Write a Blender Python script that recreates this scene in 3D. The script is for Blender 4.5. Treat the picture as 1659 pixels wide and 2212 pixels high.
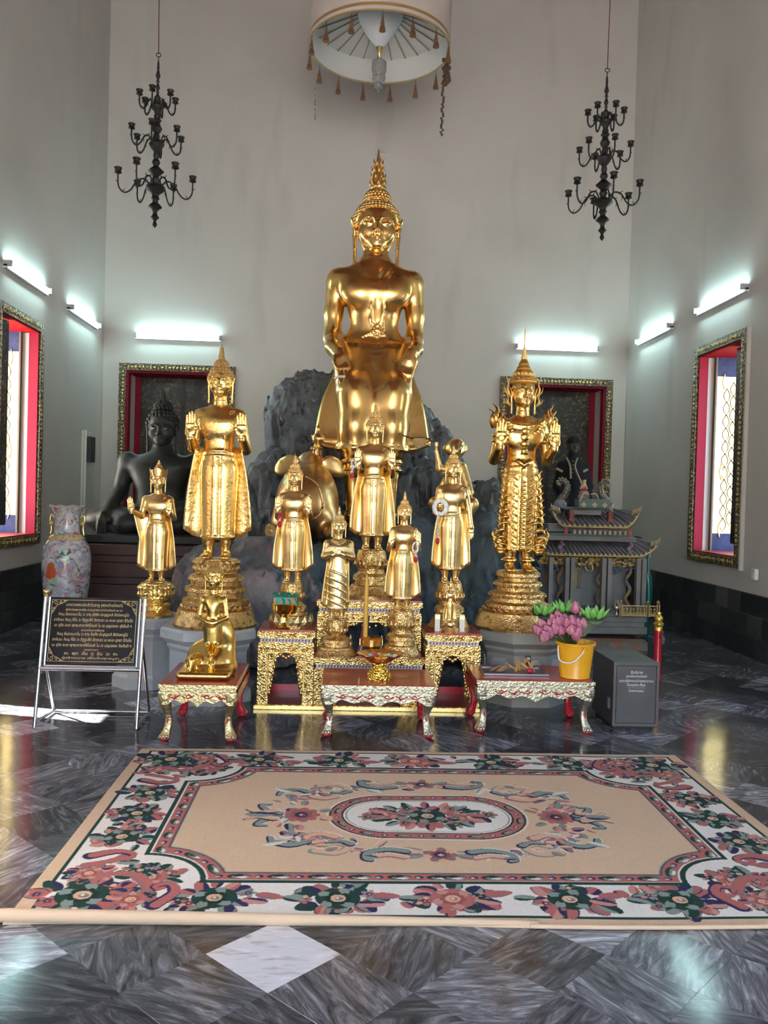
import bpy, bmesh, math, random
import numpy as np
from mathutils import Vector, Matrix, Euler
random.seed(7); rng = np.random.default_rng(7)
PI = math.pi
for _o in list(bpy.data.objects): bpy.data.objects.remove(_o)
SC = bpy.context.scene
COL = SC.collection

# ------------------------------------------------------------------ camera
FPX, CX, CY, CAMZ = 1850.0, 829.5, 1106.0, 1.5
_yaw, _pit, _rol = math.radians(2.825), math.radians(-1.036), math.radians(1.601)
_f = Vector((math.sin(_yaw)*math.cos(_pit), math.cos(_yaw)*math.cos(_pit), math.sin(_pit)))
_r = Vector((math.cos(_yaw), -math.sin(_yaw), 0)); _u = _r.cross(_f)
RT = math.cos(_rol)*_r + math.sin(_rol)*_u
UP = -math.sin(_rol)*_r + math.cos(_rol)*_u
FW = _f
cam = bpy.data.cameras.new('camera'); camo = bpy.data.objects.new('camera', cam); COL.objects.link(camo)
cam.sensor_fit = 'VERTICAL'; cam.sensor_height = 36.0; cam.lens = 36.0*FPX/2212.0
cam.clip_start = 0.05; cam.clip_end = 300
camo.matrix_world = Matrix(((RT.x, UP.x, -FW.x, 0), (RT.y, UP.y, -FW.y, 0), (RT.z, UP.z, -FW.z, CAMZ), (0, 0, 0, 1)))
SC.camera = camo
SC.view_settings.view_transform = 'Standard'; SC.view_settings.look = 'None'
SC.view_settings.gamma = 1.0; SC.view_settings.use_curve_mapping = False
SC.view_settings.exposure = 1.0
try:
    SC.cycles.use_denoising = True
    SC.cycles.max_bounces = 8; SC.cycles.diffuse_bounces = 4; SC.cycles.glossy_bounces = 4; SC.cycles.use_adaptive_sampling = True; SC.cycles.adaptive_threshold = .02
    SC.cycles.sample_clamp_indirect = 8.0
    SC.cycles.caustics_reflective = False; SC.cycles.caustics_refractive = False
except Exception: pass

# ------------------------------------------------------------------ world + sun
wd = bpy.data.worlds.new('sky'); SC.world = wd; wd.use_nodes = True
_nt = wd.node_tree; _bg = _nt.nodes['Background']
_sky = _nt.nodes.new('ShaderNodeTexSky'); _sky.sky_type = 'NISHITA'; _sky.sun_disc = False
_sky.sun_elevation = math.radians(52); _sky.sun_rotation = math.radians(-107); _sky.dust_density = 2.5; _sky.air_density = 1.3
_nt.links.new(_sky.outputs[0], _bg.inputs[0]); _bg.inputs[1].default_value = 1.3
sun = bpy.data.lights.new('sun_offscreen', 'SUN'); sun.energy = 60.0; sun.angle = math.radians(0.6); sun.color = (1.0, 0.96, 0.9)
suno = bpy.data.objects.new('sun_offscreen', sun); COL.objects.link(suno)
SUND = Vector((1.0, -0.28, -1.20)).normalized()      # direction the sunlight travels
suno.rotation_euler = SUND.to_track_quat('-Z', 'Y').to_euler()
suno.location = (-12, 9, 14)

# ------------------------------------------------------------------ pixels to places
def ray(u, v): return RT*((u-CX)/FPX) + UP*(-(v-CY)/FPX) + FW
def W(u, v, Y):
    d = ray(u, v); return Vector((0, 0, CAMZ)) + d*(Y/d.y)
def G(u, v, z=0.0):
    d = ray(u, v); return Vector((0, 0, CAMZ)) + d*((z-CAMZ)/d.z)
def project(p):
    q = Vector(p)-Vector((0, 0, CAMZ)); c = q.dot(FW)
    return (CX+FPX*q.dot(RT)/c, CY-FPX*q.dot(UP)/c, c)
def M_(px, Y): return px*Y/FPX
# ------------------------------------------------------------------ materials
def _lk(nt, a, b): nt.links.new(a, b)
def mat(name, c, rough=0.5, metal=0.0, noise=None, bump=None, coat=0.0, spec=None, emit=None, vor=None, coords='Object', rvar=None, trans=0.0, bump2=None):
    m = bpy.data.materials.get(name)
    if m: return m
    m = bpy.data.materials.new(name); m.use_nodes = True; nt = m.node_tree; b = nt.nodes['Principled BSDF']
    b.inputs['Base Color'].default_value = (*c, 1); b.inputs['Roughness'].default_value = rough; b.inputs['Metallic'].default_value = metal
    b.inputs['Coat Weight'].default_value = coat; b.inputs['Coat Roughness'].default_value = 0.08
    if spec is not None: b.inputs['Specular IOR Level'].default_value = spec
    if trans: b.inputs['Transmission Weight'].default_value = trans
    if emit: b.inputs['Emission Color'].default_value = (*emit[0], 1); b.inputs['Emission Strength'].default_value = emit[1]
    tc = nt.nodes.new('ShaderNodeTexCoord'); co = tc.outputs[coords]
    col = None
    def nz(scale, detail=4, dist=0.0, st=None):
        n = nt.nodes.new('ShaderNodeTexNoise'); n.inputs['Scale'].default_value = scale; n.inputs['Detail'].default_value = detail; n.inputs['Distortion'].default_value = dist
        if st is not None:
            mp = nt.nodes.new('ShaderNodeMapping'); mp.inputs['Scale'].default_value = st; _lk(nt, co, mp.inputs[0]); _lk(nt, mp.outputs[0], n.inputs['Vector'])
        else: _lk(nt, co, n.inputs['Vector'])
        return n.outputs['Fac']
    if noise:
        for k, nn in enumerate(noise if isinstance(noise, list) else [noise]):   # (scale, colour2, lo, hi[, stretch, distortion])
            sc_, c2, lo, hi = nn[:4]; st = nn[4] if len(nn) > 4 else None; ds = nn[5] if len(nn) > 5 else 0.0
            fac = nz(sc_, 5, ds, st)
            mr = nt.nodes.new('ShaderNodeMapRange'); mr.inputs[1].default_value = lo; mr.inputs[2].default_value = hi; _lk(nt, fac, mr.inputs[0])
            mx = nt.nodes.new('ShaderNodeMix'); mx.data_type = 'RGBA'; mx.inputs['B'].default_value = (*c2, 1)
            if col is None: mx.inputs['A'].default_value = (*c, 1)
            else: _lk(nt, col, mx.inputs['A'])
            _lk(nt, mr.outputs[0], mx.inputs['Factor']); col = mx.outputs['Result']
    if vor:   # (scale, colour2, threshold-lo, hi) worn with voronoi edges
        vt = nt.nodes.new('ShaderNodeTexVoronoi'); vt.inputs['Scale'].default_value = vor[0]; _lk(nt, co, vt.inputs['Vector'])
        mr = nt.nodes.new('ShaderNodeMapRange'); mr.inputs[1].default_value = vor[2]; mr.inputs[2].default_value = vor[3]; _lk(nt, vt.outputs['Distance'], mr.inputs[0])
        mx = nt.nodes.new('ShaderNodeMix'); mx.data_type = 'RGBA'; mx.inputs['B'].default_value = (*vor[1], 1)
        if col is None: mx.inputs['A'].default_value = (*c, 1)
        else: _lk(nt, col, mx.inputs['A'])
        _lk(nt, mr.outputs[0], mx.inputs['Factor']); col = mx.outputs['Result']
    if col is not None: _lk(nt, col, b.inputs['Base Color'])
    if rvar:
        mr = nt.nodes.new('ShaderNodeMapRange'); mr.inputs[1].default_value = .35; mr.inputs[2].default_value = .65; mr.inputs[3].default_value = rvar[1]; mr.inputs[4].default_value = rvar[2]
        _lk(nt, nz(rvar[0]), mr.inputs[0]); _lk(nt, mr.outputs[0], b.inputs['Roughness'])
    nrm = None
    for bp in (bump, bump2):
        if not bp: continue
        bn = nt.nodes.new('ShaderNodeBump'); bn.inputs['Strength'].default_value = bp[2]; bn.inputs['Distance'].default_value = bp[3] if len(bp) > 3 else .01
        if bp[0] == 'vor':
            vt = nt.nodes.new('ShaderNodeTexVoronoi'); vt.inputs['Scale'].default_value = bp[1]; _lk(nt, co, vt.inputs['Vector']); h = vt.outputs['Distance']
        elif bp[0] == 'wave':
            vt = nt.nodes.new('ShaderNodeTexWave'); vt.inputs['Scale'].default_value = bp[1]; vt.inputs['Distortion'].default_value = 6; vt.inputs['Detail Scale'].default_value = 2; _lk(nt, co, vt.inputs['Vector']); h = vt.outputs['Fac']
        else: h = nz(bp[1], 4)
        _lk(nt, h, bn.inputs['Height'])
        if nrm is not None: _lk(nt, nrm, bn.inputs['Normal'])
        nrm = bn.outputs[0]
    if nrm is not None: _lk(nt, nrm, b.inputs['Normal'])
    return m

GOLD = (0.90, 0.635, 0.27)
def gold(): return mat('polished_gilding', GOLD, .28, 1.0, bump=('n', 9, .05, .02), rvar=(6, .24, .36))
def gold_big(): return mat('polished_gilding_worn', (0.88, 0.575, 0.215), .25, 1.0, noise=(1.2, (.82, .50, .17), .45, .7), rvar=(2, .22, .31))
def gold_leaf(): return mat('stippled_gold_leaf', (0.92, .65, .27), .34, 1.0, noise=(60, (.55, .30, .07), .52, .7), bump=('vor', 70, .35, .006), rvar=(40, .25, .45))
def gold_base(): return mat('carved_gilt_base', (.74, .49, .20), .36, 1.0, noise=(30, (.30, .15, .04), .50, .68), bump=('vor', 95, .55, .006), rvar=(30, .28, .5))
def gold_carved(): return mat('carved_gilt_wood', (.78, .53, .21), .33, 1.0, noise=(38, (.32, .15, .04), .46, .62), bump=('vor', 85, .6, .005), rvar=(30, .25, .45))
def gold_pale(): return mat('pale_gilt_mosaic', (.70, .58, .32), .38, 1.0, noise=(70, (.5, .38, .16), .52, .7), bump=('n', 60, .6, .01))
def gold_silver(): return mat('silvered_mosaic', (.62, .57, .44), .38, 1.0, noise=(70, (.34, .29, .19), .50, .68), bump=('n', 60, .6, .01))
def red_lac(): return mat('red_lacquer', (.46, .040, .032), .28, 0, noise=(8, (.36, .028, .025), .4, .7), coat=.3)
def red_bright(): return mat('bright_red_paint', (.55, .015, .03), .3, 0, coat=.3)
def white_wall(): return mat('white_plaster', (.55, .518, .485), .8, 0, noise=[(1.1, (.51, .478, .447), .45, .75), (2.2, (.44, .41, .38), .60, .85, (1, 1, .22))], bump=('n', 30, .06, .01))
# ------------------------------------------------------------------ mesh building
class MB:
    def __init__(s): s.v = []; s.f = []
    def add(s, vs, fs):
        n = len(s.v); s.v.extend([tuple(map(float, p)) for p in vs]); s.f.extend([tuple(int(i)+n for i in f) for f in fs]); return s
    def box(s, c, d, R=None):
        h = [x/2 for x in d]; vs = []
        for x in (-1, 1):
            for y in (-1, 1):
                for z in (-1, 1):
                    p = Vector((x*h[0], y*h[1], z*h[2]))
                    if R is not None: p = R @ p
                    vs.append(p+Vector(c))
        return s.add(vs, [(0, 1, 3, 2), (4, 6, 7, 5), (0, 4, 5, 1), (2, 3, 7, 6), (0, 2, 6, 4), (1, 5, 7, 3)])
    def b2(s, x0, x1, y0, y1, z0, z1): return s.box(((x0+x1)/2, (y0+y1)/2, (z0+z1)/2), (abs(x1-x0), abs(y1-y0), abs(z1-z0)))
    def bev(s, c, d, b, R=None):          # box with chamfered edges (octagonal section top & bottom)
        x, y, z = [q/2 for q in d]; rings = []
        for zz, i in ((-z, b), (-z+b, 0), (z-b, 0), (z, b)):
            rings.append([(-x+i, -y+i+0*b, zz), (x-i, -y+i, zz), (x-i, y-i, zz), (-x+i, y-i, zz)])
        out = []
        for r in rings:
            q = []
            for p in r:
                p = Vector(p)
                if R is not None: p = R @ p
                q.append(p+Vector(c))
            out.append(q)
        return s.loft(out)
    def loft(s, rings, cap=True, closed=True):
        n = len(rings[0]); vs = [p for r in rings for p in r]; fs = []
        for i in range(len(rings)-1):
            for j in range(n if closed else n-1):
                a = i*n+j; b = i*n+(j+1) % n; fs.append((a, b, b+n, a+n))
        if cap and closed:
            fs.append(tuple(range(n-1, -1, -1))); k = (len(rings)-1)*n; fs.append(tuple(range(k, k+n)))
        return s.add(vs, fs)
    def lathe(s, prof, n=32, c=(0, 0, 0), phase=0.0, sy=1.0, lobes=None, cap=True):
        rings = []
        for r, z in prof:
            ring = []
            for j in range(n):
                a = 2*PI*j/n+phase; rr = r*(1+(lobes[1]*math.cos(lobes[0]*a) if lobes else 0))
                ring.append((c[0]+rr*math.cos(a), c[1]+sy*rr*math.sin(a), c[2]+z))
            rings.append(ring)
        return s.loft(rings, cap)
    def tube(s, pts, rad, n=8, cap=True, flat=None):
        pts = [Vector(p) for p in pts]; m = len(pts)
        if not hasattr(rad, '__len__'): rad = [rad]*m
        t0 = (pts[1]-pts[0]).normalized(); up = Vector((0, 0, 1)) if abs(t0.z) < .9 else Vector((0, 1, 0))
        nx = t0.cross(up).normalized(); rings = []
        for i, p in enumerate(pts):
            t = (pts[min(i+1, m-1)]-pts[max(i-1, 0)])
            t = t.normalized() if t.length > 1e-9 else t0
            nx = (nx-t*nx.dot(t)); nx = nx.normalized() if nx.length > 1e-6 else t.orthogonal().normalized(); ny = t.cross(nx)
            rings.append([p+(nx*math.cos(2*PI*j/n)+ny*math.sin(2*PI*j/n)*(flat or 1))*rad[i] for j in range(n)])
        return s.loft(rings, cap)
    def prism(s, poly, d0, d1, plane='xz'):      # polygon extruded along the third axis
        def P(a, b, d): return (a, d, b) if plane == 'xz' else ((a, b, d) if plane == 'xy' else (d, a, b))
        n = len(poly); vs = [P(a, b, d0) for a, b in poly]+[P(a, b, d1) for a, b in poly]
        fs = [tuple(range(n)), tuple(range(2*n-1, n-1, -1))]+[(i, i+n, (i+1) % n+n, (i+1) % n) for i in range(n)]
        return s.add(vs, fs)
    def ball(s, c, r, n=10, m=7, R=None):
        rx, ry, rz = (r, r, r) if not hasattr(r, '__len__') else r
        rings = []
        for i in range(m+1):
            ph = -PI/2+PI*i/m; q = max(math.cos(ph), 1e-4); ring = []
            for j in range(n):
                p = Vector((rx*q*math.cos(2*PI*j/n), ry*q*math.sin(2*PI*j/n), rz*math.sin(ph)))
                if R is not None: p = R @ p
                ring.append(p+Vector(c))
            rings.append(ring)
        return s.loft(rings)
    def mesh(s, name, smooth=False):
        me = bpy.data.meshes.new(name); me.from_pydata(s.v, [], s.f); me.update()
        bm = bmesh.new(); bm.from_mesh(me); bmesh.ops.recalc_face_normals(bm, faces=bm.faces); bm.to_mesh(me); bm.free()
        if smooth: shade(me, smooth)
        return me
    def build(s, name, m, parent=None, smooth=False, loc=None, scale=None):
        return link(name, s.mesh(name, smooth), m, parent, loc, scale)
def shade(me, smooth=True):
    me.polygons.foreach_set('use_smooth', np.ones(len(me.polygons), bool))
    if smooth is not True:
        try: me.set_sharp_from_angle(angle=math.radians(smooth))
        except Exception: pass
def link(name, me, m, parent=None, loc=None, scale=None, rot=None):
    o = bpy.data.objects.new(name, me); COL.objects.link(o)
    if m is not None and not me.materials: me.materials.append(m)
    if parent is not None: o.parent = parent
    if loc is not None: o.location = loc
    if scale is not None: o.scale = (scale,)*3 if not hasattr(scale, '__len__') else scale
    if rot is not None: o.rotation_euler = rot
    return o
def thing(name, label, cat, loc=(0, 0, 0), rz=0.0, group=None):
    o = bpy.data.objects.new(name, None); COL.objects.link(o); o.location = loc; o.rotation_euler = (0, 0, rz); o.empty_display_size = .1
    return tag(o, label, cat, group)
def tag(o, label, cat, group=None, kind=None):
    o['label'] = label; o['category'] = cat
    if group: o['group'] = group
    if kind: o['kind'] = kind
    return o
def struct(o): o['kind'] = 'structure'; return o
def copy_tree(o, parent=None):
    c = o.copy(); COL.objects.link(c); c.parent = parent
    for ch in list(o.children): copy_tree(ch, c)
    return c
def bez(pts, n=24):            # smooth curve through points (Catmull-Rom)
    P = [Vector(p) for p in pts]; P = [P[0]*2-P[1]]+P+[P[-1]*2-P[-2]]; out = []; m = len(P)-3
    for k in range(n+1):
        t = k/n*m; i = min(int(t), m-1); t -= i; a, b, c, d = P[i:i+4]
        out.append(.5*((2*b)+(c-a)*t+(2*a-5*b+4*c-d)*t*t+(3*b-a-3*c+d)*t**3))
    return out
# ------------------------------------------------------------------ implicit shapes -> one continuous mesh
class SDF:
    def __init__(s, lo, hi, vox):
        s.lo = np.array(lo, float)-2*vox; s.vox = vox; s.n = np.ceil((np.array(hi)+2*vox-s.lo)/vox).astype(int)+1
        s.d = np.full(s.n, 1e3, np.float32); s.ax = [(s.lo[i]+vox*np.arange(s.n[i])).astype(np.float32) for i in range(3)]
    def _sub(s, lo, hi, k):
        m = k+3*s.vox; sl = []
        for i in range(3):
            a = max(0, int(math.floor((lo[i]-m-s.lo[i])/s.vox))); b = min(s.n[i], int(math.ceil((hi[i]+m-s.lo[i])/s.vox))+1); sl.append(slice(a, max(a, b)))
        sl = tuple(sl)
        return sl, s.ax[0][sl[0]][:, None, None], s.ax[1][sl[1]][None, :, None], s.ax[2][sl[2]][None, None, :]
    def _put(s, sl, d, k, sub=False):
        o = s.d[sl]
        if o.size == 0: return
        if sub:
            d = -d
            if k <= 0: s.d[sl] = np.maximum(o, d); return
            h = np.clip(.5+.5*(d-o)/k, 0, 1); s.d[sl] = o+(d-o)*h+k*h*(1-h); return
        if k <= 0: s.d[sl] = np.minimum(o, d); return
        h = np.clip(.5+.5*(o-d)/k, 0, 1); s.d[sl] = o+(d-o)*h-k*h*(1-h)
    def ell(s, c, r, k=.0, R=None, sub=False):
        r = np.array(r if hasattr(r, '__len__') else (r, r, r), float); big = r if R is None else np.full(3, r.max())
        sl, X, Y, Z = s._sub(np.array(c)-big, np.array(c)+big, k); x, y, z = X-c[0], Y-c[1], Z-c[2]
        if R is not None:
            R = np.array(R).T; x, y, z = R[0][0]*x+R[0][1]*y+R[0][2]*z, R[1][0]*x+R[1][1]*y+R[1][2]*z, R[2][0]*x+R[2][1]*y+R[2][2]*z
        k0 = np.sqrt((x/r[0])**2+(y/r[1])**2+(z/r[2])**2); k1 = np.sqrt((x/r[0]**2)**2+(y/r[1]**2)**2+(z/r[2]**2)**2)+1e-6
        s._put(sl, (k0*(k0-1)/k1).astype(np.float32), k, sub); return s
    def cone(s, a, b, ra, rb, k=.0, sub=False):
        a = np.array(a, float); b = np.array(b, float); m = max(ra, rb)
        sl, X, Y, Z = s._sub(np.minimum(a, b)-m, np.maximum(a, b)+m, k); ab = b-a; L = max(float(ab@ab), 1e-9)
        t = np.clip(((X-a[0])*ab[0]+(Y-a[1])*ab[1]+(Z-a[2])*ab[2])/L, 0, 1)
        d = np.sqrt((X-a[0]-t*ab[0])**2+(Y-a[1]-t*ab[1])**2+(Z-a[2]-t*ab[2])**2)-(ra+(rb-ra)*t)
        s._put(sl, d.astype(np.float32), k, sub); return s
    def chain(s, pts, rad, k=.0, sub=False):
        if not hasattr(rad, '__len__'): rad = [rad]*len(pts)
        for i in range(len(pts)-1): s.cone(pts[i], pts[i+1], rad[i], rad[i+1], k, sub)
        return s
    def box(s, c, h, rd=.0, k=.0, R=None, sub=False):
        h = np.array(h, float); big = h if R is None else np.full(3, np.linalg.norm(h)); sl, X, Y, Z = s._sub(np.array(c)-big, np.array(c)+big, k); x, y, z = X-c[0], Y-c[1], Z-c[2]
        if R is not None:
            R = np.array(R).T; x, y, z = R[0][0]*x+R[0][1]*y+R[0][2]*z, R[1][0]*x+R[1][1]*y+R[1][2]*z, R[2][0]*x+R[2][1]*y+R[2][2]*z
        qx, qy, qz = np.abs(x)-h[0]+rd, np.abs(y)-h[1]+rd, np.abs(z)-h[2]+rd
        d = np.sqrt(np.maximum(qx, 0)**2+np.maximum(qy, 0)**2+np.maximum(qz, 0)**2)+np.minimum(np.maximum(qx, np.maximum(qy, qz)), 0)-rd
        s._put(sl, d.astype(np.float32), k, sub); return s
    def loft(s, T, k=.0, pw=2.0, sub=False):     # rows (z, cx, cy, rx, ry), z rising
        T = np.array(T, float); z0, z1 = T[0, 0], T[-1, 0]
        lo = (T[:, 1]-T[:, 3]).min(), (T[:, 2]-T[:, 4]).min(), z0; hi = (T[:, 1]+T[:, 3]).max(), (T[:, 2]+T[:, 4]).max(), z1
        sl, X, Y, Z = s._sub(np.array(lo), np.array(hi), k); zz = Z.ravel(); f = lambda i: smooth_interp(zz, T[:, 0], T[:, i])[None, None, :]
        cx, cy, rx, ry = f(1), f(2), f(3), f(4)
        q = (np.abs((X-cx)/rx)**pw+np.abs((Y-cy)/ry)**pw)**(1/pw); d = (q-1)*np.minimum(rx, ry)
        d = np.maximum(d, np.maximum(z0-Z, Z-z1)); s._put(sl, d.astype(np.float32), k, sub); return s
    def mesh(s):
        d = s.d; n = s.n; ins = d < 0; cnt = np.zeros(n-1, np.int16)
        c8 = [(i, j, k) for i in (0, 1) for j in (0, 1) for k in (0, 1)]
        def cv(A, o): return A[o[0]:n[0]-1+o[0], o[1]:n[1]-1+o[1], o[2]:n[2]-1+o[2]]
        for o in c8: cnt += cv(ins, o)
        act = (cnt > 0) & (cnt < 8); ii = np.argwhere(act); idx = np.full(n-1, -1, np.int64); idx[act] = np.arange(len(ii))
        pos = np.zeros((len(ii), 3)); wt = np.zeros(len(ii))
        for a in c8:
            for ax in range(3):
                if a[ax]: continue
                b = list(a); b[ax] = 1
                da = d[ii[:, 0]+a[0], ii[:, 1]+a[1], ii[:, 2]+a[2]].astype(float); db = d[ii[:, 0]+b[0], ii[:, 1]+b[1], ii[:, 2]+b[2]].astype(float)
                m = (da < 0) != (db < 0); t = np.where(m, da/np.where(m, da-db, 1), 0); p = np.zeros((len(ii), 3)); p += a; p[:, ax] += t
                pos += p*m[:, None]; wt += m
        V = s.lo+(ii+pos/wt[:, None])*s.vox; F = []
        for ax in range(3):
            b, c = (ax+1) % 3, (ax+2) % 3
            A = [slice(1, -1)]*3; A[ax] = slice(0, n[ax]-1); B = [slice(1, -1)]*3; B[ax] = slice(1, n[ax])
            e = ins[tuple(A)] != ins[tuple(B)]; q = np.argwhere(e)
            if len(q) == 0: continue
            off = np.ones(3, int); off[ax] = 0; q = q+off; inside = ins[q[:, 0], q[:, 1], q[:, 2]]
            def g(db, dc):
                w = q.copy(); w[:, b] += db; w[:, c] += dc; return idx[w[:, 0], w[:, 1], w[:, 2]]
            Q = np.stack([g(-1, -1), g(0, -1), g(0, 0), g(-1, 0)], 1); Q[~inside] = Q[~inside][:, ::-1]; F.append(Q)
        return V, np.concatenate(F)
def smooth_interp(x, xs, ys):
    i = np.clip(np.searchsorted(xs, x)-1, 0, len(xs)-2); h = xs[i+1]-xs[i]; t = np.clip((x-xs[i])/h, 0, 1)
    m = np.gradient(ys, xs); t2, t3 = t*t, t*t*t
    return ((2*t3-3*t2+1)*ys[i]+(t3-2*t2+t)*h*m[i]+(-2*t3+3*t2)*ys[i+1]+(t3-t2)*h*m[i+1]).astype(np.float32)
def relax(V, F, it=1, lam=.5):
    for _ in range(it):
        acc = np.zeros_like(V); c = np.zeros(len(V))
        for j in range(4):
            a, b = F[:, j], F[:, (j+1) % 4]
            for q in range(3): acc[:, q] += np.bincount(a, V[b, q], len(V))+np.bincount(b, V[a, q], len(V))
            c += np.bincount(a, minlength=len(V))+np.bincount(b, minlength=len(V))
        V = V+lam*(acc/np.maximum(c, 1)[:, None]-V)
    return V
def np_mesh(name, parts, smooth=True):
    vs = []; fs = []; n = 0
    for V, F in parts: vs.append(np.asarray(V)); fs.append(np.asarray(F)+n); n += len(V)
    V = np.concatenate(vs); F = np.concatenate(fs); me = bpy.data.meshes.new(name)
    me.vertices.add(len(V)); me.vertices.foreach_set('co', V.astype(np.float32).ravel())
    me.loops.add(F.size); me.loops.foreach_set('vertex_index', F.astype(np.int32).ravel())
    me.polygons.add(len(F)); me.polygons.foreach_set('loop_start', np.arange(0, F.size, F.shape[1], dtype=np.int32))
    me.update(calc_edges=True); me.validate()
    if smooth: shade(me)
    return me
def xf(part, scale=1.0, R=None, t=(0, 0, 0), mirror=False):
    V, F = part; V = V*np.array(scale)
    if mirror: V = V*np.array((-1, 1, 1)); F = F[:, ::-1]
    if R is not None: V = V @ np.array(R).T
    return V+np.array(t), F
def rot(ax, deg): return Matrix.Rotation(math.radians(deg), 3, ax)
# ================================================================== THE ROOM
XL, XR, YB, YF, ZC, TH = -3.46, 4.13, 12.45, -3.5, 9.8, .55
DADO = .63
white = white_wall()
def wall_with_holes(name, fixed, lo, hi, z1, holes, axis, m):
    """axis 'x': slab between x=fixed[0..1], running along y; holes = (a0,a1,z0,z1)"""
    mb = MB()
    def put(a0, a1, z0, z1_):
        if a1-a0 < 1e-4 or z1_-z0 < 1e-4: return
        if axis == 'x': mb.b2(fixed[0], fixed[1], a0, a1, z0, z1_)
        else: mb.b2(a0, a1, fixed[0], fixed[1], z0, z1_)
    cur = lo
    for a0, a1, z0, zt in sorted(holes):
        put(cur, a0, 0, z1); put(a0, a1, 0, z0); put(a0, a1, zt, z1); cur = a1
    put(cur, hi, 0, z1)
    return struct(mb.build(name, m))
WY = [8.72, 5.35, 1.98, -1.39]; WW = 1.10; WZ0, WZ1 = .96, 3.24
holes_side = [(y, y+WW, WZ0, WZ1) for y in WY]
wall_with_holes('wall_left', (XL-TH, XL), YF-TH, YB+TH, ZC, holes_side, 'x', white)
wall_with_holes('wall_right', (XR, XR+TH), YF-TH, YB+TH, ZC, holes_side, 'x', white)
BW = [(-3.12, -1.68), (2.36, 3.82)]
wall_with_holes('wall_back', (YB, YB+TH), XL, XR, ZC, [(a, b, .90, 3.20) for a, b in BW], 'y', white)
DOOR = (-1.25, 1.92, 0, 4.3)
wall_with_holes('wall_front', (YF-TH, YF), XL, XR, ZC, [DOOR, (-3.0, -1.95, .9, 3.6), (2.62, 3.67, .9, 3.6)], 'y', white)
_c = MB().b2(XL-TH, XR+TH, YF-TH, YB+TH, ZC, ZC+.2).build('ceiling', mat('dark_red_ceiling', (.24, .075, .045), .5, 0, noise=(3, (.25, .12, .03), .62, .7)))
struct(_c)
for k in range(6):           # ceiling beams
    y = YF+1.6+k*2.6
    MB().b2(XL, XR, y-.18, y+.18, ZC-.35, ZC).build('beam', mat('red_beam', (.20, .055, .035), .45), _c)
# ---------------------------------------------------------------- outside
struct(MB().b2(-60, 60, -60, 60, -.75, -.65).build('ground_outside', mat('pale_paving', (.52, .50, .46), .8, noise=(.8, (.42, .40, .37), .4, .7))))
_g = MB().b2(-9.5, XL-TH, 7.6, 14, 4.1, 4.3)  # roof on posts added out of view to block sun from the far left window
for y in (8.0, 11.0, 13.7): _g.b2(-9.2, -8.9, y-.15, y+.15, -.65, 4.1)
struct(_g.build('added_shade_roof', mat('shade_roof_plaster', (.66, .62, .55), .8)))
struct(MB().b2(DOOR[0]-.6, DOOR[1]+.6, YF-TH-1.6, YF-TH, -.65, -.02).build('door_step', mat('step_stone', (.45, .44, .42), .7)))
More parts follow.
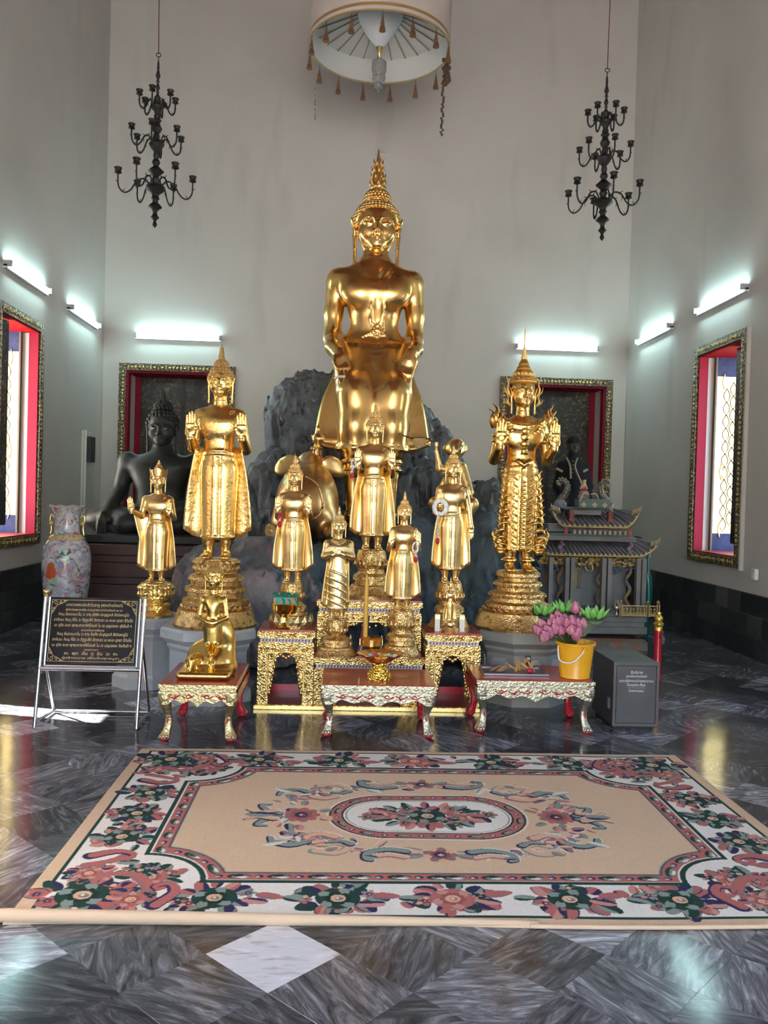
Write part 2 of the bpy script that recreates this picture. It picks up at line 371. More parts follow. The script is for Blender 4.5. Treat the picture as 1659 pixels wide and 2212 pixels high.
# ---------------------------------------------------------------- floor with diagonal marble tiles
def marble_mat(name, per_island):
    m = bpy.data.materials.new(name); m.use_nodes = True; nt = m.node_tree; b = nt.nodes['Principled BSDF']; N = nt.nodes.new; L = nt.links.new
    b.inputs['Roughness'].default_value = .13; b.inputs['Specular IOR Level'].default_value = .5
    geo = N('ShaderNodeNewGeometry'); oi = N('ShaderNodeObjectInfo'); rnd = geo.outputs['Random Per Island'] if per_island else oi.outputs['Random']
    rm = N('ShaderNodeMath'); rm.operation = 'MULTIPLY'; rm.inputs[1].default_value = 97.0; L(rnd, rm.inputs[0])
    ang = N('ShaderNodeMath'); ang.operation = 'MULTIPLY'; ang.inputs[1].default_value = 29.3; L(rnd, ang.inputs[0])
    vr = N('ShaderNodeVectorRotate'); vr.rotation_type = 'Z_AXIS'; L(geo.outputs['Position'], vr.inputs['Vector']); L(ang.outputs[0], vr.inputs['Angle'])
    off = N('ShaderNodeCombineXYZ'); L(rm.outputs[0], off.inputs[0]); L(rm.outputs[0], off.inputs[2])
    ad = N('ShaderNodeVectorMath'); ad.operation = 'ADD'; L(vr.outputs[0], ad.inputs[0]); L(off.outputs[0], ad.inputs[1])
    mp = N('ShaderNodeMapping'); mp.inputs['Scale'].default_value = (1.0, 5.0, 1.0); L(ad.outputs[0], mp.inputs[0])
    n1 = N('ShaderNodeTexNoise'); n1.inputs['Scale'].default_value = 4.2; n1.inputs['Detail'].default_value = 9; n1.inputs['Roughness'].default_value = .68; n1.inputs['Distortion'].default_value = 1.6; L(mp.outputs[0], n1.inputs['Vector'])
    cr = N('ShaderNodeValToRGB'); L(n1.outputs['Fac'], cr.inputs[0]); e = cr.color_ramp.elements
    e[0].position = .34; e[0].color = (.020, .021, .025, 1); e[1].position = .74; e[1].color = (.44, .44, .47, 1)
    x = e.new(.50); x.color = (.090, .092, .102, 1); x = e.new(.60); x.color = (.20, .20, .22, 1)
    # tone of the whole tile: dark, grey, now and then nearly white
    tn = N('ShaderNodeValToRGB'); L(rnd, tn.inputs[0]); t = tn.color_ramp.elements
    t[0].position = 0; t[0].color = (.45, .45, .47, 1); t[1].position = 1; t[1].color = (3.4, 3.4, 3.4, 1); tn.color_ramp.interpolation = 'CONSTANT'
    for p, c in ((.18, .8), (.42, 1.1), (.62, .6), (.78, 1.5), (.93, 2.2), (.975, 4.5)):
        q = t.new(p); q.color = (c, c, c*1.02, 1)
    mx = N('ShaderNodeMix'); mx.data_type = 'RGBA'; mx.blend_type = 'MULTIPLY'; mx.inputs['Factor'].default_value = 1; mx.clamp_result = False
    L(cr.outputs[0], mx.inputs['A']); L(tn.outputs[0], mx.inputs['B'])
    cl = N('ShaderNodeMix'); cl.data_type = 'RGBA'; cl.blend_type = 'DARKEN'; cl.inputs['Factor'].default_value = 1; cl.inputs['B'].default_value = (.66, .66, .68, 1); L(mx.outputs['Result'], cl.inputs['A'])
    L(cl.outputs['Result'], b.inputs['Base Color'])
    n2 = N('ShaderNodeTexNoise'); n2.inputs['Scale'].default_value = 1.4; L(geo.outputs['Position'], n2.inputs['Vector'])
    bp = N('ShaderNodeBump'); bp.inputs['Strength'].default_value = .10; bp.inputs['Distance'].default_value = .05; L(n2.outputs['Fac'], bp.inputs['Height']); L(bp.outputs[0], b.inputs['Normal'])
    return m
floor = struct(MB().b2(XL-TH, XR+TH, YF-TH, YB+TH, -.30, -.004).build('floor', mat('tile_joint', (.05, .05, .055), .5)))
CARP = (-1.12, 2.02, 2.96, 4.98)
mt_o = marble_mat('grey_marble_tile', False); mt_i = marble_mat('grey_marble_tiles_far', True)
HD = .2195; g_ = .0004
def tile_mb():
    h = HD-g_; e = .0006
    return [[(h-e, 0, 0), (0, h-e, 0), (-h+e, 0, 0), (0, -h+e, 0)], [(h, 0, -e*.7), (0, h, -e*.7), (-h, 0, -e*.7), (0, -h, -e*.7)], [(h, 0, -.012), (0, h, -.012), (-h, 0, -.012), (0, -h, -.012)]]
tile_me = MB().loft(tile_mb()).mesh('floor_tile'); tile_me.materials.append(mt_o)
cells = []
for i in range(-34, 34):
    for j in range(-34, 44):
        x = -.183+HD*(i+j); y = 2.777+HD*(j-i)
        if XL+.05 < x < XR-.05 and YF+.1 < y < YB-.1:
            vis = False; area = 0
            if y > .6:
                u, v, c = project((x, y, 0)); s = FPX*HD/c
                vis = -s < u < 1659+s and v < 2212+s*.6
                if CARP[0]+.2 < x < CARP[1]-.2 and CARP[2]+.2 < y < CARP[3]-.2: vis = False
                if -1.6 < x < 1.6 and 6.3 < y: vis = False
                if y > 8.6: vis = False
            cells.append((0 if vis else 1, y, x))
cells.sort()
tile_objs = []
far = MB()
for k, (nv, y, x) in enumerate(cells):
    if nv == 0 and len(tile_objs) < 290:
        o = link('floor_tile', tile_me, None, floor, (x, y, 0)); tile_objs.append(o)
    else:
        far.add([(p[0]+x, p[1]+y, p[2]) for r in tile_mb() for p in r], [(0, 1, 2, 3)]+[(a, (a+1) % 4, (a+1) % 4+4, a+4) for a in range(4)]+[(a+4, (a+1) % 4+4, (a+1) % 4+8, a+8) for a in range(4)])
o = far.build('floor_tiles_beyond', mt_i, floor); o['kind'] = 'stuff'
# the one nearly white tile in front of the carpet
wt = min(tile_objs, key=lambda o: (o.location.x+.183)**2+(o.location.y-2.777)**2)
wm = tile_me.copy(); wm.materials.clear(); wm.materials.append(mat('white_marble_tile', (.62, .61, .64), .14, 0, noise=[(7.0, (.40, .36, .33), .50, .66, (1, 4, 1), .8), (9, (.72, .72, .76), .52, .7, (1, 3, 1))], coords='Object')); wt.data = wm
# ---------------------------------------------------------------- dado of dark stone slabs
dado_m = [mat('dark_dado_stone_%d' % k, c, .35, 0, noise=(7, c2, .45, .7, None, 1.0), coords='Object') for k, (c, c2) in enumerate([((.035, .036, .035), (.06, .06, .058)), ((.022, .023, .023), (.045, .045, .045)), ((.075, .073, .066), (.05, .05, .048)), ((.13, .125, .11), (.10, .095, .085))])]
def dado(name, side):
    x = XL if side < 0 else XR; s = 1 if side < 0 else -1
    root = struct(MB().b2(x-s*.002, x+s*.018, YF, YB, 0, DADO).build(name, dado_m[1]))
    meshes = []
    for m in dado_m:
        me = MB().bev((0, 0, 0), (.016, .296, .206), .003).mesh('slab'); me.materials.append(m); meshes.append(me)
    r = random.Random(5+side)
    for row in range(3):
        y = 6.9+(.15 if row % 2 else 0)
        while y < YB-.15:
            k = r.choices([0, 1, 2, 3], [5, 5, 2, .5])[0]
            link('slab', meshes[k], None, root, (x+s*.022, y, .105+row*.21)); y += .30
    return root
dado('baseboard_left', -1); dado('baseboard_right', 1)
rb = struct(MB().b2(XL, XR, YB-.02, YB+.002, 0, DADO).build('baseboard_back', dado_m[0]))
for k in range(10):
    me = MB().bev((0, 0, 0), (.30, .012, .2), .003).mesh('slab'); me.materials.append(dado_m[k % 3]); link('slab', me, None, rb, (2.3+k*.15 if k < 6 else -3.2+(k-6)*.31, YB-.026, .3))
# ---------------------------------------------------------------- windows
frame_m = mat('black_gilt_frame', (.03, .024, .018), .4, 0, noise=(45, (.42, .30, .11), .50, .60), bump=('vor', 40, .6, .01))
frame_g = mat('gilt_frame_relief', (.66, .50, .22), .4, 1.0, noise=(25, (.2, .12, .04), .5, .62))
lac = mat('black_lacquer_gold_foliage', (.030, .026, .022), .28, 0, noise=[(13, (.16, .125, .075), .53, .60, None, 2.2), (4, (.02, .018, .016), .55, .62)])
jamb_r = mat('crimson_jamb', (.24, .007, .026), .6, spec=.2)
jamb_d = jamb_r
reveal = mat('grey_white_reveal', (.50, .475, .45), .85, spec=.2)
blue = mat('indigo_paint', (.022, .028, .08), .6, 0, spec=.2, noise=(8, (.04, .045, .11), .45, .7))
leafgold = mat('gold_painted_leaf', (.85, .59, .23), .38, 1.0, noise=(5, (.74, .47, .16), .5, .7), bump=('n', 14, .15, .02))
brown_line = mat('brown_line', (.10, .055, .02), .5)
def ring4(mb, inner, outer, d0, d1, plane):
    (a0, a1, z0, z1), (A0, A1, Z0, Z1) = inner, outer
    for poly in ([(A0, Z0), (A1, Z0), (a1, z0), (a0, z0)], [(A1, Z0), (A1, Z1), (a1, z1), (a1, z0)], [(A1, Z1), (A0, Z1), (a0, z1), (a1, z1)], [(A0, Z1), (A0, Z0), (a0, z0), (a0, z1)]):
        mb.prism(poly, d0, d1, plane)
def frame_relief(root, a0, a1, z0, z1, w, d, plane):
    mb = MB(); st = .052
    def blob(a, z, horiz, k):
        c = {'yz': (d, a, z), 'xz': (a, d, z)}[plane]; l, sh = (.024, .018) if k % 2 else (.017, .030)
        r = {'yz': (.009, l if horiz else sh, sh if horiz else l), 'xz': (l if horiz else sh, .009, sh if horiz else l)}[plane]; mb.ball(c, r, 6, 4)
    n = int((a1-a0)/st)
    for k in range(n):
        for z in (z0-w/2, z1+w/2): blob(a0+(k+.5)*(a1-a0)/n, z, True, k)
    n = int((z1-z0)/st)
    for k in range(n):
        for a in (a0-w/2, a1+w/2): blob(a, z0+(k+.5)*(z1-z0)/n, False, k)
    o = mb.build('gilt_relief', frame_g, root, smooth=True); o['kind'] = 'stuff'
win_n = [0]
def side_window(side, y0, detail, near_ang, slit=None):
    win_n[0] += 1; x = XL if side < 0 else XR; s = -1 if side < 0 else 1      # s points outdoors
    root = bpy.data.objects.new('window_%d' % win_n[0], None); COL.objects.link(root); struct(root); root.location = (0, 0, 0)
    y1 = y0+WW; w = .10
    mb = MB(); ring4(mb, (y0, y1, WZ0, WZ1), (y0-w, y1+w, WZ0-w, WZ1+w), x+s*.01, x-s*.045, 'yz'); mb.build('window_frame', frame_m, root)
    if detail: frame_relief(root, y0, y1, WZ0, WZ1, w*.9, x-s*.047, 'yz')
    # lining of the opening: crimson strip, pale reveal, crimson lintel and sill
    for ya in (y0, y1):
        e = 1 if ya == y0 else -1
        MB().b2(x-s*.02, x+s*.085, ya, ya+e*.022, WZ0, WZ1).build('jamb_lining', jamb_r, root)
        MB().b2(x+s*.085, x+s*TH*.93, ya, ya+e*.010, WZ0, WZ1).build('reveal', reveal, root)
    MB().b2(x-s*.02, x+s*TH, y0, y1, WZ1-.02, WZ1).build('lintel_lining', mat('scarlet_lintel', (.26, .005, .008), .7, spec=.1), root)
    MB().b2(x-s*.02, x+s*TH, y0, y1, WZ0, WZ0+.02).build('window_sill', mat('red_sill', (.34, .02, .02), .4, coat=.2), root)
    lw = WW*.5-.01; xo = x+s*TH
    def leaf(yh, ang, m, gold_):
        # ang: 0 = closed across the opening, 90 = standing straight out
        L = bpy.data.objects.new('shutter_leaf', None); COL.objects.link(L); L.parent = root; e = 1 if yh < (y0+y1)/2 else -1
        a = math.radians(ang); dx, dy = s*math.sin(a), e*math.cos(a)
        me = MB(); z0, z1 = WZ0+.03, WZ1-.03
        n = Vector((-dy, dx, 0)); n = n if n.dot(Vector((x-s*3-xo, 6-yh, 0))) > 0 else -n
        R = Matrix(((dx, n.x, 0), (dy, n.y, 0), (0, 0, 1)))
        def P(l0, l1, za, zb, t0, t1): 
            c = R @ Vector(((l0+l1)/2, (t0+t1)/2, 0)); return MB().box((xo+c.x, yh+c.y, (za+zb)/2), (l1-l0, abs(t1-t0), zb-za), R)
        body = P(0, lw, z0, z1, -.02, .02); bo = body.build('shutter_board', m, root)
        COL.objects.unlink(L); bpy.data.objects.remove(L)
        if gold_:
            P(.0, lw, z1-.20, z1, .02, .032).build('head_rail', blue, bo); P(.0, lw, z0, z0+.22, .02, .032).build('foot_rail', blue, bo)
            P(lw-.05, lw, z0, z1, .0, .034).build('leaf_edge', mat('leaf_edge', (.50, .33, .10), .4, .8), bo)
            P(.0, .05, z0, z1, .0, .03).build('leaf_edge', mat('leaf_edge2', (.10, .09, .10), .5), bo)
            dm = MB(); q = [Vector((0, .086)), Vector((.05, .02)), Vector((.05, -.02)), Vector((0, -.086)), Vector((-.05, -.02)), Vector((-.05, .02)), Vector((0, .086))]
            pts = [R @ Vector((p.x, .024, 0))+Vector((0, 0, p.y)) for p in q]; dm.tube(pts, .0055, 4); dme = dm.mesh('diamond'); dme.materials.append(brown_line)
            for rr in range(13):
                for cc in range(2):
                    zz = z0+.36+rr*.145; ll = .19+cc*.15+0.0; zz += .072*cc
                    if zz > z1-.30: continue
                    c = R @ Vector((ll, 0, 0)); link('diamond', dme, None, bo, (xo+c.x, yh+c.y, zz))
            # pointed notches on the inner stile
            for zz, h in ((z0+1.02, .16), (z0+.27, .12), (z1-.34, .12)):
                c = [R @ Vector((l, .030, 0)) for l in (.03, .11)]; v = [Vector((xo+c[0].x, yh+c[0].y, zz-h)), Vector((xo+c[1].x, yh+c[1].y, zz)), Vector((xo+c[0].x, yh+c[0].y, zz+h))]
                MB().tube([v[0], v[1], v[2]], .012, 4).build('point_moulding', brown_line, bo)
    if slit:
        leafm = MB().b2(xo-s*.06, xo-s*.02, y0, slit[0], WZ0, WZ1); leafm.build('shutter_board', lac, root)
        MB().b2(xo-s*.06, xo-s*.02, slit[1], y1, WZ0, WZ1).build('shutter_board', lac, root); MB().b2(xo-s*.06, xo-s*.02, slit[0], slit[1], slit[2], WZ1).build('shutter_head', lac, root)
    elif detail:
        za, zb = WZ0+.02, WZ1-.02; X = lambda l: x+s*l
        bo = MB().b2(X(.17), X(TH+.25), y1-.055, y1-.012, za, zb).build('shutter_board', leafgold, root)
        MB().b2(X(.165), X(TH+.25), y1-.062, y1-.012, zb-.22, zb).build('head_rail', blue, bo); MB().b2(X(.165), X(TH+.25), y1-.062, y1-.012, za, za+.20).build('foot_rail', blue, bo)
        MB().b2(X(.158), X(.178), y1-.066, y1-.01, za, zb).build('leaf_edge', mat('leaf_edge', (.10, .07, .04), .5), bo)
        MB().b2(X(.178), X(.250), y1-.062, y1-.05, za+.20, zb-.22).build('stile', leafgold, bo)
        q = [(0, .082), (.036, .02), (.036, -.02), (0, -.082), (-.036, -.02), (-.036, .02), (0, .082)]; dme = MB().tube([(a_, 0, b_) for a_, b_ in q], .0050, 4).mesh('diamond'); dme.materials.append(brown_line)
        for rr in range(14):
            for cc in range(3):
                zz = za+.30+rr*.150+.075*(cc % 2)
                if zz < zb-.30: link('diamond', dme, None, bo, (X(.300+cc*.078), y1-.057, zz))
        for zz, h in ((za+.92, .10), (za+.24, .09), (zb-.28, .09)): MB().prism([(X(.236), zz), (X(.262), zz-h), (X(.262), zz+h)], y1-.074, y1-.055).build('point_moulding', leafgold, bo)
        dk_ = ray(1588, 960) if s > 0 else ray(12, 930); yy = y0+.36; tipx = dk_.x/dk_.y*yy; hx_ = X(.13)
        A_, B_ = Vector((hx_, y0+.03, 0)), Vector((tipx, yy, 0)); d_ = (B_-A_); L_ = d_.length; d_.normalize(); R_ = Matrix((d_, Vector((-d_.y, d_.x, 0)), Vector((0, 0, 1)))).transposed(); m_ = (A_+B_)/2
        lf = MB().box((m_.x, m_.y, (za+zb)/2+.05), (L_, .035, zb-za-.13), R_).build('shutter_board', lac, root)
        MB().box((m_.x, m_.y, za+.30), (L_+.004, .038, .34), R_).build('lower_panel', mat('dark_leaf_panel', (.022, .018, .020), .4), lf)
    else:
        leaf(y1-.015, 95, lac, False); leaf(y0+.015, near_ang, lac, False)
    return root
side_window(-1, WY[0], True, 42); side_window(1, WY[0], True, 42)
side_window(-1, WY[1], False, 90, slit=(6.22, 6.46, 2.96)); side_window(1, WY[1], False, 90)
for y in WY[2:]: side_window(-1, y, False, 90); side_window(1, y, False, 90)
for a, b in BW:
    win_n[0] += 1; root = bpy.data.objects.new('window_%d' % win_n[0], None); COL.objects.link(root); struct(root); w = .10; z0, z1 = .90, 3.20
    mb = MB(); ring4(mb, (a, b, z0, z1), (a-w, b+w, z0-w, z1+w), YB+.01, YB-.05, 'xz'); mb.build('window_frame', frame_m, root)
    frame_relief(root, a, b, z0, z1, w*.9, YB-.053, 'xz')
    for xa, e in ((a, 1), (b, -1)):
        MB().b2(xa, xa+e*.03, YB-.02, YB+.12, z0, z1).build('jamb_lining', jamb_d, root)
        MB().b2(xa, xa+e*.015, YB+.12, YB+TH, z0, z1).build('reveal', reveal, root)
        MB().b2(xa, xa+e*.10, YB+.44, YB+.50, z0, z1).build('door_jamb', jamb_r, root)
    MB().b2(a, b, YB, YB+TH, z1-.03, z1).build('lintel_lining', jamb_d, root); MB().b2(a, b, YB, YB+TH, z0, z0+.03).build('window_sill', jamb_d, root)
    mid = (a+b)/2
    for xa, xb in ((a+.09, mid-.012), (mid+.012, b-.09)): MB().b2(xa, xb, YB+.46, YB+.50, z0+.03, z1-.03).build('shutter_board', lac, root)
    MB().b2(mid-.03, mid+.03, YB+.435, YB+.47, z0+.03, z1-.03).build('meeting_stile', mat('black_stile', (.012, .010, .010), .3), root)
    MB().ball((mid-.03, YB+.42, z1-.45), .018).build('bolt_knob', gold(), root)
# ---------------------------------------------------------------- fluorescent tubes
tube_e = mat('lit_fluorescent_tube', (1, 1, 1), .5, emit=((.60, .96, .97), 34.0)); fix_m = mat('white_enamel_fitting', (.70, .71, .73), .5)
def tube_light(p, d, nrm, label):
    """p centre on wall, d along tube, nrm into the room"""
    t = thing('fluorescent_light', label, 'light', p, 0, 'fluorescent tubes on the temple walls'); d = Vector(d); nrm = Vector(nrm); L = 1.22
    R = Matrix((d, nrm, Vector((0, 0, 1)))).transposed()
    MB().box(nrm*.022+Vector((0, 0, -.012)), (L, .044, .040), R).build('fitting', fix_m, t)
    tb = MB().tube([nrm*.066-d*(L/2-.03)+Vector((0, 0, .020)), nrm*.066+d*(L/2-.03)+Vector((0, 0, .020))], .0145, 10).build('tube', tube_e, t, smooth=40)
    for e in (-1, 1): MB().box(nrm*.045+d*e*(L/2-.015)+Vector((0, 0, .018)), (.03, .08, .06), R).build('lamp_holder', mat('holder_grey', (.40, .41, .46), .5), t)
tube_light((XL, 9.42, 3.72), (0, 1, 0), (1, 0, 0), 'fluorescent tube glowing above the open window beside the vase')
tube_light((XL, 11.42, 3.72), (0, 1, 0), (1, 0, 0), 'fluorescent tube near the corner behind the dark seated Buddha')
tube_light((XR, 9.28, 3.75), (0, 1, 0), (-1, 0, 0), 'fluorescent tube glowing above the open window beside the Chinese shrine')
tube_light((XR, 11.30, 3.75), (0, 1, 0), (-1, 0, 0), 'fluorescent tube near the corner behind the Chinese shrine')
c = W(386, 731, YB); tube_light((c.x, YB, c.z), (1, 0, 0), (0, -1, 0), 'fluorescent tube over the black window behind the dark Buddha')
c = W(1202, 754, YB); tube_light((c.x, YB, c.z), (1, 0, 0), (0, -1, 0), 'fluorescent tube over the black window behind the crowned golden statue')
# ---------------------------------------------------------------- wall fittings
t = thing('fuse_box', 'slim white electrical board with a black switch near the corner', 'switchboard', (XL, 11.72, .99))
MB().b2(0, .03, -.20, .20, 0, 1.28).build('backboard', mat('cream_board', (.62, .60, .53), .6), t); MB().b2(.03, .09, -.10, .12, .86, 1.2).build('switch_block', mat('black_switch', (.03, .03, .03), .4), t); MB().b2(.03, .05, -.16, -.13, 0, 1.28).build('edge_strip', fix_m, t)
t = thing('socket_box', 'small white socket box below the electrical board', 'socket', (XL, 11.85, .70)); MB().bev((.02, 0, .07), (.04, .18, .16), .008).build('box', fix_m, t); MB().b2(.04, .046, -.06, .06, .03, .11).build('face_plate', mat('plate', (.7, .7, .68), .4), t)
p = W(1621, 1256, 8.25); t = thing('wall_switch', 'small white switch on the wall below the open window', 'switch', (XR, 8.3, .77)); MB().bev((-.02, 0, .06), (.04, .07, .11), .006).build('box', fix_m, t); MB().b2(-.046, -.04, -.02, .02, .03, .08).build('rocker', mat('plate', (.7, .7, .68), .4), t)
MB().b2(XR-.040, XR+.002, 8.59, 8.62, WZ0-.12, WZ1+.1).build('trim_1', white)['kind'] = 'structure'
# ================================================================== STATUES
def head_sdf(vox):
    """z 0 chin .. 1 skull top, face towards -y"""
    s = SDF((-.47, -.50, -.30), (.47, .50, 1.02), vox)
    s.ell((0, .06, .60), (.385, .42, .41)); s.ell((0, -.05, .34), (.325, .33, .335), .10)
    s.ell((0, -.255, .11), (.13, .11, .10), .10)
    for e in (-1, 1):
        s.ell((e*.19, -.21, .34), (.13, .12, .13), .10)                       # cheeks
        s.chain([(e*.03, -.385, .50), (e*.09, -.388, .565), (e*.17, -.37, .58), (e*.25, -.315, .545), (e*.30, -.25, .50)], [.018, .020, .020, .018, .012], .035)
        s.ell((e*.155, -.315, .475), (.095, .062, .055), .03)                 # lids, eyes cast down
        s.chain([(e*.065, -.378, .452), (e*.11, -.388, .437), (e*.16, -.381, .434), (e*.21, -.355, .442), (e*.25, -.318, .458)], .012, .012, sub=True)
        s.ell((e*.050, -.392, .318), (.036, .040, .030), .025)                 # nostrils
        # ears with long lobes
        s.ell((e*.420, .03, .52), (.035, .085, .185), .02, R=rot('Y', e*14)); s.ell((e*.450, -.02, .53), (.026, .05, .11), .01, R=rot('Y', e*14), sub=True)
        s.chain([(e*.40, .02, .36), (e*.385, .01, .10), (e*.385, .0, -.20)], [.040, .032, .036], .03)
    s.chain([(0, -.380, .535), (0, -.415, .43), (0, -.448, .338)], [.028, .033, .042], .03)
    s.chain([(-.135, -.325, .240), (-.06, -.372, .234), (0, -.382, .226), (.06, -.372, .234), (.135, -.325, .240)], [.010, .020, .020, .020, .010], .015)
    s.chain([(-.090, -.340, .198), (0, -.370, .182), (.090, -.340, .198)], [.012, .023, .012], .015)
    s.chain([(-.13, -.352, .226), (0, -.402, .205), (.13, -.352, .226)], .007, .010, sub=True)
    s.loft([(-.30, 0, .05, .24, .24), (-.12, 0, .05, .215, .22), (.1, 0, .05, .215, .22)], .08)
    for z in (-.05, -.15): s.chain([(.20*math.cos(a), .05+.215*math.sin(a), z) for a in np.linspace(PI, 2*PI, 9)], .022, .02)
    V, F = s.mesh(); return relax(V, F, 1, .4), F
def hand_sdf(vox, curl=0.0):
    """z 0 wrist .. 1 middle finger tip, palm towards -y, thumb on -x"""
    s = SDF((-.42, -.38, -.15), (.32, .22, 1.05), vox)
    s.box((0, 0, .27), (.20, .075, .24), .07); s.cone((0, .01, -.1), (0, 0, .1), .15, .15, .1)
    s.ell((-.12, -.06, .18), (.10, .06, .15), .06); s.ell((.12, -.05, .16), (.08, .05, .14), .06)
    for x, l, r in ((-.152, .40, .050), (-.052, .50, .053), (.05, .46, .052), (.148, .35, .046)):
        a = Vector((x, 0, .47)); d1 = Vector((x*.10, -curl*.5, 1)).normalized(); d2 = Vector((x*.05, -curl*1.2, 1)).normalized(); d3 = Vector((0, -curl*2.2, 1)).normalized()
        b = a+d1*l*.42; c = b+d2*l*.32; d = c+d3*l*.26; s.chain([a, b, c, d], [r*1.05, r, r*.93, r*.80], .012)
    s.chain([(-.14, -.05, .10), (-.215, -.09, .28), (-.225, -.13, .42), (-.195, -.15, .54)], [.085, .062, .054, .042], .03)
    V, F = s.mesh(); return relax(V, F, 1, .4), F
HEAD = head_sdf(.026); HEAD_HI = head_sdf(.0165); HAND = hand_sdf(.026); HAND_C = hand_sdf(.026, .35)
ARM_D = {}
def body(kind, vox=.0062):
    """figure of height 1 (feet 0, skull top 1), facing -y"""
    s = SDF((-.30, -.24, 0), (.30, .12, .90), vox); crown = kind == 'crowned'
    slim = {'crowned': .96, 'contempl': .95}.get(kind, 1.0)
    T = [(.105, 0, 0, .092, .062), (.22, 0, 0, .094, .064), (.36, 0, 0, .100, .068), (.48, 0, 0, .102, .070), (.545, 0, 0, .084, .060), (.60, 0, 0, .075, .054), (.66, 0, 0, .080, .057), (.71, 0, 0, .090, .060), (.750, 0, .003, .096, .055), (.780, 0, .006, .082, .046), (.805, 0, .01, .048, .036)]
    s.loft([(z, cx, cy, rx*slim, ry) for z, cx, cy, rx, ry in T], 0, 2.3)
    for e in (-1, 1):
        s.ell((e*.098, .005, .746), (.036, .036, .036), .035)                            # shoulder
        s.chain([(e*.048, .005, .17), (e*.046, .008, .09), (e*.045, .008, .035)], [.040, .031, .025], .012)
        s.ell((e*.050, -.040, .014), (.030, .068, .018), .012); s.ell((e*.046, .015, .018), (.026, .03, .02), .01)
        for q in range(5): s.ell((e*(.050+(q-2)*.0115), -.102+abs(q-1.5)*.003, .010), (.0065, .012, .009), .003)
        s.ell((e*.050, -.046, .690), (.050, .016, .040), .04)                            # chest
    hands = []
    def up_hand(e, el, wr, sc=.125, tilt=0, h=None, yaw=0):
        s.chain([(e*.104, .0, .745), el, wr], [.033, .028, .021], .012)
        hands.append(xf(h or HAND, sc, rot('X', tilt) @ rot('Y', yaw), wr, mirror=(e < 0)))
    if kind in ('raised', 'crowned'):
        for e in (-1, 1):
            if crown: up_hand(e, (e*.140, .015, .575), (e*.136, -.14, .640), .135, 3)
            else: up_hand(e, (e*.136, .015, .575), (e*.128, -.13, .630), .128, 4)
    elif kind == 'onehand':          # the hand on -x held well out to the side, the other at the chest side
        up_hand(-1, (-.128, -.02, .60), (-.192, -.12, .645), .13, 4, yaw=-8); up_hand(1, (.132, .015, .585), (.122, -.13, .63), .12, 4)
    elif kind == 'walking':          # hand on -x raised, other arm hanging
        up_hand(-1, (-.134, .01, .57), (-.118, -.13, .615), .12, 4)
        s.chain([(.104, 0, .745), (.138, .01, .60), (.160, -.02, .46)], [.033, .026, .019], .012); hands.append(xf(HAND, .115, rot('X', 180), (.160, -.02, .465), mirror=False))
    elif kind == 'contempl':
        for e in (-1, 1): s.chain([(e*.100, 0, .745), (e*.120, -.025, .625), (e*.03, -.095, .655)], [.036, .032, .022], .02)
        hands.append(xf(HAND, .12, rot('Y', 62) @ rot('Z', 180), (-.045, -.108, .650))); hands.append(xf(HAND, .12, rot('Y', -62) @ rot('Z', 180), (.045, -.122, .655), mirror=True))
    # clothes: waist sash, centre pleat, robe edge
    R_ = lambda z: (float(smooth_interp(np.array([z]), np.array([t[0] for t in T]), np.array([t[3] for t in T]))[0])*slim, float(smooth_interp(np.array([z]), np.array([t[0] for t in T]), np.array([t[4] for t in T]))[0]))
    if kind != 'contempl':
        for z in (.530, .556):
            rx, ry = R_(z); s.chain([(rx*1.0*math.cos(a), ry*1.0*math.sin(a), z-.006*math.cos(2*a)) for a in np.linspace(PI, 2*PI, 17)], .0062, .004)
        for x in (-.016, .016): s.chain([(x, -R_(z)[1]*.985, z) for z in np.linspace(.115, .525, 9)], .0052, .003)
        for x in (-.075, .075): s.chain([(x*R_(z)[0]/.1, -R_(z)[1]*.70, z) for z in np.linspace(.11, .50, 9)], .0045, .004)
        rx, ry = R_(.115); s.chain([(rx*math.cos(a), ry*math.sin(a), .114) for a in np.linspace(PI, 2*PI, 17)], .007, .004)
    else:
        for k in range(6):           # swirling folds
            z0 = .50-k*.075; pts = []
            for t in np.linspace(0, 1, 13):
                a = PI*1.02+t*PI*.96; z = z0-.13*t+.03*math.sin(t*PI); z = max(z, .11); rx, ry = R_(z); pts.append((rx*math.cos(a), ry*math.sin(a), z))
            s.chain(pts, .0060, .006)
        s.chain([(-.06, -.035, .79), (0, -.058, .755), (.06, -.035, .79)], .008, .006)
    if kind in ('raised', 'onehand', 'walking'):
        s.chain([(.075, -.035, .775), (.03, -.060, .73), (-.03, -.066, .665), (-.075, -.045, .61)], .0042, .003)
        s.chain([(.085, -.03, .770), (.045, -.060, .72), (.036, -.058, .63), (.034, -.060, .56)], .0036, .003)
    if crown:
        s.chain([(.105*math.cos(a), .02-.075*math.cos(a*.0)*(.5+.5*math.sin(a)), .79-.045*math.sin(a)) for a in np.linspace(0, PI, 13)], .012, .008)
        for e in (-1, 1):
            for z in (.70, .672): s.chain([(e*(.118+.034*math.cos(a)), .004+.034*math.sin(a), z) for a in np.linspace(0, 2*PI, 13)], .007, .004)
            s.chain([(e*(.048+.034*math.cos(a)), .008+.034*math.sin(a), .055) for a in np.linspace(0, 2*PI, 11)], .008, .004)
    V, F = s.mesh(); V = relax(V, F, 1, .35)
    hd = xf(HEAD, .156, None, (0, -.004, .846)); return np_mesh('body_'+kind, [(V, F), hd]+hands)
BODY = {k: body(k) for k in ('raised', 'crowned', 'onehand', 'walking', 'contempl')}
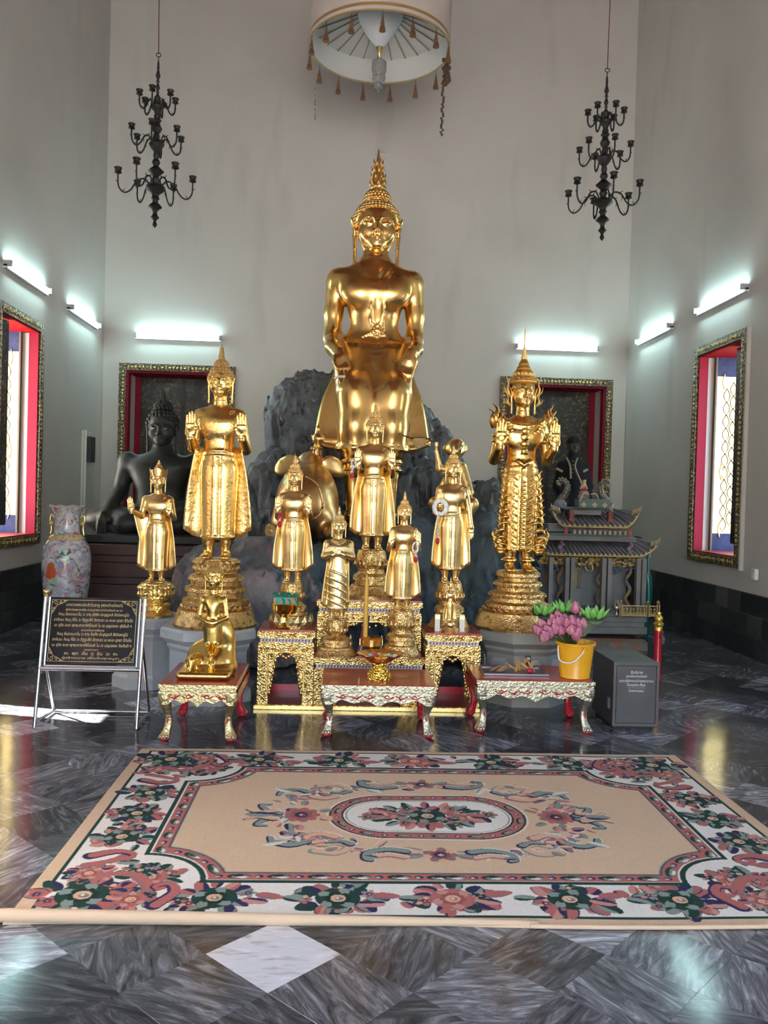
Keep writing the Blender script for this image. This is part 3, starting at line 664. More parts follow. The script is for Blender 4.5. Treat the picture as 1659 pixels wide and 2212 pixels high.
def robe_mesh(kind):
    """the robe hanging behind the body and spreading to both sides"""
    mb = MB(); nx, nz = 28, 14; spread = {'raised': .178, 'onehand': .165, 'walking': .165, 'contempl': .12}.get(kind, .17)
    front, back = [], []
    for iz in range(nz+1):
        t = iz/nz; rowf = []; rowb = []
        for ix in range(nx+1):
            q = -1+2*ix/nx; top = .60-.02*abs(q); hem = .098+.055*abs(q)**3+(.004*math.cos(q*22) if abs(q) < .97 else 0); z = hem+(top-hem)*(1-t)
            half = .118+(spread-.118)*(1-(1-t)**1.7)
            if kind == 'contempl': half = .10+.05*t*(1 if q < 0 else .2)
            if kind == 'onehand' and q < 0: half += .085*max(0, 1-t*2.4)
            if kind == 'onehand' and q < 0: z += .05*max(0, 1-t*3)*abs(q)
            x = q*half; y = .022-.045*abs(q)**3*(1-t*.5)+.004*math.sin(q*16)*t
            rowf.append((x, y-.006, z)); rowb.append((x, y+.006, z))
        front.append(rowf); back.append(rowb)
    rings = [f+b[::-1] for f, b in zip(front, back)]
    return mb.loft(rings).mesh('robe_'+kind, True)
ROBE = {k: robe_mesh(k) for k in ('raised', 'onehand', 'walking', 'contempl')}
def hair_mesh(big=False):
    """curled hair cap and top-knot for the head of height 1 used above (head units)"""
    mb = MB(); C0 = Vector((0, .07, .60)); rad = Vector((.410, .44, .425))
    def hairline(a): # a = angle round head, -pi/2 is the face
        f = max(0, math.cos(a+PI/2)); return .30+.52*f**.55 if f > 0 else .30
    n = 32; rings = []
    for i in range(9):
        ring = []
        for j in range(n):
            a = 2*PI*j/n; zl = hairline(a); ph0 = math.asin(max(-1, min(1, (zl-C0.z)/rad.z))); ph = ph0+(PI/2-ph0)*i/8*.98
            ring.append((C0.x+rad.x*math.cos(ph)*math.cos(a), C0.y+rad.y*math.cos(ph)*math.sin(a), C0.z+rad.z*math.sin(ph)))
        rings.append(ring)
    mb.loft(rings)
    mb.lathe([(.21, .96), (.225, 1.04), (.21, 1.11), (.17, 1.17), (.11, 1.21), (.02, 1.24)], 24, (0, .06, 0))
    cm = MB(); st = .062 if big else .10; rr = .036 if big else .055
    z = .34
    while z < 1.03:
        r = math.sqrt(max(0, 1-((z-C0.z)/rad.z)**2)); per = 2*PI*.42*r; m = max(5, int(per/st))
        for k in range(m):
            a = 2*PI*(k+.5*(int(z*50) % 2))/m
            if z < hairline(a)-.005: continue
            cm.ball((rad.x*r*math.cos(a), C0.y+rad.y*r*math.sin(a), z), rr, 6, 4)
        z += st*(.55+.45*r)
    for zz, r in ((1.03, .225), (1.09, .215), (1.14, .19), (1.18, .15), (1.215, .10)):
        m = int(2*PI*r/st)
        for k in range(m):
            a = 2*PI*k/m; cm.ball((r*math.cos(a), .06+r*math.sin(a), zz), rr*.95, 6, 4)
    return mb.mesh('hair', True), cm.mesh('hair_curls', True)
HAIR, CURLS = hair_mesh(); HAIR_B, CURLS_B = hair_mesh(True)
def flame_mesh(h=.75, r=.13, flutes=True):
    mb = MB(); prof = [(r*.75, 0), (r*1.05, .04*h), (r*.9, .12*h), (r*.86, .2*h), (r*.78, .3*h), (r*.62, .45*h), (r*.45, .6*h), (r*.27, .76*h), (r*.12, .9*h), (.004, h)]
    mb.lathe(prof, 20, (0, .06, 1.22), lobes=(5, .12) if flutes else None)
    for z, rr in ((.10, .95), (.26, .82), (.42, .66), (.58, .48)):
        for k in range(7):
            a = 2*PI*k/7+z*3; p = Vector((r*rr*math.cos(a), .06+r*rr*math.sin(a), 1.22+h*z)); mb.tube([p, p+Vector((.10*r*math.cos(a), .10*r*math.sin(a), h*.07)), p+Vector((.22*r*math.cos(a), .22*r*math.sin(a), h*.16))], [r*.22, r*.13, r*.02], 5)
    return mb.mesh('flame', True)
FLAME = flame_mesh(.60, .095); FLAME_B = flame_mesh(.78, .135)
def ringed_spire(h, r0, rings=7, z0=1.0):
    prof = []
    for k in range(rings):
        t = k/rings; r = r0*(1-t)**1.15; z = z0+h*t; dz = h/rings; prof += [(r*.84, z), (r*1.05, z+dz*.3), (r*.98, z+dz*.65), (r*.80, z+dz*.97)]
    prof.append((.004, z0+h*1.06)); return prof
def lotus_ring(mb, r, z, n, w, h, out=.25, up=True, sy=1):
    for k in range(n):
        a = 2*PI*k/n; e = Vector((math.cos(a), math.sin(a)*sy, 0)); t = Vector((-math.sin(a), math.cos(a), 0)); s = 1 if up else -1; o = Vector((0, 0, z))+e*r
        v = [o-t*w*.5, o+t*w*.5, o+e*out*h*.8+t*w*.55+Vector((0, 0, s*h*.5)), o+e*out*h*.8-t*w*.55+Vector((0, 0, s*h*.5)), o+e*out*h*1.1+Vector((0, 0, s*h)), o-e*.006+Vector((0, 0, s*h*.5)), o+e*(out*h+w*.30)+Vector((0, 0, s*h*.45))]
        mb.add(v, [(0, 1, 6), (1, 2, 6), (2, 4, 6), (4, 3, 6), (3, 0, 6), (0, 5, 1), (1, 5, 2), (2, 5, 4), (4, 5, 3), (3, 5, 0)])
def tiered_base(root, prof, m, n=40, petals=(), phase=0, red=None):
    b = MB().lathe(prof, n, phase=phase).build('pedestal_base', m, root, smooth=35)
    if petals:
        mb = MB()
        for p in petals: lotus_ring(mb, *p)
        o = mb.build('lotus_petals', m, b); o['kind'] = 'stuff'
    if red: MB().lathe([(red[0], red[1]), (red[0]*1.01, red[1]+red[2])], n, phase=phase).build('red_band', red_bright(), b)
    return b
def statue(name, label, pos, H, kind, m, base=None, rz=0.0, flame=True, mrobe=None, hairm=None, gp=None, scale_xy=1.0, foot_z=0.0):
    t = thing(name, label, 'statue', pos, rz, gp)
    sc = (H*scale_xy, H*scale_xy, H); loc = (0, 0, foot_z)
    b = link('body', BODY[kind], None, t, loc, sc); b.data = BODY[kind] if not BODY[kind].materials or BODY[kind].materials[0] == m else BODY[kind].copy()
    b.data.materials.clear(); b.data.materials.append(m)
    def mk(n, me, mm, par=t, hs=False):
        if me.materials and me.materials[0] != mm: me = me.copy(); me.materials.clear()
        if not me.materials: me.materials.append(mm)
        k = .156*H
        return link(n, me, None, par, (0, -.004*H*scale_xy, foot_z+.846*H) if hs else loc, (k*scale_xy, k*scale_xy, k) if hs else sc)
    if kind in ROBE: mk('robe', ROBE[kind], mrobe or m)
    if kind not in ('crowned', 'onehand'):
        mk('hair', HAIR, hairm or m, hs=True); c = mk('hair_curls', CURLS, hairm or m, hs=True); c['kind'] = 'stuff'
        if flame: mk('flame_finial', FLAME, hairm or m, hs=True)
    return t
g1, g2, g3 = gold(), gold_leaf(), gold_base()
def feet(u, v, Y): return W(u, v, Y)
# ---- tall statue with both palms raised (left)
PZ_L = .527
fz = feet(468, 1206, 6.3); 
t = statue('standing_buddha', 'tall golden standing Buddha, both palms raised, stippled robe, on tiered gilt base', (fz.x, 6.3, PZ_L), M_(408, 6.3), 'raised', g1, foot_z=fz.z-PZ_L, mrobe=g2, hairm=g3)
t.children[0].data = BODY['raised'].copy(); t.children[0].data.materials.clear(); t.children[0].data.materials.append(mat('satin_gold_leaf', (.92, .62, .21), .27, 1.0, noise=(70, (.70, .42, .11), .55, .72), bump=('vor', 75, .16, .006)))
h = fz.z-PZ_L; q = h/.52
tiered_base(t, [(.300, 0), (.305, .02*q), (.296, .03*q), (.270, .13*q), (.236, .135*q), (.222, .165*q), (.24, .17*q), (.24, .205*q), (.205, .225*q), (.205, .265*q), (.225, .272*q), (.222, .30*q), (.180, .32*q), (.182, .35*q), (.200, .357*q), (.196, .385*q), (.146, .41*q), (.142, .43*q), (.158, .45*q), (.160, .495*q), (.150, h), (.01, h)], g3, 24, [(.235, .135*q, 30, .045, .04*q), (.205, .265*q, 30, .04, .03*q), (.185, .35*q, 26, .04, .03*q), (.15, .42*q, 22, .042, .05*q), (.154, .515*q, 22, .042, .05*q, .25, False)], red=(.234, .145*q, .014))
# ---- tall crowned statue (right)
PZ_R = .538
fz = feet(1119, 1233, 6.42)
t = statue('crowned_buddha', 'tall crowned golden statue in ornate carved dress, both palms raised, on tiered gilt base', (fz.x, 6.42, PZ_R), M_(420, 6.42), 'crowned', mat('satin_gilding', (.82, .52, .17), .27, 1.0, noise=(45, (.45, .24, .06), .58, .72), bump=('vor', 48, .22, .008)), foot_z=fz.z-PZ_R)
H = M_(420, 6.42); h = fz.z-PZ_R; q = h/.46
tiered_base(t, [(.325, 0), (.33, .02*q), (.318, .03*q), (.285, .135*q), (.245, .14*q), (.232, .17*q), (.245, .175*q), (.242, .20*q), (.205, .22*q), (.2, .25*q), (.215, .255*q), (.212, .285*q), (.165, .305*q), (.165, .335*q), (.182, .342*q), (.178, .37*q), (.150, .385*q), (.150, .41*q), (.168, .42*q), (.166, .445*q), (.152, h), (.01, h)], g3, 12, [(.242, .14*q, 30, .046, .035*q), (.205, .25*q, 28, .04, .03*q), (.17, .335*q, 24, .04, .03*q)], red=(.243, .15*q, .014), phase=PI/12)
orn = mat('carved_gold_relief', (.84, .54, .17), .32, 1.0, noise=(60, (.30, .15, .04), .5, .68), bump=('n', 50, .5, .008))
hz = h+.846*H; k = .156*H
cr = MB().lathe([(.41, .80), (.44, .83), (.44, .87), (.41, .90), (.34, 1.02), (.36, 1.04), (.30, 1.15), (.32, 1.17), (.23, 1.28), (.25, 1.30), (.16, 1.42), (.18, 1.45), (.10, 1.6), (.11, 1.63), (.05, 1.85), (.06, 1.88), (.022, 2.1), (.018, 2.55), (.002, 2.75)], 28, (0, .05, 0)); lotus_ring(cr, .40, .86, 20, .11, .13); lotus_ring(cr, .32, 1.02, 16, .11, .14)
link('crown', cr.mesh('crown', 40), orn, t, (0, 0, hz), k)
for e in (-1, 1):
    fl = MB()
    for z0, l in ((.35, .75), (.05, .5)):
        pts = [(e*.44, .02, z0), (e*.54, .0, z0+l*.3), (e*.50, .02, z0+l*.6), (e*.62, .02, z0+l)]; fl.tube(bez(pts, 10), [.07, .085, .09, .085, .08, .07, .06, .05, .035, .02, .005], 6, flat=.5)
        fl.tube(bez([(e*.46, .0, z0+.05), (e*.60, -.02, z0+l*.22), (e*.66, 0, z0+l*.5)], 6), [.06, .06, .05, .04, .03, .02, .004], 5, flat=.5)
    link('ear_ornament', fl.mesh('ear_ornament', True), orn, t, (0, 0, hz), k)

dr = MB()
for e in (-1, 1):          # flame epaulettes
    for dx, l in ((0, .12), (-.02, .085), (.018, .09), (-.035, .06)): dr.tube(bez([(e*(.128+dx), 0, .745), (e*(.145+dx), -.02, .745+l*.4), (e*(.134+dx), -.01, .745+l*.7), (e*(.160+dx), 0, .745+l)], 8), [.020, .022, .02, .018, .015, .012, .009, .005, .001], 5)
# skirt scrolls at both sides, growing towards the hem
for e in (-1, 1):
    for i in range(11):
        z = .10+i*.037; r = .115-.0035*i if i > 3 else .100+.02*math.sin((i+1.0)/4*PI)
        pts = []; cx, cz, rr = e*(r-.02), z+.02, .018+.010*(i < 4)
        for a in np.linspace(-.5*PI, 1.6*PI, 12):
            w = rr*(1-.06*(a+1.57)); pts.append((cx+e*w*math.cos(a)*1.15, -.042-.012*math.sin(a), cz+w*math.sin(a)))
        dr.tube(pts, [.007]*8+[.006, .005, .004, .002], 5)
        dr.tube(bez([(e*(r-.015), -.03, z), (e*(r+.012), -.028, z+.018), (e*(r+.006), -.03, z+.034), (e*(r+.026), -.026, z+.052)], 6), [.008, .009, .009, .008, .006, .004, .001], 5)
        dr.tube(bez([(e*.028, -.068, z), (e*.050, -.070, z+.016), (e*.042, -.07, z+.032)], 5), [.006, .006, .006, .005, .004, .001], 4)
    for i in range(5):
        dr.tube(bez([(e*.08, -.035, .10+i*.012), (e*(.118+i*.006), -.03, .10+i*.02), (e*(.128+i*.002), -.03, .13+i*.022)], 6), [.009, .01, .01, .009, .007, .004, .001], 5)
for z in np.linspace(.12, .46, 18): dr.ball((0, -.072, z), (.019, .008, .008), 6, 4)
for a in np.linspace(0, PI, 15): dr.ball((.085*math.cos(a), -.058, .762-.065*math.sin(a)), (.011, .012, .016), 6, 4)
for z, r in ((.72, .024), (.69, .03), (.655, .024)): dr.ball((0, -.066, z), (r, .012, r*.8), 8, 5)
dr.prism([(-.05, .565), (0, .53), (.05, .565), (.03, .582), (0, .56), (-.03, .582)], -.078, -.05); dr.prism([(-.018, .60), (.018, .60), (.012, .64), (-.012, .64)], -.072, -.05)
link('dress_ornament', dr.mesh('dress_ornament', True), orn, t, (0, 0, h), H)
for e in (-1, 1): link('palm_disc', MB().lathe([(.016, 0), (.012, .003), (.004, .003)], 10).mesh('palm_disc'), orn, t, (e*.136*H, (-.14-.016)*H, h+(.640+.035)*H), H, (PI/2, 0, 0))
# ---- small crowned statue with one hand held out
fz = feet(337, 1258, 6.62); PZ_S = .535
t = statue('small_crowned_buddha', 'smaller crowned golden Buddha, one hand held out, before the dark seated Buddha', (fz.x, 6.62, PZ_S), M_(236, 6.62), 'onehand', g1, foot_z=fz.z-PZ_S, scale_xy=1.06)
H = M_(236, 6.62); h = fz.z-PZ_S; k = .156*H
tiered_base(t, [(.135, 0), (.14, .02), (.13, .03), (.105, .05), (.12, .06), (.12, .09), (.10, .11), (.105, .125), (.128, .145), (.130, .19), (.115, h-.01), (.11, h), (.01, h)], mat('bright_gilt_base', (.88, .62, .22), .28, 1.0, bump=('vor', 60, .4, .01)), 32, [(.118, .15, 24, .034, .05), (.12, h-.012, 24, .03, .05, .25, False)])
cr = MB(); pts = []
for j in range(24):        # flaring diadem with five points
    a = 2*PI*j/24; pts.append(a)
cr.loft([[(.42*math.cos(a), .06+.43*math.sin(a), .62+.14*abs(math.sin(a)) if math.sin(a) < 0 else .62) for a in pts], [(.50*math.cos(a), .06+.48*math.sin(a), 1.10+.13*max(0, math.cos(4*a))) for a in pts], [(.40*math.cos(a), .06+.40*math.sin(a), 1.06) for a in pts]])
cr.lathe(ringed_spire(.62, .30, 5, 1.04), 20, (0, .06, 0)); link('crown', cr.mesh('crown', 40), g1, t, (0, 0, h+.846*H), (k*1.06, k*1.06, k))
# ---- the four on the gilded altar stands, and the walking one
ST_L, ST_C, ST_B, ST_R = .552, .377, .744, .552
def altar_statue(u, v, Y, htop, kind, stand, label, base, m=None, ph=24, pet=True, sxy=1.0):
    f = feet(u, v, Y); H = M_(v-htop, Y); t = statue('standing_buddha', label, (f.x, Y, stand), H, kind, m or g1, foot_z=f.z-stand, scale_xy=sxy, hairm=None)
    h = f.z-stand; prof = []; petals = []
    for r, z in base: prof.append((r, z*h))
    prof += [(.01, h)]
    if pet: petals = [(base[-3][0]*.93, .62*h, 18, base[-3][0]*.30, .18*h)]
    tiered_base(t, prof, g3, ph, petals); return t, H, h
stdbase = lambda R, r: [(R, 0), (R*1.01, .07), (R*.95, .10), (R*.80, .26), (R*.66, .28), (R*.64, .36), (R*.74, .38), (R*.72, .46), (R*.55, .52), (r*.9, .58), (r*1.05, .70), (r*1.05, .84), (r*.95, .97), (r*.9, 1.0)]
t7, H7, h7 = altar_statue(631, 1259, 6.17, 1012, 'raised', ST_L, 'golden standing Buddha with palms raised, behind the turquoise-ribboned gift bowl', stdbase(.150, .078), sxy=1.02)
lp = MB(); lotus_ring(lp, .135, .0, 16, .055, .09, .15); lp.build('lotus_petals', gold_pale(), t7)
t8, H8, h8 = altar_statue(803, 1188, 6.40, 903, 'raised', ST_B, 'golden Buddha with palms raised on the topmost altar tier, white garland on its arm', stdbase(.185, .108))
t9, H9, h9 = altar_statue(727, 1337, 5.99, 1120, 'contempl', ST_C, 'golden Buddha with hands crossed on the chest and swirling robe folds', stdbase(.145, .070), mat('pale_polished_gilding', (.86, .66, .32), .30, 1.0, bump=('n', 9, .05, .02)), sxy=1.1)
t10, H10, h10 = altar_statue(868, 1318, 5.99, 1088, 'raised', ST_C, 'golden Buddha with palms raised beside the tall yellow candle, tiered base', stdbase(.145, .085), sxy=.98)
t11, H11, h11 = altar_statue(972, 1258, 6.17, 990, 'walking', ST_R, 'golden Buddha with one raised hand carrying a white flower ring, other arm hanging', stdbase(.150, .090), sxy=.98)
# garlands hung on the statues (things of their own)
flower_w = mat('white_jasmine', (.85, .84, .80), .6, bump=('vor', 120, .5, .01)); rose = mat('crimson_petals', (.50, .015, .05), .5)
def garland(label, pos, pts, r, tail, m=flower_w):
    t = thing('garland', label, 'garland', pos, 0, None); MB().tube(pts, r, 8).build('flower_ring', m, t, smooth=True)
    mb = MB(); 
    for k in range(tail[1]): mb.ball((tail[0][0]+.002*math.sin(k*2), tail[0][1], tail[0][2]-k*.022), (.010, .010, .012), 6, 4)
    mb.build('flower_tail', mat('pale_jasmine_tail', (.66, .63, .58), .6), t); MB().ball((tail[0][0], tail[0][1], tail[0][2]-tail[1]*.022-.008), (.016, .016, .022), 8, 5).build('tassel', rose, t)
c = W(951, 1096, 6.0); r_ = M_(13, 6); garland('thick white flower ring on the raised hand of the walking Buddha', c, [(r_*math.sin(a), 0, r_*1.15*math.cos(a)) for a in np.linspace(0, 2*PI, 21)], .017, ((-.012, 0, -r_-.012), 8))
c = W(765, 1000, 6.262); garland('white and red jasmine garland hanging on the topmost Buddha\'s arm', c, [(.018*math.sin(a), .012*math.cos(a), .03*math.cos(a)) for a in np.linspace(0, 2*PI, 15)], .009, ((-.012, -.01, -.02), 3))
c = W(897, 1183, 5.85); garland('thin white garland with red tassels on the Buddha beside the candle', c, [(.018*math.sin(a), .012*math.cos(a), .035*math.cos(a)) for a in np.linspace(0, 2*PI, 15)], .007, ((.004, -.01, -.03), 2))
c = W(606, 1118, 6.02); garland('small dark red garland on the arm of the Buddha behind the gift bowl', c, [(.014*math.sin(a), .012*math.cos(a), .028*math.cos(a)) for a in np.linspace(0, 2*PI, 15)], .007, ((-.004, -.01, -.02), 1), rose)
# ---------------------------------------------------------------- the great seated Buddha
def big_buddha():
    Y0 = 9.3; P = Y0/FPX; base = W(812, 1200, Y0); base.x = W(812, 560, Y0).x; Hz = lambda v: (1200-v)*P; Xu = lambda u: (u-812)*P
    t = thing('great_buddha', 'huge golden Buddha seated with hands on its knees, before the painted rock', 'statue', (base.x, Y0, base.z))
    vox = .017; s = SDF((-.72, -1.15, .30), (.72, .45, 3.35), vox)
    z = Hz
    s.loft([(z(800), 0, 0, .36, .30), (z(765), 0, 0, .315, .26), (z(735), 0, 0, .29, .235), (z(700), 0, 0, .285, .235), (z(665), 0, .0, .33, .255), (z(630), 0, .0, .41, .27), (z(602), 0, .02, .45, .24), (z(582), 0, .03, .33, .19), (z(568), 0, .03, .17, .15)], 0, 2.3)
    s.loft([(z(590), 0, .03, .18, .16), (z(540), 0, .02, .145, .15)], .10)
    for e in (-1, 1):
        s.ell((e*.20, -.20, z(645)), (.19, .10, .13), .12)
        s.ell((e*.425, .02, z(610)), (.125, .13, .125), .10)
        s.chain([(e*.445, .02, z(615)), (e*.475, .03, z(680)), (e*.475, .0, z(735))], [.125, .105, .10], .05)
        s.chain([(e*.478, 0, z(735)), (e*.460, -.25, z(762)), (e*.390, -.50, z(787))], [.10, .088, .066], .05)
        # thigh, knee, shin
        s.chain([(e*.19, -.02, 2.12), (e*.210, -.60, 1.66)], [.26, .19], .12)
        s.chain([(e*.210, -.61, 1.66), (e*.205, -.66, 1.35), (e*.200, -.66, 1.10)], [.19, .160, .14], .08)
        s.chain([(e*.215, -.64, 1.20), (e*.205, -.62, .85), (e*.20, -.61, .50)], [.105, .090, .075], .02)
        s.ell((e*.205, -.72, .44), (.095, .20, .07), .04)
        for zz, rr in ((1.12, .155), (1.04, .115), (.985, .112), (.91, .108)): s.chain([(e*.212+rr*math.cos(a), -.645+rr*math.sin(a), zz) for a in np.linspace(0, 2*PI, 17)], .016, .015)
    s.loft([(1.13, 0, -.58, .34, .14), (1.35, 0, -.55, .33, .20), (1.6, 0, -.44, .365, .31), (1.8, 0, -.29, .385, .34), (2.0, 0, -.12, .375, .33), (2.2, 0, -.01, .32, .26)], .12, 2.4)
    # belt, sash folds
    for v, r in ((745, .0), (766, .012)):
        a0 = .292 if v < 750 else .318; s.chain([((a0+r)*math.cos(a), (.24+r)*math.sin(a), z(v)+.015*math.sin(a)) for a in np.linspace(PI, 2*PI, 19)], .022, .02)
    # robe edge over the left shoulder, flap ending in folds on the belly
    s.chain([(.12, -.13, z(580)), (.04, -.255, z(605)), (-.02, -.285, z(640)), (-.03, -.272, z(680)), (-.03, -.25, z(712))], .015, .012); s.chain([(.22, -.11, z(583)), (.13, -.26, z(610)), (.095, -.285, z(640)), (.09, -.268, z(690)), (.085, -.25, z(712))], .015, .012)
    s.box((.03, -.245, z(665)), (.055, .02, .22), .015, .02)
    for k in range(4): s.chain([(-.05+.0*k, -.25, z(702+k*7)), (.03, -.262, z(714+k*8)), (.11, -.25, z(702+k*7))], .011, .008)
    s.chain([(-.16, -.24, z(740)), (.03, -.262, z(722)), (.22, -.22, z(742))], .010, .012)
    for x in (-.075, .062): s.chain([(x, -.40, 2.02), (x, -.60, 1.80), (x, -.73, 1.60), (x, -.73, 1.35), (x, -.71, 1.16)], .014, .01)
    for k, v in enumerate((0, .05)):
        s.chain([(-.40+v, -.50, 1.15+v), (-.2, -.80, 1.13+v), (0, -.73, 1.13+v), (.2, -.80, 1.13+v), (.40-v, -.50, 1.15+v)], .014, .012)
    V, F = s.mesh(); V = relax(V, F, 2, .45)
    V[:, 0] *= .93; hd = xf(HEAD_HI, (.60, .60, .575), None, (0, -.0, z(553)))
    def orient(d, n):
        d = Vector(d).normalized(); n = Vector(n); n = (n-d*n.dot(d)).normalized(); y = -n; x = y.cross(d); return Matrix((x, y, d)).transposed()
    hr = xf(HAND, .40, orient((.20, -.40, -.80), (.1, -.65, .60)), (-.355, -.50, z(786)), mirror=True); hl = xf(HAND, .45, orient((-.26, -.26, -.90), (.1, .9, -.3)), (.365, -.50, z(786)))
    me = np_mesh('great_body', [(V, F), hd, hr, hl]); link('body', me, gold_big(), t)
    st_ = MB(); r_ = random.Random(4)
    for e, n_ in ((1, 46), (-1, 10)):
        for k_ in range(n_):
            zz_ = z(625)-r_.random()*.42; a_ = r_.uniform(-1.1, .1); cx_, rr_ = e*.418, .098; x_, y_ = cx_+e*rr_*math.cos(a_), .02+rr_*math.sin(a_)*1.05
            st_.ball((x_, y_, zz_), (.010, .012, r_.uniform(.012, .035)), 6, 4)
    o_ = st_.build('worn_gilding_flakes', mat('bare_black_lacquer', (.02, .015, .01), .5), t); o_['kind'] = 'stuff'
    # robe panel spreading behind the legs
    mb = MB(); nx, nz = 30, 12; rings = []
    prof = [(z(770), .33), (z(800), .40), (z(830), .455), (z(870), .535), (z(910), .575), (z(945), .60), (z(968), .615)]
    zs = np.array([p[0] for p in prof])[::-1]; ws = np.array([p[1] for p in prof])[::-1]
    for iz in range(nz+1):
        f = []; b = []
        for ix in range(nx+1):
            q = -1+2*ix/nx; top, bot = z(765), z(972)+.03*abs(q)**4; zz = top+(bot-top)*iz/nz; w = float(np.interp(zz, zs, ws)); x = q*w
            y = -.16-.24*(iz/nz)+.10*abs(q)**2; curl = -.05*max(0, iz/nz-.9)*10*abs(q)
            f.append((x, y-.03+curl, zz)); b.append((x, y+.03+curl, zz))
        rings.append(f+b[::-1])
    mb.loft(rings).build('robe', gold_big(), t, smooth=True)
    # rolled hem of the panel
    for e in (-1, 1):
        mb = MB(); mb.tube(bez([(e*.22, -.50, z(975)), (e*.42, -.41, z(972)), (e*.56, -.34, z(962)), (e*.63, -.30, z(948))], 12), [.02, .026, .03, .03, .032, .03, .03, .03, .028, .026, .024, .02, .01], 8); mb.build('robe_hem', gold_big(), t, smooth=True)
    k = .60; loc = (0, 0, z(553))
    gm = mat('gilt_hair', (.84, .54, .20), .33, 1.0)
    hb = link('hair', HAIR_B, gm, t, loc, (k, k, .575)); c = link('hair_curls', CURLS_B, gm, t, loc, (k, k, .575)); c['kind'] = 'stuff'
    link('flame_finial', FLAME_B, gm, t, loc, (k, k, .575))
    # bracelet and little beads on the hand
    b = MB().tube([(.385+.080*math.cos(a), -.42+.055*math.sin(a), z(783)+.05*math.sin(a)*0+.02*math.cos(a)) for a in np.linspace(0, 2*PI, 17)], .010, 6); b.build('bracelet', gold(), t, smooth=True)
    return t, base, Y0
bigB, bbase, bY = big_buddha()
# honeycomb panel beside the monkey, offered flowers on the hand
c = W(738, 822, 8.70); garland('white bead garland laid in the great Buddha\'s open hand', c, [(M_(15, 8.5)*math.cos(a), -.05, .035*math.sin(a)) for a in np.linspace(PI*.05, PI*.95, 13)], .014, ((.05, -.09, -.06), 1))
# ---------------------------------------------------------------- painted rock
rm1 = mat('painted_rock_dark', (.115, .125, .132), .6, 0, noise=[(2.2, (.14, .17, .21), .46, .66, (1.4, 1.4, .5), 1.0), (4.2, (.022, .025, .030), .53, .63, (1.5, 1.5, .45), 1.2), (5.5, (.42, .44, .46), .60, .72, (2.2, 2.2, .35), .8), (1.1, (.13, .125, .11), .52, .66)], bump=('n', 7, .7, .08))
rm2 = mat('painted_rock_mauve', (.28, .265, .275), .6, 0, noise=[(2.6, (.13, .13, .14), .42, .62, None, 1.0), (3.6, (.38, .31, .31), .52, .68, None, 1.4), (6, (.15, .23, .34), .60, .72, None, 1), (9, (.36, .12, .14), .66, .74)], bump=('n', 9, .7, .06))
rm3 = mat('painted_rock_teal', (.085, .125, .150), .6, 0, noise=[(2.6, (.05, .065, .072), .45, .6, (1.3, 1.3, .6), 1), (4, (.20, .24, .27), .60, .75, (1.5, 1.5, .5), 1.2)], bump=('n', 8, .7, .06))
def rock():
    els = [(640, 905, 62, 82, 10.2, .6), (705, 905, 95, 98, 10.2, .6), (770, 940, 100, 120, 10.2, .7), (880, 960, 70, 100, 10.1, .55), (945, 1010, 46, 92, 10.0, .5), (592, 1075, 58, 108, 9.4, .40), (900, 1100, 95, 120, 9.6, .5), (690, 1080, 120, 120, 9.9, .5), (1060, 1100, 70, 65, 9.6, .5),
           (465, 1285, 76, 115, 7.6, .40), (560, 1270, 90, 105, 7.7, .42), (640, 1265, 90, 85, 7.9, .42), (660, 1285, 100, 95, 8.4, .6), (760, 1285, 110, 105, 8.0, .5), (900, 1220, 85, 120, 8.1, .5), (985, 1190, 95, 90, 8.2, .45), (1045, 1230, 62, 130, 7.9, .36)]
    ps = [(W(u, v, Y), M_(ru, Y), M_(rv, Y), ry) for u, v, ru, rv, Y, ry in els]
    lo = np.array([min(p.x-a for p, a, b, c in ps), min(p.y-c for p, a, b, c in ps), -.02])-.15; hi = np.array([max(p.x+a for p, a, b, c in ps), max(p.y+c for p, a, b, c in ps), max(p.z+b for p, a, b, c in ps)])+.2
    o = np.array((.3, 8.8, 0.)); s = SDF(lo-o, hi-o, .032)
    for p, a, b, c in ps:
        q = np.array(p)-o; s.ell(q, (a, c, b), .14); s.loft([(0, q[0], q[1], a*.96, c*.96), (max(.1, p.z), q[0], q[1], a*.93, c*.93)], .11)
    X, Y, Z = s.ax[0][:, None, None], s.ax[1][None, :, None], s.ax[2][None, None, :]; r = np.random.default_rng(3); N = 0
    for k in range(22):          # folds running downwards
        f = r.normal(size=3)*(2.0+k*1.0); f[2] *= .35; N = N+np.abs(np.sin(f[0]*X+f[1]*Y+f[2]*Z+r.uniform(0, 6)+.8*np.sin(f[1]*.5*X-f[0]*.4*Z)))*(1/(1+.22*k))
    s.d = s.d+((N-N.mean())*.052).astype(np.float32); s.d = np.maximum(s.d, -Z-.001)
    V, F = s.mesh(); V[:, 2] = np.maximum(V[:, 2], 0); me = np_mesh('rock_mound', [(V, F)])
    for m in (rm1, rm2, rm3): me.materials.append(m)
    C = V[F].mean(1)+o; left = C[:, 0] < W(700, 1200, 8).x+.15*np.sin(C[:, 2]*5); front = C[:, 1] < 8.55+.1*np.sin(C[:, 0]*7)
    me.polygons.foreach_set('material_index', np.where(front, np.where(left, 1, 2), 0).astype(np.int32))
    ob = link('rock_mound', me, None, None, tuple(o)); return tag(ob, 'painted artificial rock, grey, teal and mauve, rising behind the golden statues', 'rock')
rock()
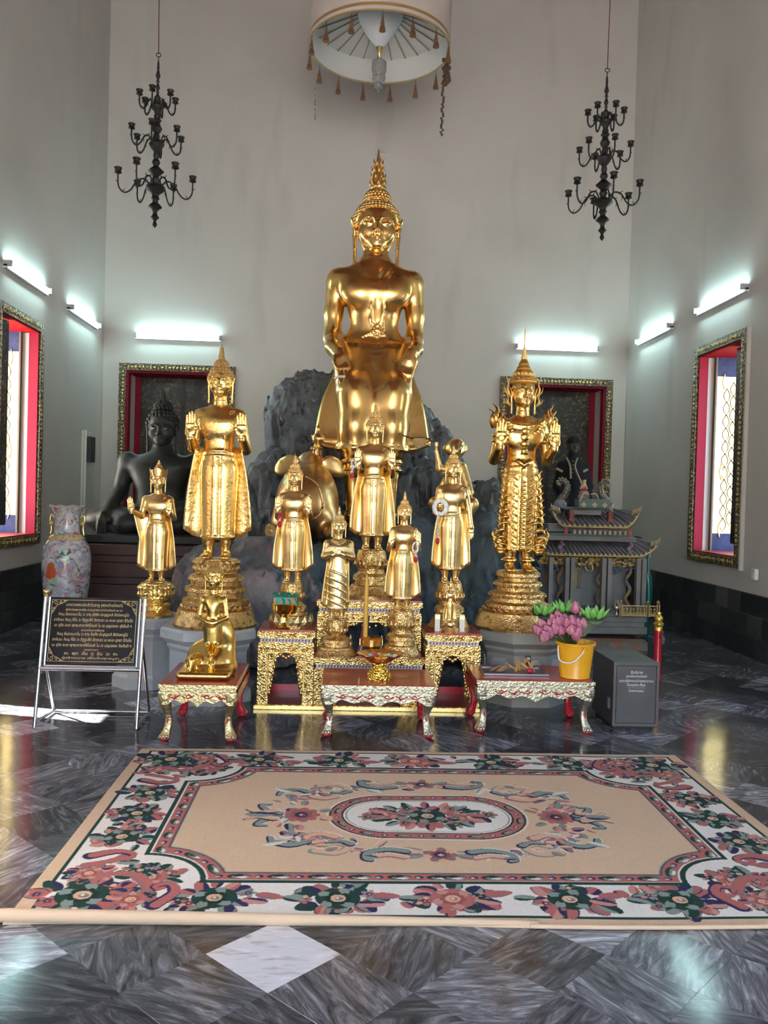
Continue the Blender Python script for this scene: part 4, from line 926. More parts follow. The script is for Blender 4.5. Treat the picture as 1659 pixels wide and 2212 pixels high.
# ---------------------------------------------------------------- kneeling elephant seen from behind
gsat = mat('satin_old_gilding', (.70, .46, .20), .33, 1.0, noise=(3, (.50, .30, .14), .45, .7), bump=('n', 10, .08, .02))
EY = 8.25; ep = EY/FPX; c = W(660, 1165, EY)
t = thing('elephant_statue', 'golden kneeling elephant seen from behind, lifting a water pot', 'statue', (c.x, EY, c.z))
s = SDF((-.42, -.45, 0), (.42, .75, .92), .0165)
s.ell((0, 0, .33), (.300, .34, .34)); s.ell((.01, .25, .45), (.26, .38, .32), .15); s.ell((.02, .42, .72), (.155, .20, .15), .10)
for e in (-1, 1):
    s.ell((e*.20, -.05, .16), (.13, .20, .16), .08); s.chain([(e*.20, -.05, .10), (e*.24, -.30, .075)], [.10, .075], .05)
    s.chain([(e*.18, .62, .35), (e*.2, .5, .06)], [.10, .08], .05)
s.chain([(.02, .60, .74), (.08, .62, .86)], [.09, .05], .05)
s.chain([tuple(p) for p in bez([(.0, -.26, .60), (.10, -.345, .54), (.155, -.36, .40), (.15, -.35, .27), (.08, -.355, .20)], 14)], [.014]*15, .012)
V, F = s.mesh(); link('body', np_mesh('elephant_body', [(relax(V, F, 2, .4), F)]), gsat, t)
for e in (-1, 1):
    er = MB().ball((0, 0, 0), (.155, .030, .095), 20, 12, R=rot('Z', e*28) @ rot('Y', e*24)); er.v = [(x_, y_+.35*x_*x_, z_) for x_, y_, z_ in er.v]; o = er.build('ear', gold(), t, smooth=True); o.location = (.02+e*.235, .30, .715)
    MB().lathe([(.055, 0), (.072, .006), (.074, .03), (.06, .05)], 18).build('foot_sole', gold(), t).location = (e*.255+.03*e, -.37, .085); t.children[-1].rotation_euler = (PI/2, 0, e*.35)
    MB().lathe([(.018, .05), (.022, .053), (.01, .056)], 12).build('sole_mark', gold(), t.children[-1])
c2 = W(687, 968, 8.55); mb = MB().lathe([(.035, 0), (.05, .006), (.022, .02), (.03, .035), (.062, .075), (.066, .10), (.045, .135), (.018, .155), (.014, .20), (.024, .21), (.010, .225), (.004, .25)], 20); p = thing('water_pot', 'round golden water pot lifted on the elephant\'s trunk', 'pot', (c2.x, 8.55, c2.z)); mb.build('vessel', gold(), p, smooth=50); MB().tube(bez([(.0, .06, .08), (-.02, .02, -.04), (.01, .05, -.14)], 8), .035, 8).build('trunk_tip', gsat, p, smooth=True)
MB().ball((-.045, 0, -.005), (.03, .025, .022)).build('trunk_curl', gsat, p, smooth=True)
# ---------------------------------------------------------------- monkey
c = W(975, 1120, 8.1); t = thing('monkey_statue', 'golden monkey lifting a honeycomb, half hidden behind the Buddha with flower ring', 'statue', (c.x, 8.1, c.z))
s = SDF((-.30, -.25, 0), (.30, .25, .85), .016); z = lambda v: (1120-v)*8.1/FPX; x = lambda u: (u-975)*8.1/FPX
s.ell((0, .03, .20), (.14, .12, .24)); s.ell((x(980), 0, z(968)), (.095, .095, .10), .05); s.ell((x(978), -.08, z(975)), (.06, .05, .05), .03)
for u in (957, 1001): s.ell((x(u), .0, z(967)), (.030, .015, .04), .012)
s.chain([(x(985), 0, z(1010)), (x(945), -.05, z(1015)), (x(936), -.08, z(975))], [.05, .034, .022], .03); s.chain([(.08, 0, z(1010)), (.16, -.08, .25)], [.06, .04], .04)
s.ell((x(936), -.085, z(964)), (.024, .016, .026), .01)
for dx in (-.020, -.007, .006, .019): s.cone((x(936)+dx*.8, -.09, z(960)), (x(936)+dx*1.7, -.10, z(944)), .008, .006, .004)
for e in (-1, 1): s.chain([(e*.09, -.02, .08), (e*.17, -.14, .14), (e*.14, -.16, .02)], [.08, .06, .045], .04)
V, F = s.mesh(); link('body', np_mesh('monkey_body', [(relax(V, F, 2, .4), F)]), gold(), t)
for e, u in ((-1, 970), (1, 986)): MB().ball((x(u), -.125, z(975)), .011).build('eye', mat('dark_eye', (.02, .015, .01), .2), t)
c = W(905, 955, 8.45); t = thing('honeycomb', 'pale honeycomb with a bare twig, offered beside the great Buddha\'s robe', 'honeycomb', (c.x, 8.45, c.z))
mb = MB().prism([(M_(a, 8.45), M_(b, 8.45)) for a, b in ((-14, 8), (14, 9), (15, -2), (6, -12), (-3, -14), (-12, -6))], -.02, .02); mb.build('comb', mat('honeycomb_gold', (.62, .42, .20), .5, .6, bump=('vor', 60, .9, .01)), t); MB().tube(bez([(M_(-36, 8.45), 0, M_(14, 8.45)), (M_(-18, 8.45), -.02, M_(8, 8.45)), (0, 0, M_(9, 8.45)), (M_(22, 8.45), 0, M_(7, 8.45)), (.13, 0, .0)], 12), .008, 6).build('twig', mat('dark_twig', (.08, .05, .02), .6), t)
# ---------------------------------------------------------------- dark seated Buddha on brown steps
DY = 9.5; c = W(346, 1150, DY); d = DY/FPX; stz = W(350, 1176, DY-.4).z
t = thing('dark_buddha', 'black bronze seated Buddha on stepped brown plinth, in the shade', 'statue', (c.x, DY, stz+.11))
X = lambda u: (u-350)*d; Z = lambda v: (1150-v)*d
s = SDF((-.80, -.60, 0), (.80, .35, 1.30), .021)
s.loft([(0, 0, 0, .42, .30), (.2, 0, 0, .34, .26), (.42, 0, 0, .27, .20), (.62, 0, 0, .33, .22), (.76, 0, 0, .38, .20), (.83, 0, .01, .26, .15), (.88, 0, .02, .12, .12)], 0, 2.3); s.loft([(.80, 0, .02, .11, .11), (.98, 0, .02, .11, .11)], .08)
for e in (-1, 1):
    s.ell((e*.44, -.18, .13), (.32, .26, .145), .08); s.chain([(e*.62, -.12, .13), (e*.28, -.42, .10), (-e*.05, -.44, .12)], [.13, .11, .08], .06)
    s.ell((e*.36, 0, .77), (.11, .11, .10), .07); s.chain([(e*.37, 0, .76), (e*.44, .0, .45)], [.10, .085], .04)
s.chain([(-.44, 0, .45), (-.47, -.22, .30), (-.50, -.44, .16)], [.085, .07, .05], .04); s.chain([(.44, 0, .45), (.30, -.25, .28), (.06, -.38, .24)], [.085, .07, .055], .04)
V, F = s.mesh(); dk = mat('black_bronze', (.016, .017, .015), .5, 0, noise=(4, (.024, .025, .022), .45, .7), spec=.4)
hd = xf(HEAD, .40, None, (0, -.02, .94)); h1 = xf(HAND, .26, rot('X', 160), (-.50, -.44, .17)); h2 = xf(HAND, .26, rot('Z', 90) @ rot('X', -85), (.08, -.40, .25))
link('body', np_mesh('dark_body', [(relax(V, F, 1, .4), F), hd, h1, h2]), dk, t); H_ = HAIR.copy(); H_.materials.clear(); link('hair', H_, dk, t, (0, -.02, .94), .40); H_ = CURLS.copy(); H_.materials.clear(); q = link('hair_curls', H_, dk, t, (0, -.02, .94), .40); q['kind'] = 'stuff'
for e in (-1, 1): MB().ball((e*.062, -.165, 1.122), (.018, .008, .005)).build('eye', mat('pearl_eye', (.7, .7, .66), .2), t)
H_ = FLAME.copy(); H_.materials.clear(); link('flame_finial', H_, dk, t, (0, -.02, .90), .38)
MB().bev((0, -.05, -.055), (1.52, .95, .11), .02).build('plinth_slab', mat('black_slab', (.028, .029, .027), .5), t)
t = thing('stepped_plinth', 'brown stepped wooden plinth carrying the dark seated Buddha', 'plinth', (c.x, DY, 0)); wood = mat('brown_painted_wood', (.085, .034, .026), .45, 0, noise=(6, (.06, .024, .02), .4, .7, (1, 1, 6)))
zz = 0
for k, (w, dd, hh) in enumerate(((1.62, 1.20, stz*.30), (1.54, 1.12, stz*.06), (1.60, 1.18, stz*.20), (1.52, 1.10, stz*.08), (1.58, 1.14, stz*.16), (1.50, 1.06, stz*.08), (1.54, 1.08, stz*.12))):
    MB().bev((0, -.05, zz+hh/2), (w, dd, hh), .006).build('step', wood, t); zz += hh
# ================================================================== MARBLE PEDESTALS, ALTAR, TABLES
marb = mat('grey_white_marble', (.50, .51, .53), .35, 0, noise=[(3, (.40, .41, .43), .45, .7, None, .6), (9, (.58, .58, .57), .6, .8)], bump=('n', 20, .08, .01))
marb_w = mat('warm_grey_stone', (.30, .28, .26), .5, 0, noise=[(3, (.22, .205, .19), .45, .7), (12, (.38, .36, .34), .6, .8)], bump=('n', 20, .12, .01))
def oct_pedestal(label, x, y, h, R, m, panels=False, mid=.55):
    t = thing('marble_pedestal', label, 'pedestal', (x, y, 0)); ph = PI/8
    MB().lathe([(R*.96, 0), (R*.96, h*.16), (R*.88, h*.20)], 8, phase=ph).build('foot', m, t)
    MB().lathe([(R*.84, h*.20), (R*.84, h*.70)], 8, phase=ph).build('shaft', m, t)
    MB().lathe([(R*.84, h*.68), (R*.90, h*.74), (R*.90, h*.78), (R*1.0, h*.84), (R*1.04, h*.86), (R*1.04, h*.965), (R*1.0, h)], 8, phase=ph).build('cornice', m, t)
    if panels:
        me = MB(); w, hh = R*.40, h*.32; c = .02; me.prism([(-w/2+c, -hh/2), (w/2-c, -hh/2), (w/2-c, -hh/2+c), (w/2, -hh/2+c), (w/2, hh/2-c), (w/2-c, hh/2-c), (w/2-c, hh/2), (-w/2+c, hh/2), (-w/2+c, hh/2-c), (-w/2, hh/2-c), (-w/2, -hh/2+c), (-w/2+c, -hh/2+c)], -.010, .004); me = me.mesh('panel'); me.materials.append(mat('pale_panel', (.44, .43, .42), .4))
        for k in range(5):
            a = -PI/2+(k-2)*PI/4; r = R*.84*math.cos(PI/8); link('panel', me, None, t, (r*math.cos(a), r*math.sin(a), h*.46), None, (0, 0, a+PI/2))
    return t
oct_pedestal('pale octagonal marble pedestal under the tall Buddha with raised palms', W(455, 1400, 6.32).x, 6.32, PZ_L, .355, marb)
oct_pedestal('warm grey octagonal stone pedestal with panels under the tall crowned statue', W(1128, 1400, 6.45).x, 6.45, PZ_R, .375, marb_w, True)
oct_pedestal('small pale marble pedestal under the smaller crowned Buddha', W(318, 1400, 6.70).x, 6.70, PZ_S, .27, marb)
t = thing('photo_card', 'tiny black and white photo card stuck on the stone pedestal', 'card', W(1142, 1428, 6.08)+Vector((0, .014, -.03))); MB().b2(-.018, .018, -.003, .003, 0, .065).build('card', mat('black_card', (.03, .03, .03), .4), t); MB().b2(-.012, .012, -.004, -.003, .035, .055).build('print', mat('white_print', (.6, .6, .6), .5), t)
# ---- gilded altar stands
gc = gold_carved(); plain_g = mat('plain_gilt_moulding', (.86, .58, .22), .28, 1.0)
frieze = mat('white_frieze', (.72, .64, .62), .5); frieze_p = mat('plum_frieze_print', (.20, .06, .14), .5)
def gilded_stand(label, x0, x1, y0, y1, z0, h, arch=True, wide=False):
    w = x1-x0; t = thing('gilded_altar_stand', label, 'altar stand', ((x0+x1)/2, y0, z0)); d = y1-y0; a = w/2
    MB().b2(-a, a, 0, d, h-.012, h).build('table_top', red_lac(), t)
    fr = MB(); fr.b2(-a-.006, a+.006, -.008, d, h-.048, h-.012); fr.b2(-a+.008, a-.008, .006, d, h-.062, h-.048); fr.build('cornice', gc, t)
    fb = MB().b2(-a+.014, a-.014, .012, d-.01, h-.088, h-.062).build('frieze', frieze, t)
    mb = MB(); n = int((2*a-.04)/.022)
    for k in range(n):
        x = -a+.024+(k+.5)*(2*a-.048)/n; z = h-.075; mb.prism([(x-.008, z-.007), (x+.006, z-.008), (x+.003, z), (x+.009, z+.006), (x-.002, z+.009), (x-.006, z+.002)], .0105, .0135)
    o = mb.build('frieze_print', frieze_p, fb); o['kind'] = 'stuff'
    MB().b2(-a+.004, a-.004, .004, d, h-.108, h-.088).build('rail', gc, t)
    pw = .075 if not wide else .085; top = h-.108
    for e in (-1, 1):
        MB().b2(e*a, e*(a-pw), 0, .05, 0, top).build('corner_post', gc, t); MB().b2(e*a, e*(a-.05), d-.05, d, 0, top).build('back_post', gc, t)
        MB().b2(e*(a-.004), e*(a-.030), .05, d-.05, 0, top).build('side_panel', gc, t)
        MB().b2(e*(a-.030), e*(a-.036), .05, d-.05, 0, top).build('side_lining', red_bright(), t)
    MB().b2(-a+pw, a-pw, .004, .045, top-.055, top).build('apron_rail', gc, t)
    if arch:
        # scalloped valance: rounded opening with leaf drops
        ow = a-pw; L = MB(); oh = top-.055
        for e in (-1, 1):
            pl = [(e*ow, oh), (e*ow*.25, oh), (e*ow*.30, oh-.025), (e*ow*.48, oh-.028), (e*ow*.60, oh-.050), (e*ow*.66, oh-.090), (e*ow*.72, oh-.15), (e*ow*.78, oh-.21), (e*ow*.90, oh-.27), (e*ow, oh-.30)]
            MB().prism(pl, .012, .035).build('carved_bracket', gc, t)
            for k in range(6): L.ball((e*ow*(.60+.065*k), .010, oh-.055-.045*k), (.013, .010, .020), 6, 4)
            L.tube(bez([(e*ow*.9, .008, oh-.02), (e*ow*.6, .006, oh-.015), (e*ow*.62, .006, oh-.04), (e*ow*.78, .006, oh-.045), (e*ow*.76, .006, oh-.025)], 12), .006, 5)
        for k in range(5): L.ball(((k-2)*ow*.16, .010, oh-.012-.012*(2-abs(k-2))), (.016, .012, .016), 6, 4)
        L.build('arch_ornament', plain_g, t, smooth=True)
        MB().tube([(-ow-.008, -.003, .10), (-ow-.008, -.003, oh+.008), (ow+.008, -.003, oh+.008), (ow+.008, -.003, .10)], .006, 6).build('arch_bead', plain_g, t)
    n = int(w/.045); R = MB()
    for k in range(n): R.lathe([(.011, 0), (.009, .003), (.004, .002)], 8, (0, 0, 0)); R.v[-24:] = [(-a+(k+.5)*w/n+p[0], -.001-p[2], top-.030+p[1]) for p in R.v[-24:]]
    for e in (-1, 1):
        for k in range(int(top/.05)):
            R.lathe([(.013, 0), (.010, .003), (.004, .002)], 8); R.v[-24:] = [(e*(a-pw/2)+p[0], -.001-p[2], .03+k*.05+p[1]) for p in R.v[-24:]]
    o = R.build('rosettes', gc, t); o['kind'] = 'stuff'
    MB().b2(-a+.03, a-.03, d-.03, d-.02, 0, .05).build('rear_rail', red_bright(), t)
    return t
AY = 5.975
pl = thing('altar_plinth', 'low gilded plinth board under the altar stands, on the marble floor', 'plinth', (.215, AY-.02, 0))
MB().b2(-.785, .785, 0, .62, 0, .030).build('board', gc, pl); MB().b2(-.79, .79, -.008, 0, .004, .026).build('edge_moulding', plain_g, pl); MB().b2(-.77, .77, .03, .60, .030, .0302).build('board_top', red_lac(), pl)
x = lambda u, Y: W(u, 1450, Y).x
xl0, xl1, xr0, xr1 = x(556, AY), x(677, AY), x(918, AY), x(1037, AY)
gilded_stand('gilded altar stand carrying the gift bowl, carved arch below red top', xl0, xl1, AY, AY+.45, .030, ST_L-.030)
gilded_stand('gilded altar stand carrying the walking Buddha, carved arch below red top', xr0, xr1, AY, AY+.45, .030, ST_R-.030)
gilded_stand('wide low gilded altar stand behind the offering table, carrying the candle', xl1+.004, xr0-.004, AY+.005, AY+.22, .030, ST_C-.030, True, True)
gilded_stand('tall gilded altar stand at the back carrying the topmost Buddha', xl1+.012, xr0-.012, AY+.235, AY+.62, .030, ST_B-.030, True, True)
# ---- small offering tables with cabriole legs
def offering_table(label, x0, x1, y0, y1, h, gm, fancy=True):
    t = thing('offering_table', label, 'table', ((x0+x1)/2, (y0+y1)/2, 0)); a, b = (x1-x0)/2, (y1-y0)/2; red = red_lac(); rb = red_bright()
    MB().bev((0, 0, h-.012), (2*a, 2*b, .024), .004).build('table_top', red, t)
    MB().b2(-a-.003, a+.003, -b-.005, -b+.002, h-.026, h-.004).build('top_edge', gm, t)
    MB().b2(-a+.008, a-.008, -b+.004, b-.004, h-.048, h-.024).build('frame', red, t); MB().b2(-a+.005, a-.005, -b-.001, -b+.012, h-.046, h-.028).build('moulding', gm, t)
    MB().b2(-a, a, -b-.004, -b+.012, h-.058, h-.048).build('moulding', gm, t)
    zt = h-.056; ap = [(-a+.02, zt), (a-.02, zt), (a-.02, zt-.07)]; n = 24
    for k in range(n+1):
        q = 1-2*k/n; zz = zt-.042-.018*(1-abs(q))-.010*math.cos(q*PI*4)*(abs(q) < .9)-.030*max(0, abs(q)-.75)/.25-(.012*max(0, 1-abs(q)*9)); ap.append((q*(a-.045), zz))
    ap.append((-a+.02, zt-.07)); MB().prism(ap, -b, -b+.018).build('apron', gm, t)
    for e in (-1, 1): MB().b2(e*a, e*(a-.016), -b+.02, b-.02, zt-.055, zt).build('side_apron', red, t)
    MB().b2(-a+.02, a-.02, b-.016, b, zt-.055, zt).build('back_apron', red, t)
    # red scroll inlay
    S = MB()
    for e in (-1, 1):
        for k in range(3 if a > .3 else 2):
            cx = e*(.05+k*.085); s2 = 1 if k % 2 == 0 else -1
            S.tube([(cx+e*(.016*(1-i/16))*math.cos(i*.45*s2), -b-.001, zt-.022+(.016*(1-i/16))*math.sin(i*.45*s2)) for i in range(13)], .0032, 4); S.tube(bez([(cx-e*.03, -b-.001, zt-.012), (cx+e*.01, -b-.001, zt-.030), (cx+e*.045, -b-.001, zt-.016)], 8), .0034, 4)
        S.tube(bez([(e*(a-.03), -b-.001, zt-.008), (e*(a-.05), -b-.001, zt-.016), (e*(a-.075), -b-.001, zt-.010)], 6), .003, 4)
    o = S.build('scroll_inlay', rb, t); o['kind'] = 'stuff'
    for ex in (-1, 1):
        for ey in (-1, 1):
            m = gm if ey < 0 else rb; L = MB(); H = zt; rings = []
            for k in range(15):
                q = k/14; z = H*(1-q)+.022*q; off = .006*math.sin(q*PI*2.0+.3)-.010*math.sin(q*PI); wd = (.034-.013*min(1, q*1.6)+.004*math.sin(q*9) if q < .62 else .0205+.012*max(0, q-.8)/.2)
                cx, cy = ex*(a-.034+off*1.4), ey*(b-.034+off*1.4)
                rings.append([(cx+wd*c, cy+wd*s, z) for c, s in ((-1, -.8), (-.8, -1), (.8, -1), (1, -.8), (1, .8), (.8, 1), (-.8, 1), (-1, .8))])
            L.loft(rings); lg = L.build('leg', m, t, smooth=50); fx, fy = ex*(a-.034), ey*(b-.034)
            F = MB().ball((fx, fy-.004, .016), (.031, .033, .017), 12, 6); F.build('foot_pad', rb, lg, smooth=True)
            T = MB()
            for q in range(3): T.ball((fx+(q-1)*.018, fy-.026, .030), (.010, .016, .014), 8, 5)
            T.build('paw_toes', m, lg, smooth=True)
            if ey < 0: MB().prism([(fx-ex*.014, H*.42), (fx-ex*.020, H*.50), (fx-ex*.026, H*.44), (fx-ex*.022, H*.36)], -b-.006 if False else fy-.026, fy-.010).build('red_diamond', rb, lg)
    return t
TL = (W(343, 1478, 5.14).x, W(512, 1478, 5.14).x, 5.14, 5.80, .349); TM = (W(695, 1480, 5.28).x, W(942, 1480, 5.28).x, 5.28, 5.78, .331); TR = (W(1031, 1470, 5.42).x, W(1285, 1472, 5.42).x, 5.42, 5.92, .346)
offering_table('small offering table with pale gold legs under the golden figure on a rock', *TL, gold_pale())
offering_table('low offering table with silvered legs under the pedestal tray', *TM, gold_silver())
offering_table('low offering table with silvered legs under the yellow bucket', *TR, gold_silver())
# ---- golden figure on a rock with little animals (left table)
c = G(447, 1452, TL[4]); yy = 5.42
t = thing('ascetic_statue', 'golden standing figure on a smooth rock with tiny elephant and monkey', 'statue', (W(447, 1452, yy).x, yy, TL[4]+.002)); p = yy/FPX
X = lambda u: (u-447)*p; Z = lambda v: (1458-v)*p
s = SDF((-.19, -.19, 0), (.21, .25, .72), .0062)
s.box((0, -.02, .022), (.165, .165, .024), .024); s.ell((.02, .06, .05), (.15, .14, .12), .06); s.ell((.07, .12, .18), (.09, .09, .17), .06); s.ell((-.02, .12, .10), (.12, .09, .10), .06); s.ell((.06, .06, .25), (.045, .05, .08), .04)
x0 = X(457); zf = Z(1392)
for e in (-1, 1):
    s.chain([(x0+e*.026, -.01, zf), (x0+e*.028, .0, Z(1340))], [.021, .030], .012); s.ell((x0+e*.028, -.03, zf-.006), (.016, .032, .012), .008)
    s.chain([(x0+e*.066, .015, Z(1296)), (x0+e*.086, .0, Z(1336)), (x0+e*.034, -.058, Z(1342))], [.019, .016, .013], .008)
s.loft([(Z(1390), x0, 0, .050, .036), (Z(1355), x0, 0, .056, .042), (Z(1335), x0, 0, .044, .036), (Z(1312), x0, 0, .048, .038), (Z(1298), x0, .008, .066, .034), (Z(1288), x0, .012, .034, .026)], .012); s.loft([(Z(1294), x0, .01, .020, .020), (Z(1270), x0, .01, .018, .018)], .012)
s.ell((x0, -.055, Z(1345)), (.036, .022, .022), .012)
ex, ez = X(422), .055     # elephant
s.ell((ex, -.06, ez+.045), (.044, .060, .040), .02); s.ell((ex-.004, -.12, ez+.045), (.026, .026, .030), .015); s.chain([(ex-.004, -.14, ez+.03), (ex-.008, -.155, ez)], [.012, .007], .01)
for e in (-1, 1): s.ell((ex-.004+e*.030, -.105, ez+.05), (.014, .006, .022), .006); s.cone((ex+e*.024, -.10, ez+.02), (ex+e*.026, -.105, ez-.02), .014, .012, .01)
mx = X(460); s.ell((mx, -.09, ez+.045), (.020, .022, .030), .012); s.ell((mx, -.105, ez+.088), (.016, .018, .017), .008); s.cone((mx-.012, -.11, ez+.06), (mx-.03, -.12, ez+.075), .007, .006, .006); s.cone((mx+.012, -.11, ez+.06), (mx+.03, -.12, ez+.05), .007, .006, .006)
for e in (-1, 1): s.cone((mx+e*.012, -.10, ez+.02), (mx+e*.022, -.125, ez-.01), .010, .008, .008)
V, F = s.mesh(); hs = .135; hd = xf(HEAD, hs, None, (x0, 0, Z(1272)))
link('body', np_mesh('ascetic_body', [(relax(V, F, 1, .3), F), hd]), mat('worn_gilding', (.84, .58, .17), .24, 1.0, noise=(9, (.12, .07, .03), .66, .70), bump=('n', 25, .12, .01)), t)
link('hair', HAIR.copy(), None, t, (x0, 0, Z(1272)), hs); q = link('hair_curls', CURLS.copy(), None, t, (x0, 0, Z(1272)), hs); q['kind'] = 'stuff'
for o in t.children: 
    if not o.data.materials: o.data.materials.append(g3)
    else:
        if o.name.startswith('hair'): o.data.materials.clear(); o.data.materials.append(g3)
# ---- little golden Buddha with two tall cards (right stand)
yy = 6.06; c = W(971, 1362, yy); t = thing('small_buddha_figure', 'little golden Buddha figure on a round base between two white cards', 'statue', (c.x, yy, ST_R))
BODY_S = BODY['raised'].copy(); BODY_S.materials.clear(); H = M_(92, yy); link('body', BODY_S, g1, t, (0, 0, .05), (H*.8, H*.8, H))
rs = ROBE['raised'].copy(); rs.materials.clear(); link('robe', rs, g1, t, (0, 0, .03), (H*.95, H*.8, H*1.0)); MB().lathe([(.066, 0), (.068, .012), (.060, .018), (.062, .03), (.045, .05), (.01, .052)], 24).build('pedestal_base', g1, t, smooth=40)
MB().ball((0, -.055, .055), (.032, .02, .030), 10, 6).build('begging_bowl', gold(), t, smooth=True)
hh = HAIR.copy(); hh.materials.clear(); link('hair', hh, g1, t, (0, 0, .05+.846*H), .156*H); fl = FLAME.copy(); fl.materials.clear(); link('flame_finial', fl, g1, t, (0, 0, .05+.846*H), .156*H)
for u, lb in ((944, 'the gilded corner post'), (997, 'the crowned statue')):
    c = W(u, 1360, 6.05); k = thing('candle_card', 'narrow white and gold packet standing beside the little Buddha, towards '+lb, 'packet', (c.x, 6.05, ST_R)); MB().bev((0, 0, M_(19, 6)), (M_(11, 6), .03, M_(38, 6)), .003).build('packet', mat('white_packet', (.78, .76, .70), .4), k); MB().b2(-.017, .017, -.017, -.015, .09, .118).build('gold_band', gold(), k)
# ---- gift bowl with box and ribbon
yy = 6.06; c = W(614, 1356, yy); q = M_(1, yy)
t = thing('gift_bowl', 'polished brass footed bowl on the gilded stand', 'bowl', (c.x, yy, ST_L)); brass = mat('polished_brass', (.90, .62, .12), .12, 1.0)
MB().lathe([(17*q, 0), (18*q, 3*q), (14*q, 8*q), (9*q, 20*q), (9*q, 24*q), (13*q, 28*q), (24*q, 33*q), (28*q, 42*q), (28.5*q, 50*q), (30*q, 53*q), (28.5*q, 54*q), (26.5*q, 50*q), (2*q, 40*q)], 36).build('vessel', brass, t, smooth=40)
zt = ST_L+50*q; t = thing('gift_box', 'tan gift box in the brass bowl tied with turquoise ribbon', 'box', (c.x+2*q, yy, zt)); MB().bev((0, 0, 9*q), (50*q, 36*q, 18*q), 1*q).build('carton', mat('tan_carton', (.45, .27, .08), .5), t)
tq = mat('turquoise_ribbon', (.0, .28, .24), .35)
for xx in (-16, -2): MB().box((xx*q, 0, 9*q), (9*q, 36.6*q, 18.6*q)).build('ribbon_band', tq, t)
for i, (bx, bz) in enumerate(((-14, 22), (14, 21), (0, 20))):
    bw = MB()
    for e in (-1, 1): bw.tube(bez([(bx*q, -4*q, bz*q-4*q), (bx*q+e*8*q, -7*q, bz*q+6*q), (bx*q+e*12*q, -5*q, bz*q+1*q), (bx*q, -4*q, bz*q-3*q)], 12), 3.2*q, 6, flat=.35)
    bw.tube(bez([(bx*q, -5*q, bz*q-4*q), (bx*q+8*q, -19*q, bz*q-6*q), (bx*q+12*q, -19.5*q, bz*q-18*q)], 8), 3*q, 6, flat=.3); bw.build('bow', tq, t)
# ---- pedestal tray with offerings (middle table)
yy = 5.48; c = W(819, 1470, yy); q = M_(1, yy); tz = TM[4]
t = thing('pedestal_tray', 'gilded footed tray with red bowl and scalloped rim, holding offerings', 'tray', (c.x, yy, tz)); red_e = mat('red_enamel', (.42, .03, .02), .2, coat=.4)
MB().lathe([(27*q, 0), (27*q, 3*q), (26*q, 8*q), (22*q, 17*q), (15*q, 24*q), (14*q, 27*q), (16*q, 29*q), (16*q, 34*q), (20*q, 36*q), (14*q, 39*q)], 36, lobes=(12, .02)).build('foot', mat('pierced_gold', (.90, .60, .10), .2, 1.0, bump=('vor', 60, .9, .01)), t, smooth=40)
MB().lathe([(13*q, 36*q), (28*q, 40*q), (34*q, 46*q), (33*q, 47*q), (3*q, 42*q)], 36).build('bowl', red_e, t, smooth=40)
MB().lathe([(32*q, 45*q), (42*q, 50*q), (49*q, 54*q), (49*q, 55*q), (41*q, 52*q), (30*q, 47*q)], 48, lobes=(14, .05)).build('rim', mat('rose_gold_rim', (.80, .42, .16), .2, 1.0), t, smooth=40)
for k, (dx, dy, col, nm, lb) in enumerate((((-20), 0, (.50, .46, .44), 'pebble', 'grey pebble-like offering'), (-8, -8, (.62, .08, .05), 'petal', 'red flower head'), (2, -10, (.75, .28, .03), 'marigold', 'orange marigold head'), (10, -2, (.78, .55, .10), 'marigold', 'yellow marigold head'), (20, 2, (.66, .60, .46), 'jasmine', 'cream jasmine bundle'), (-2, 6, (.62, .56, .40), 'jasmine', 'straw coloured flower bundle'), (32, -8, (.85, .84, .80), 'jasmine', 'white flower bud at the tray rim'))):
    o = thing(nm+'_offering', lb+' lying in the footed tray', 'flower', (c.x+dx*q, yy+dy*q, tz+46*q)); mb = MB().ball((0, 0, 4*q), (6*q, 6*q, 5*q), 12, 7); mb.build('flower_head', mat('offering_%d' % k, col, .6, bump=('vor', 90, .8, .01)), o, smooth=True)
    for j in range(6): MB().ball((5*q*math.cos(j*1.05), 5*q*math.sin(j*1.05), 4*q), (3*q, 3*q, 2*q), 6, 4).build('petal', mat('offering_%d' % k, col, .6), o)
# ---- candle on its stand
yy = 6.03; c = W(801, 1412, yy); q = M_(1, yy); t = thing('candle_stand', 'small amber glass dish on a brass foot holding the candle', 'candle holder', (c.x, yy, ST_C))
zz = (1412-1392)*q
MB().lathe([(14*q, 0), (15*q, 2*q), (8*q, 8*q), (8*q, 14*q), (16*q, zz), (10*q, zz+1*q)], 24).build('foot', brass, t, smooth=40); MB().lathe([(21*q, zz), (24*q, zz+3*q), (24*q, zz+16*q), (21*q, zz+20*q), (12*q, zz+20*q)], 32).build('dish', mat('amber_dish', (.55, .20, .02), .12, .4), t, smooth=30)
for k in range(8): a = k*PI/4; MB().box((24*q*math.cos(a), 24*q*math.sin(a), zz+9*q), (2*q, 7*q, 14*q), Matrix.Rotation(a, 3, 'Z')).build('gilt_tab', gold(), t)
zc = ST_C+zz+18*q; t = thing('candle', 'tall yellow candle standing in the amber dish', 'candle', (c.x-13*q, yy, zc)); hgt = (1374-1236)*q
MB().lathe([(5.2*q, 0), (5.0*q, hgt*.5), (4.4*q, hgt*.88), (2.6*q, hgt*.97), (.8*q, hgt)], 14).build('wax', mat('yellow_wax', (.78, .45, .07), .4, bump=('n', 30, .2, .01)), t, smooth=50); MB().tube([(0, 0, hgt), (0, 0, hgt+4*q)], .4*q, 5).build('wick', mat('wick', (.05, .04, .03), .8), t)
t = thing('flag_ribbon', 'red, white and blue ribbon hanging behind the candle', 'ribbon', (W(776, 1400, 6.16).x, 6.165, ST_C))
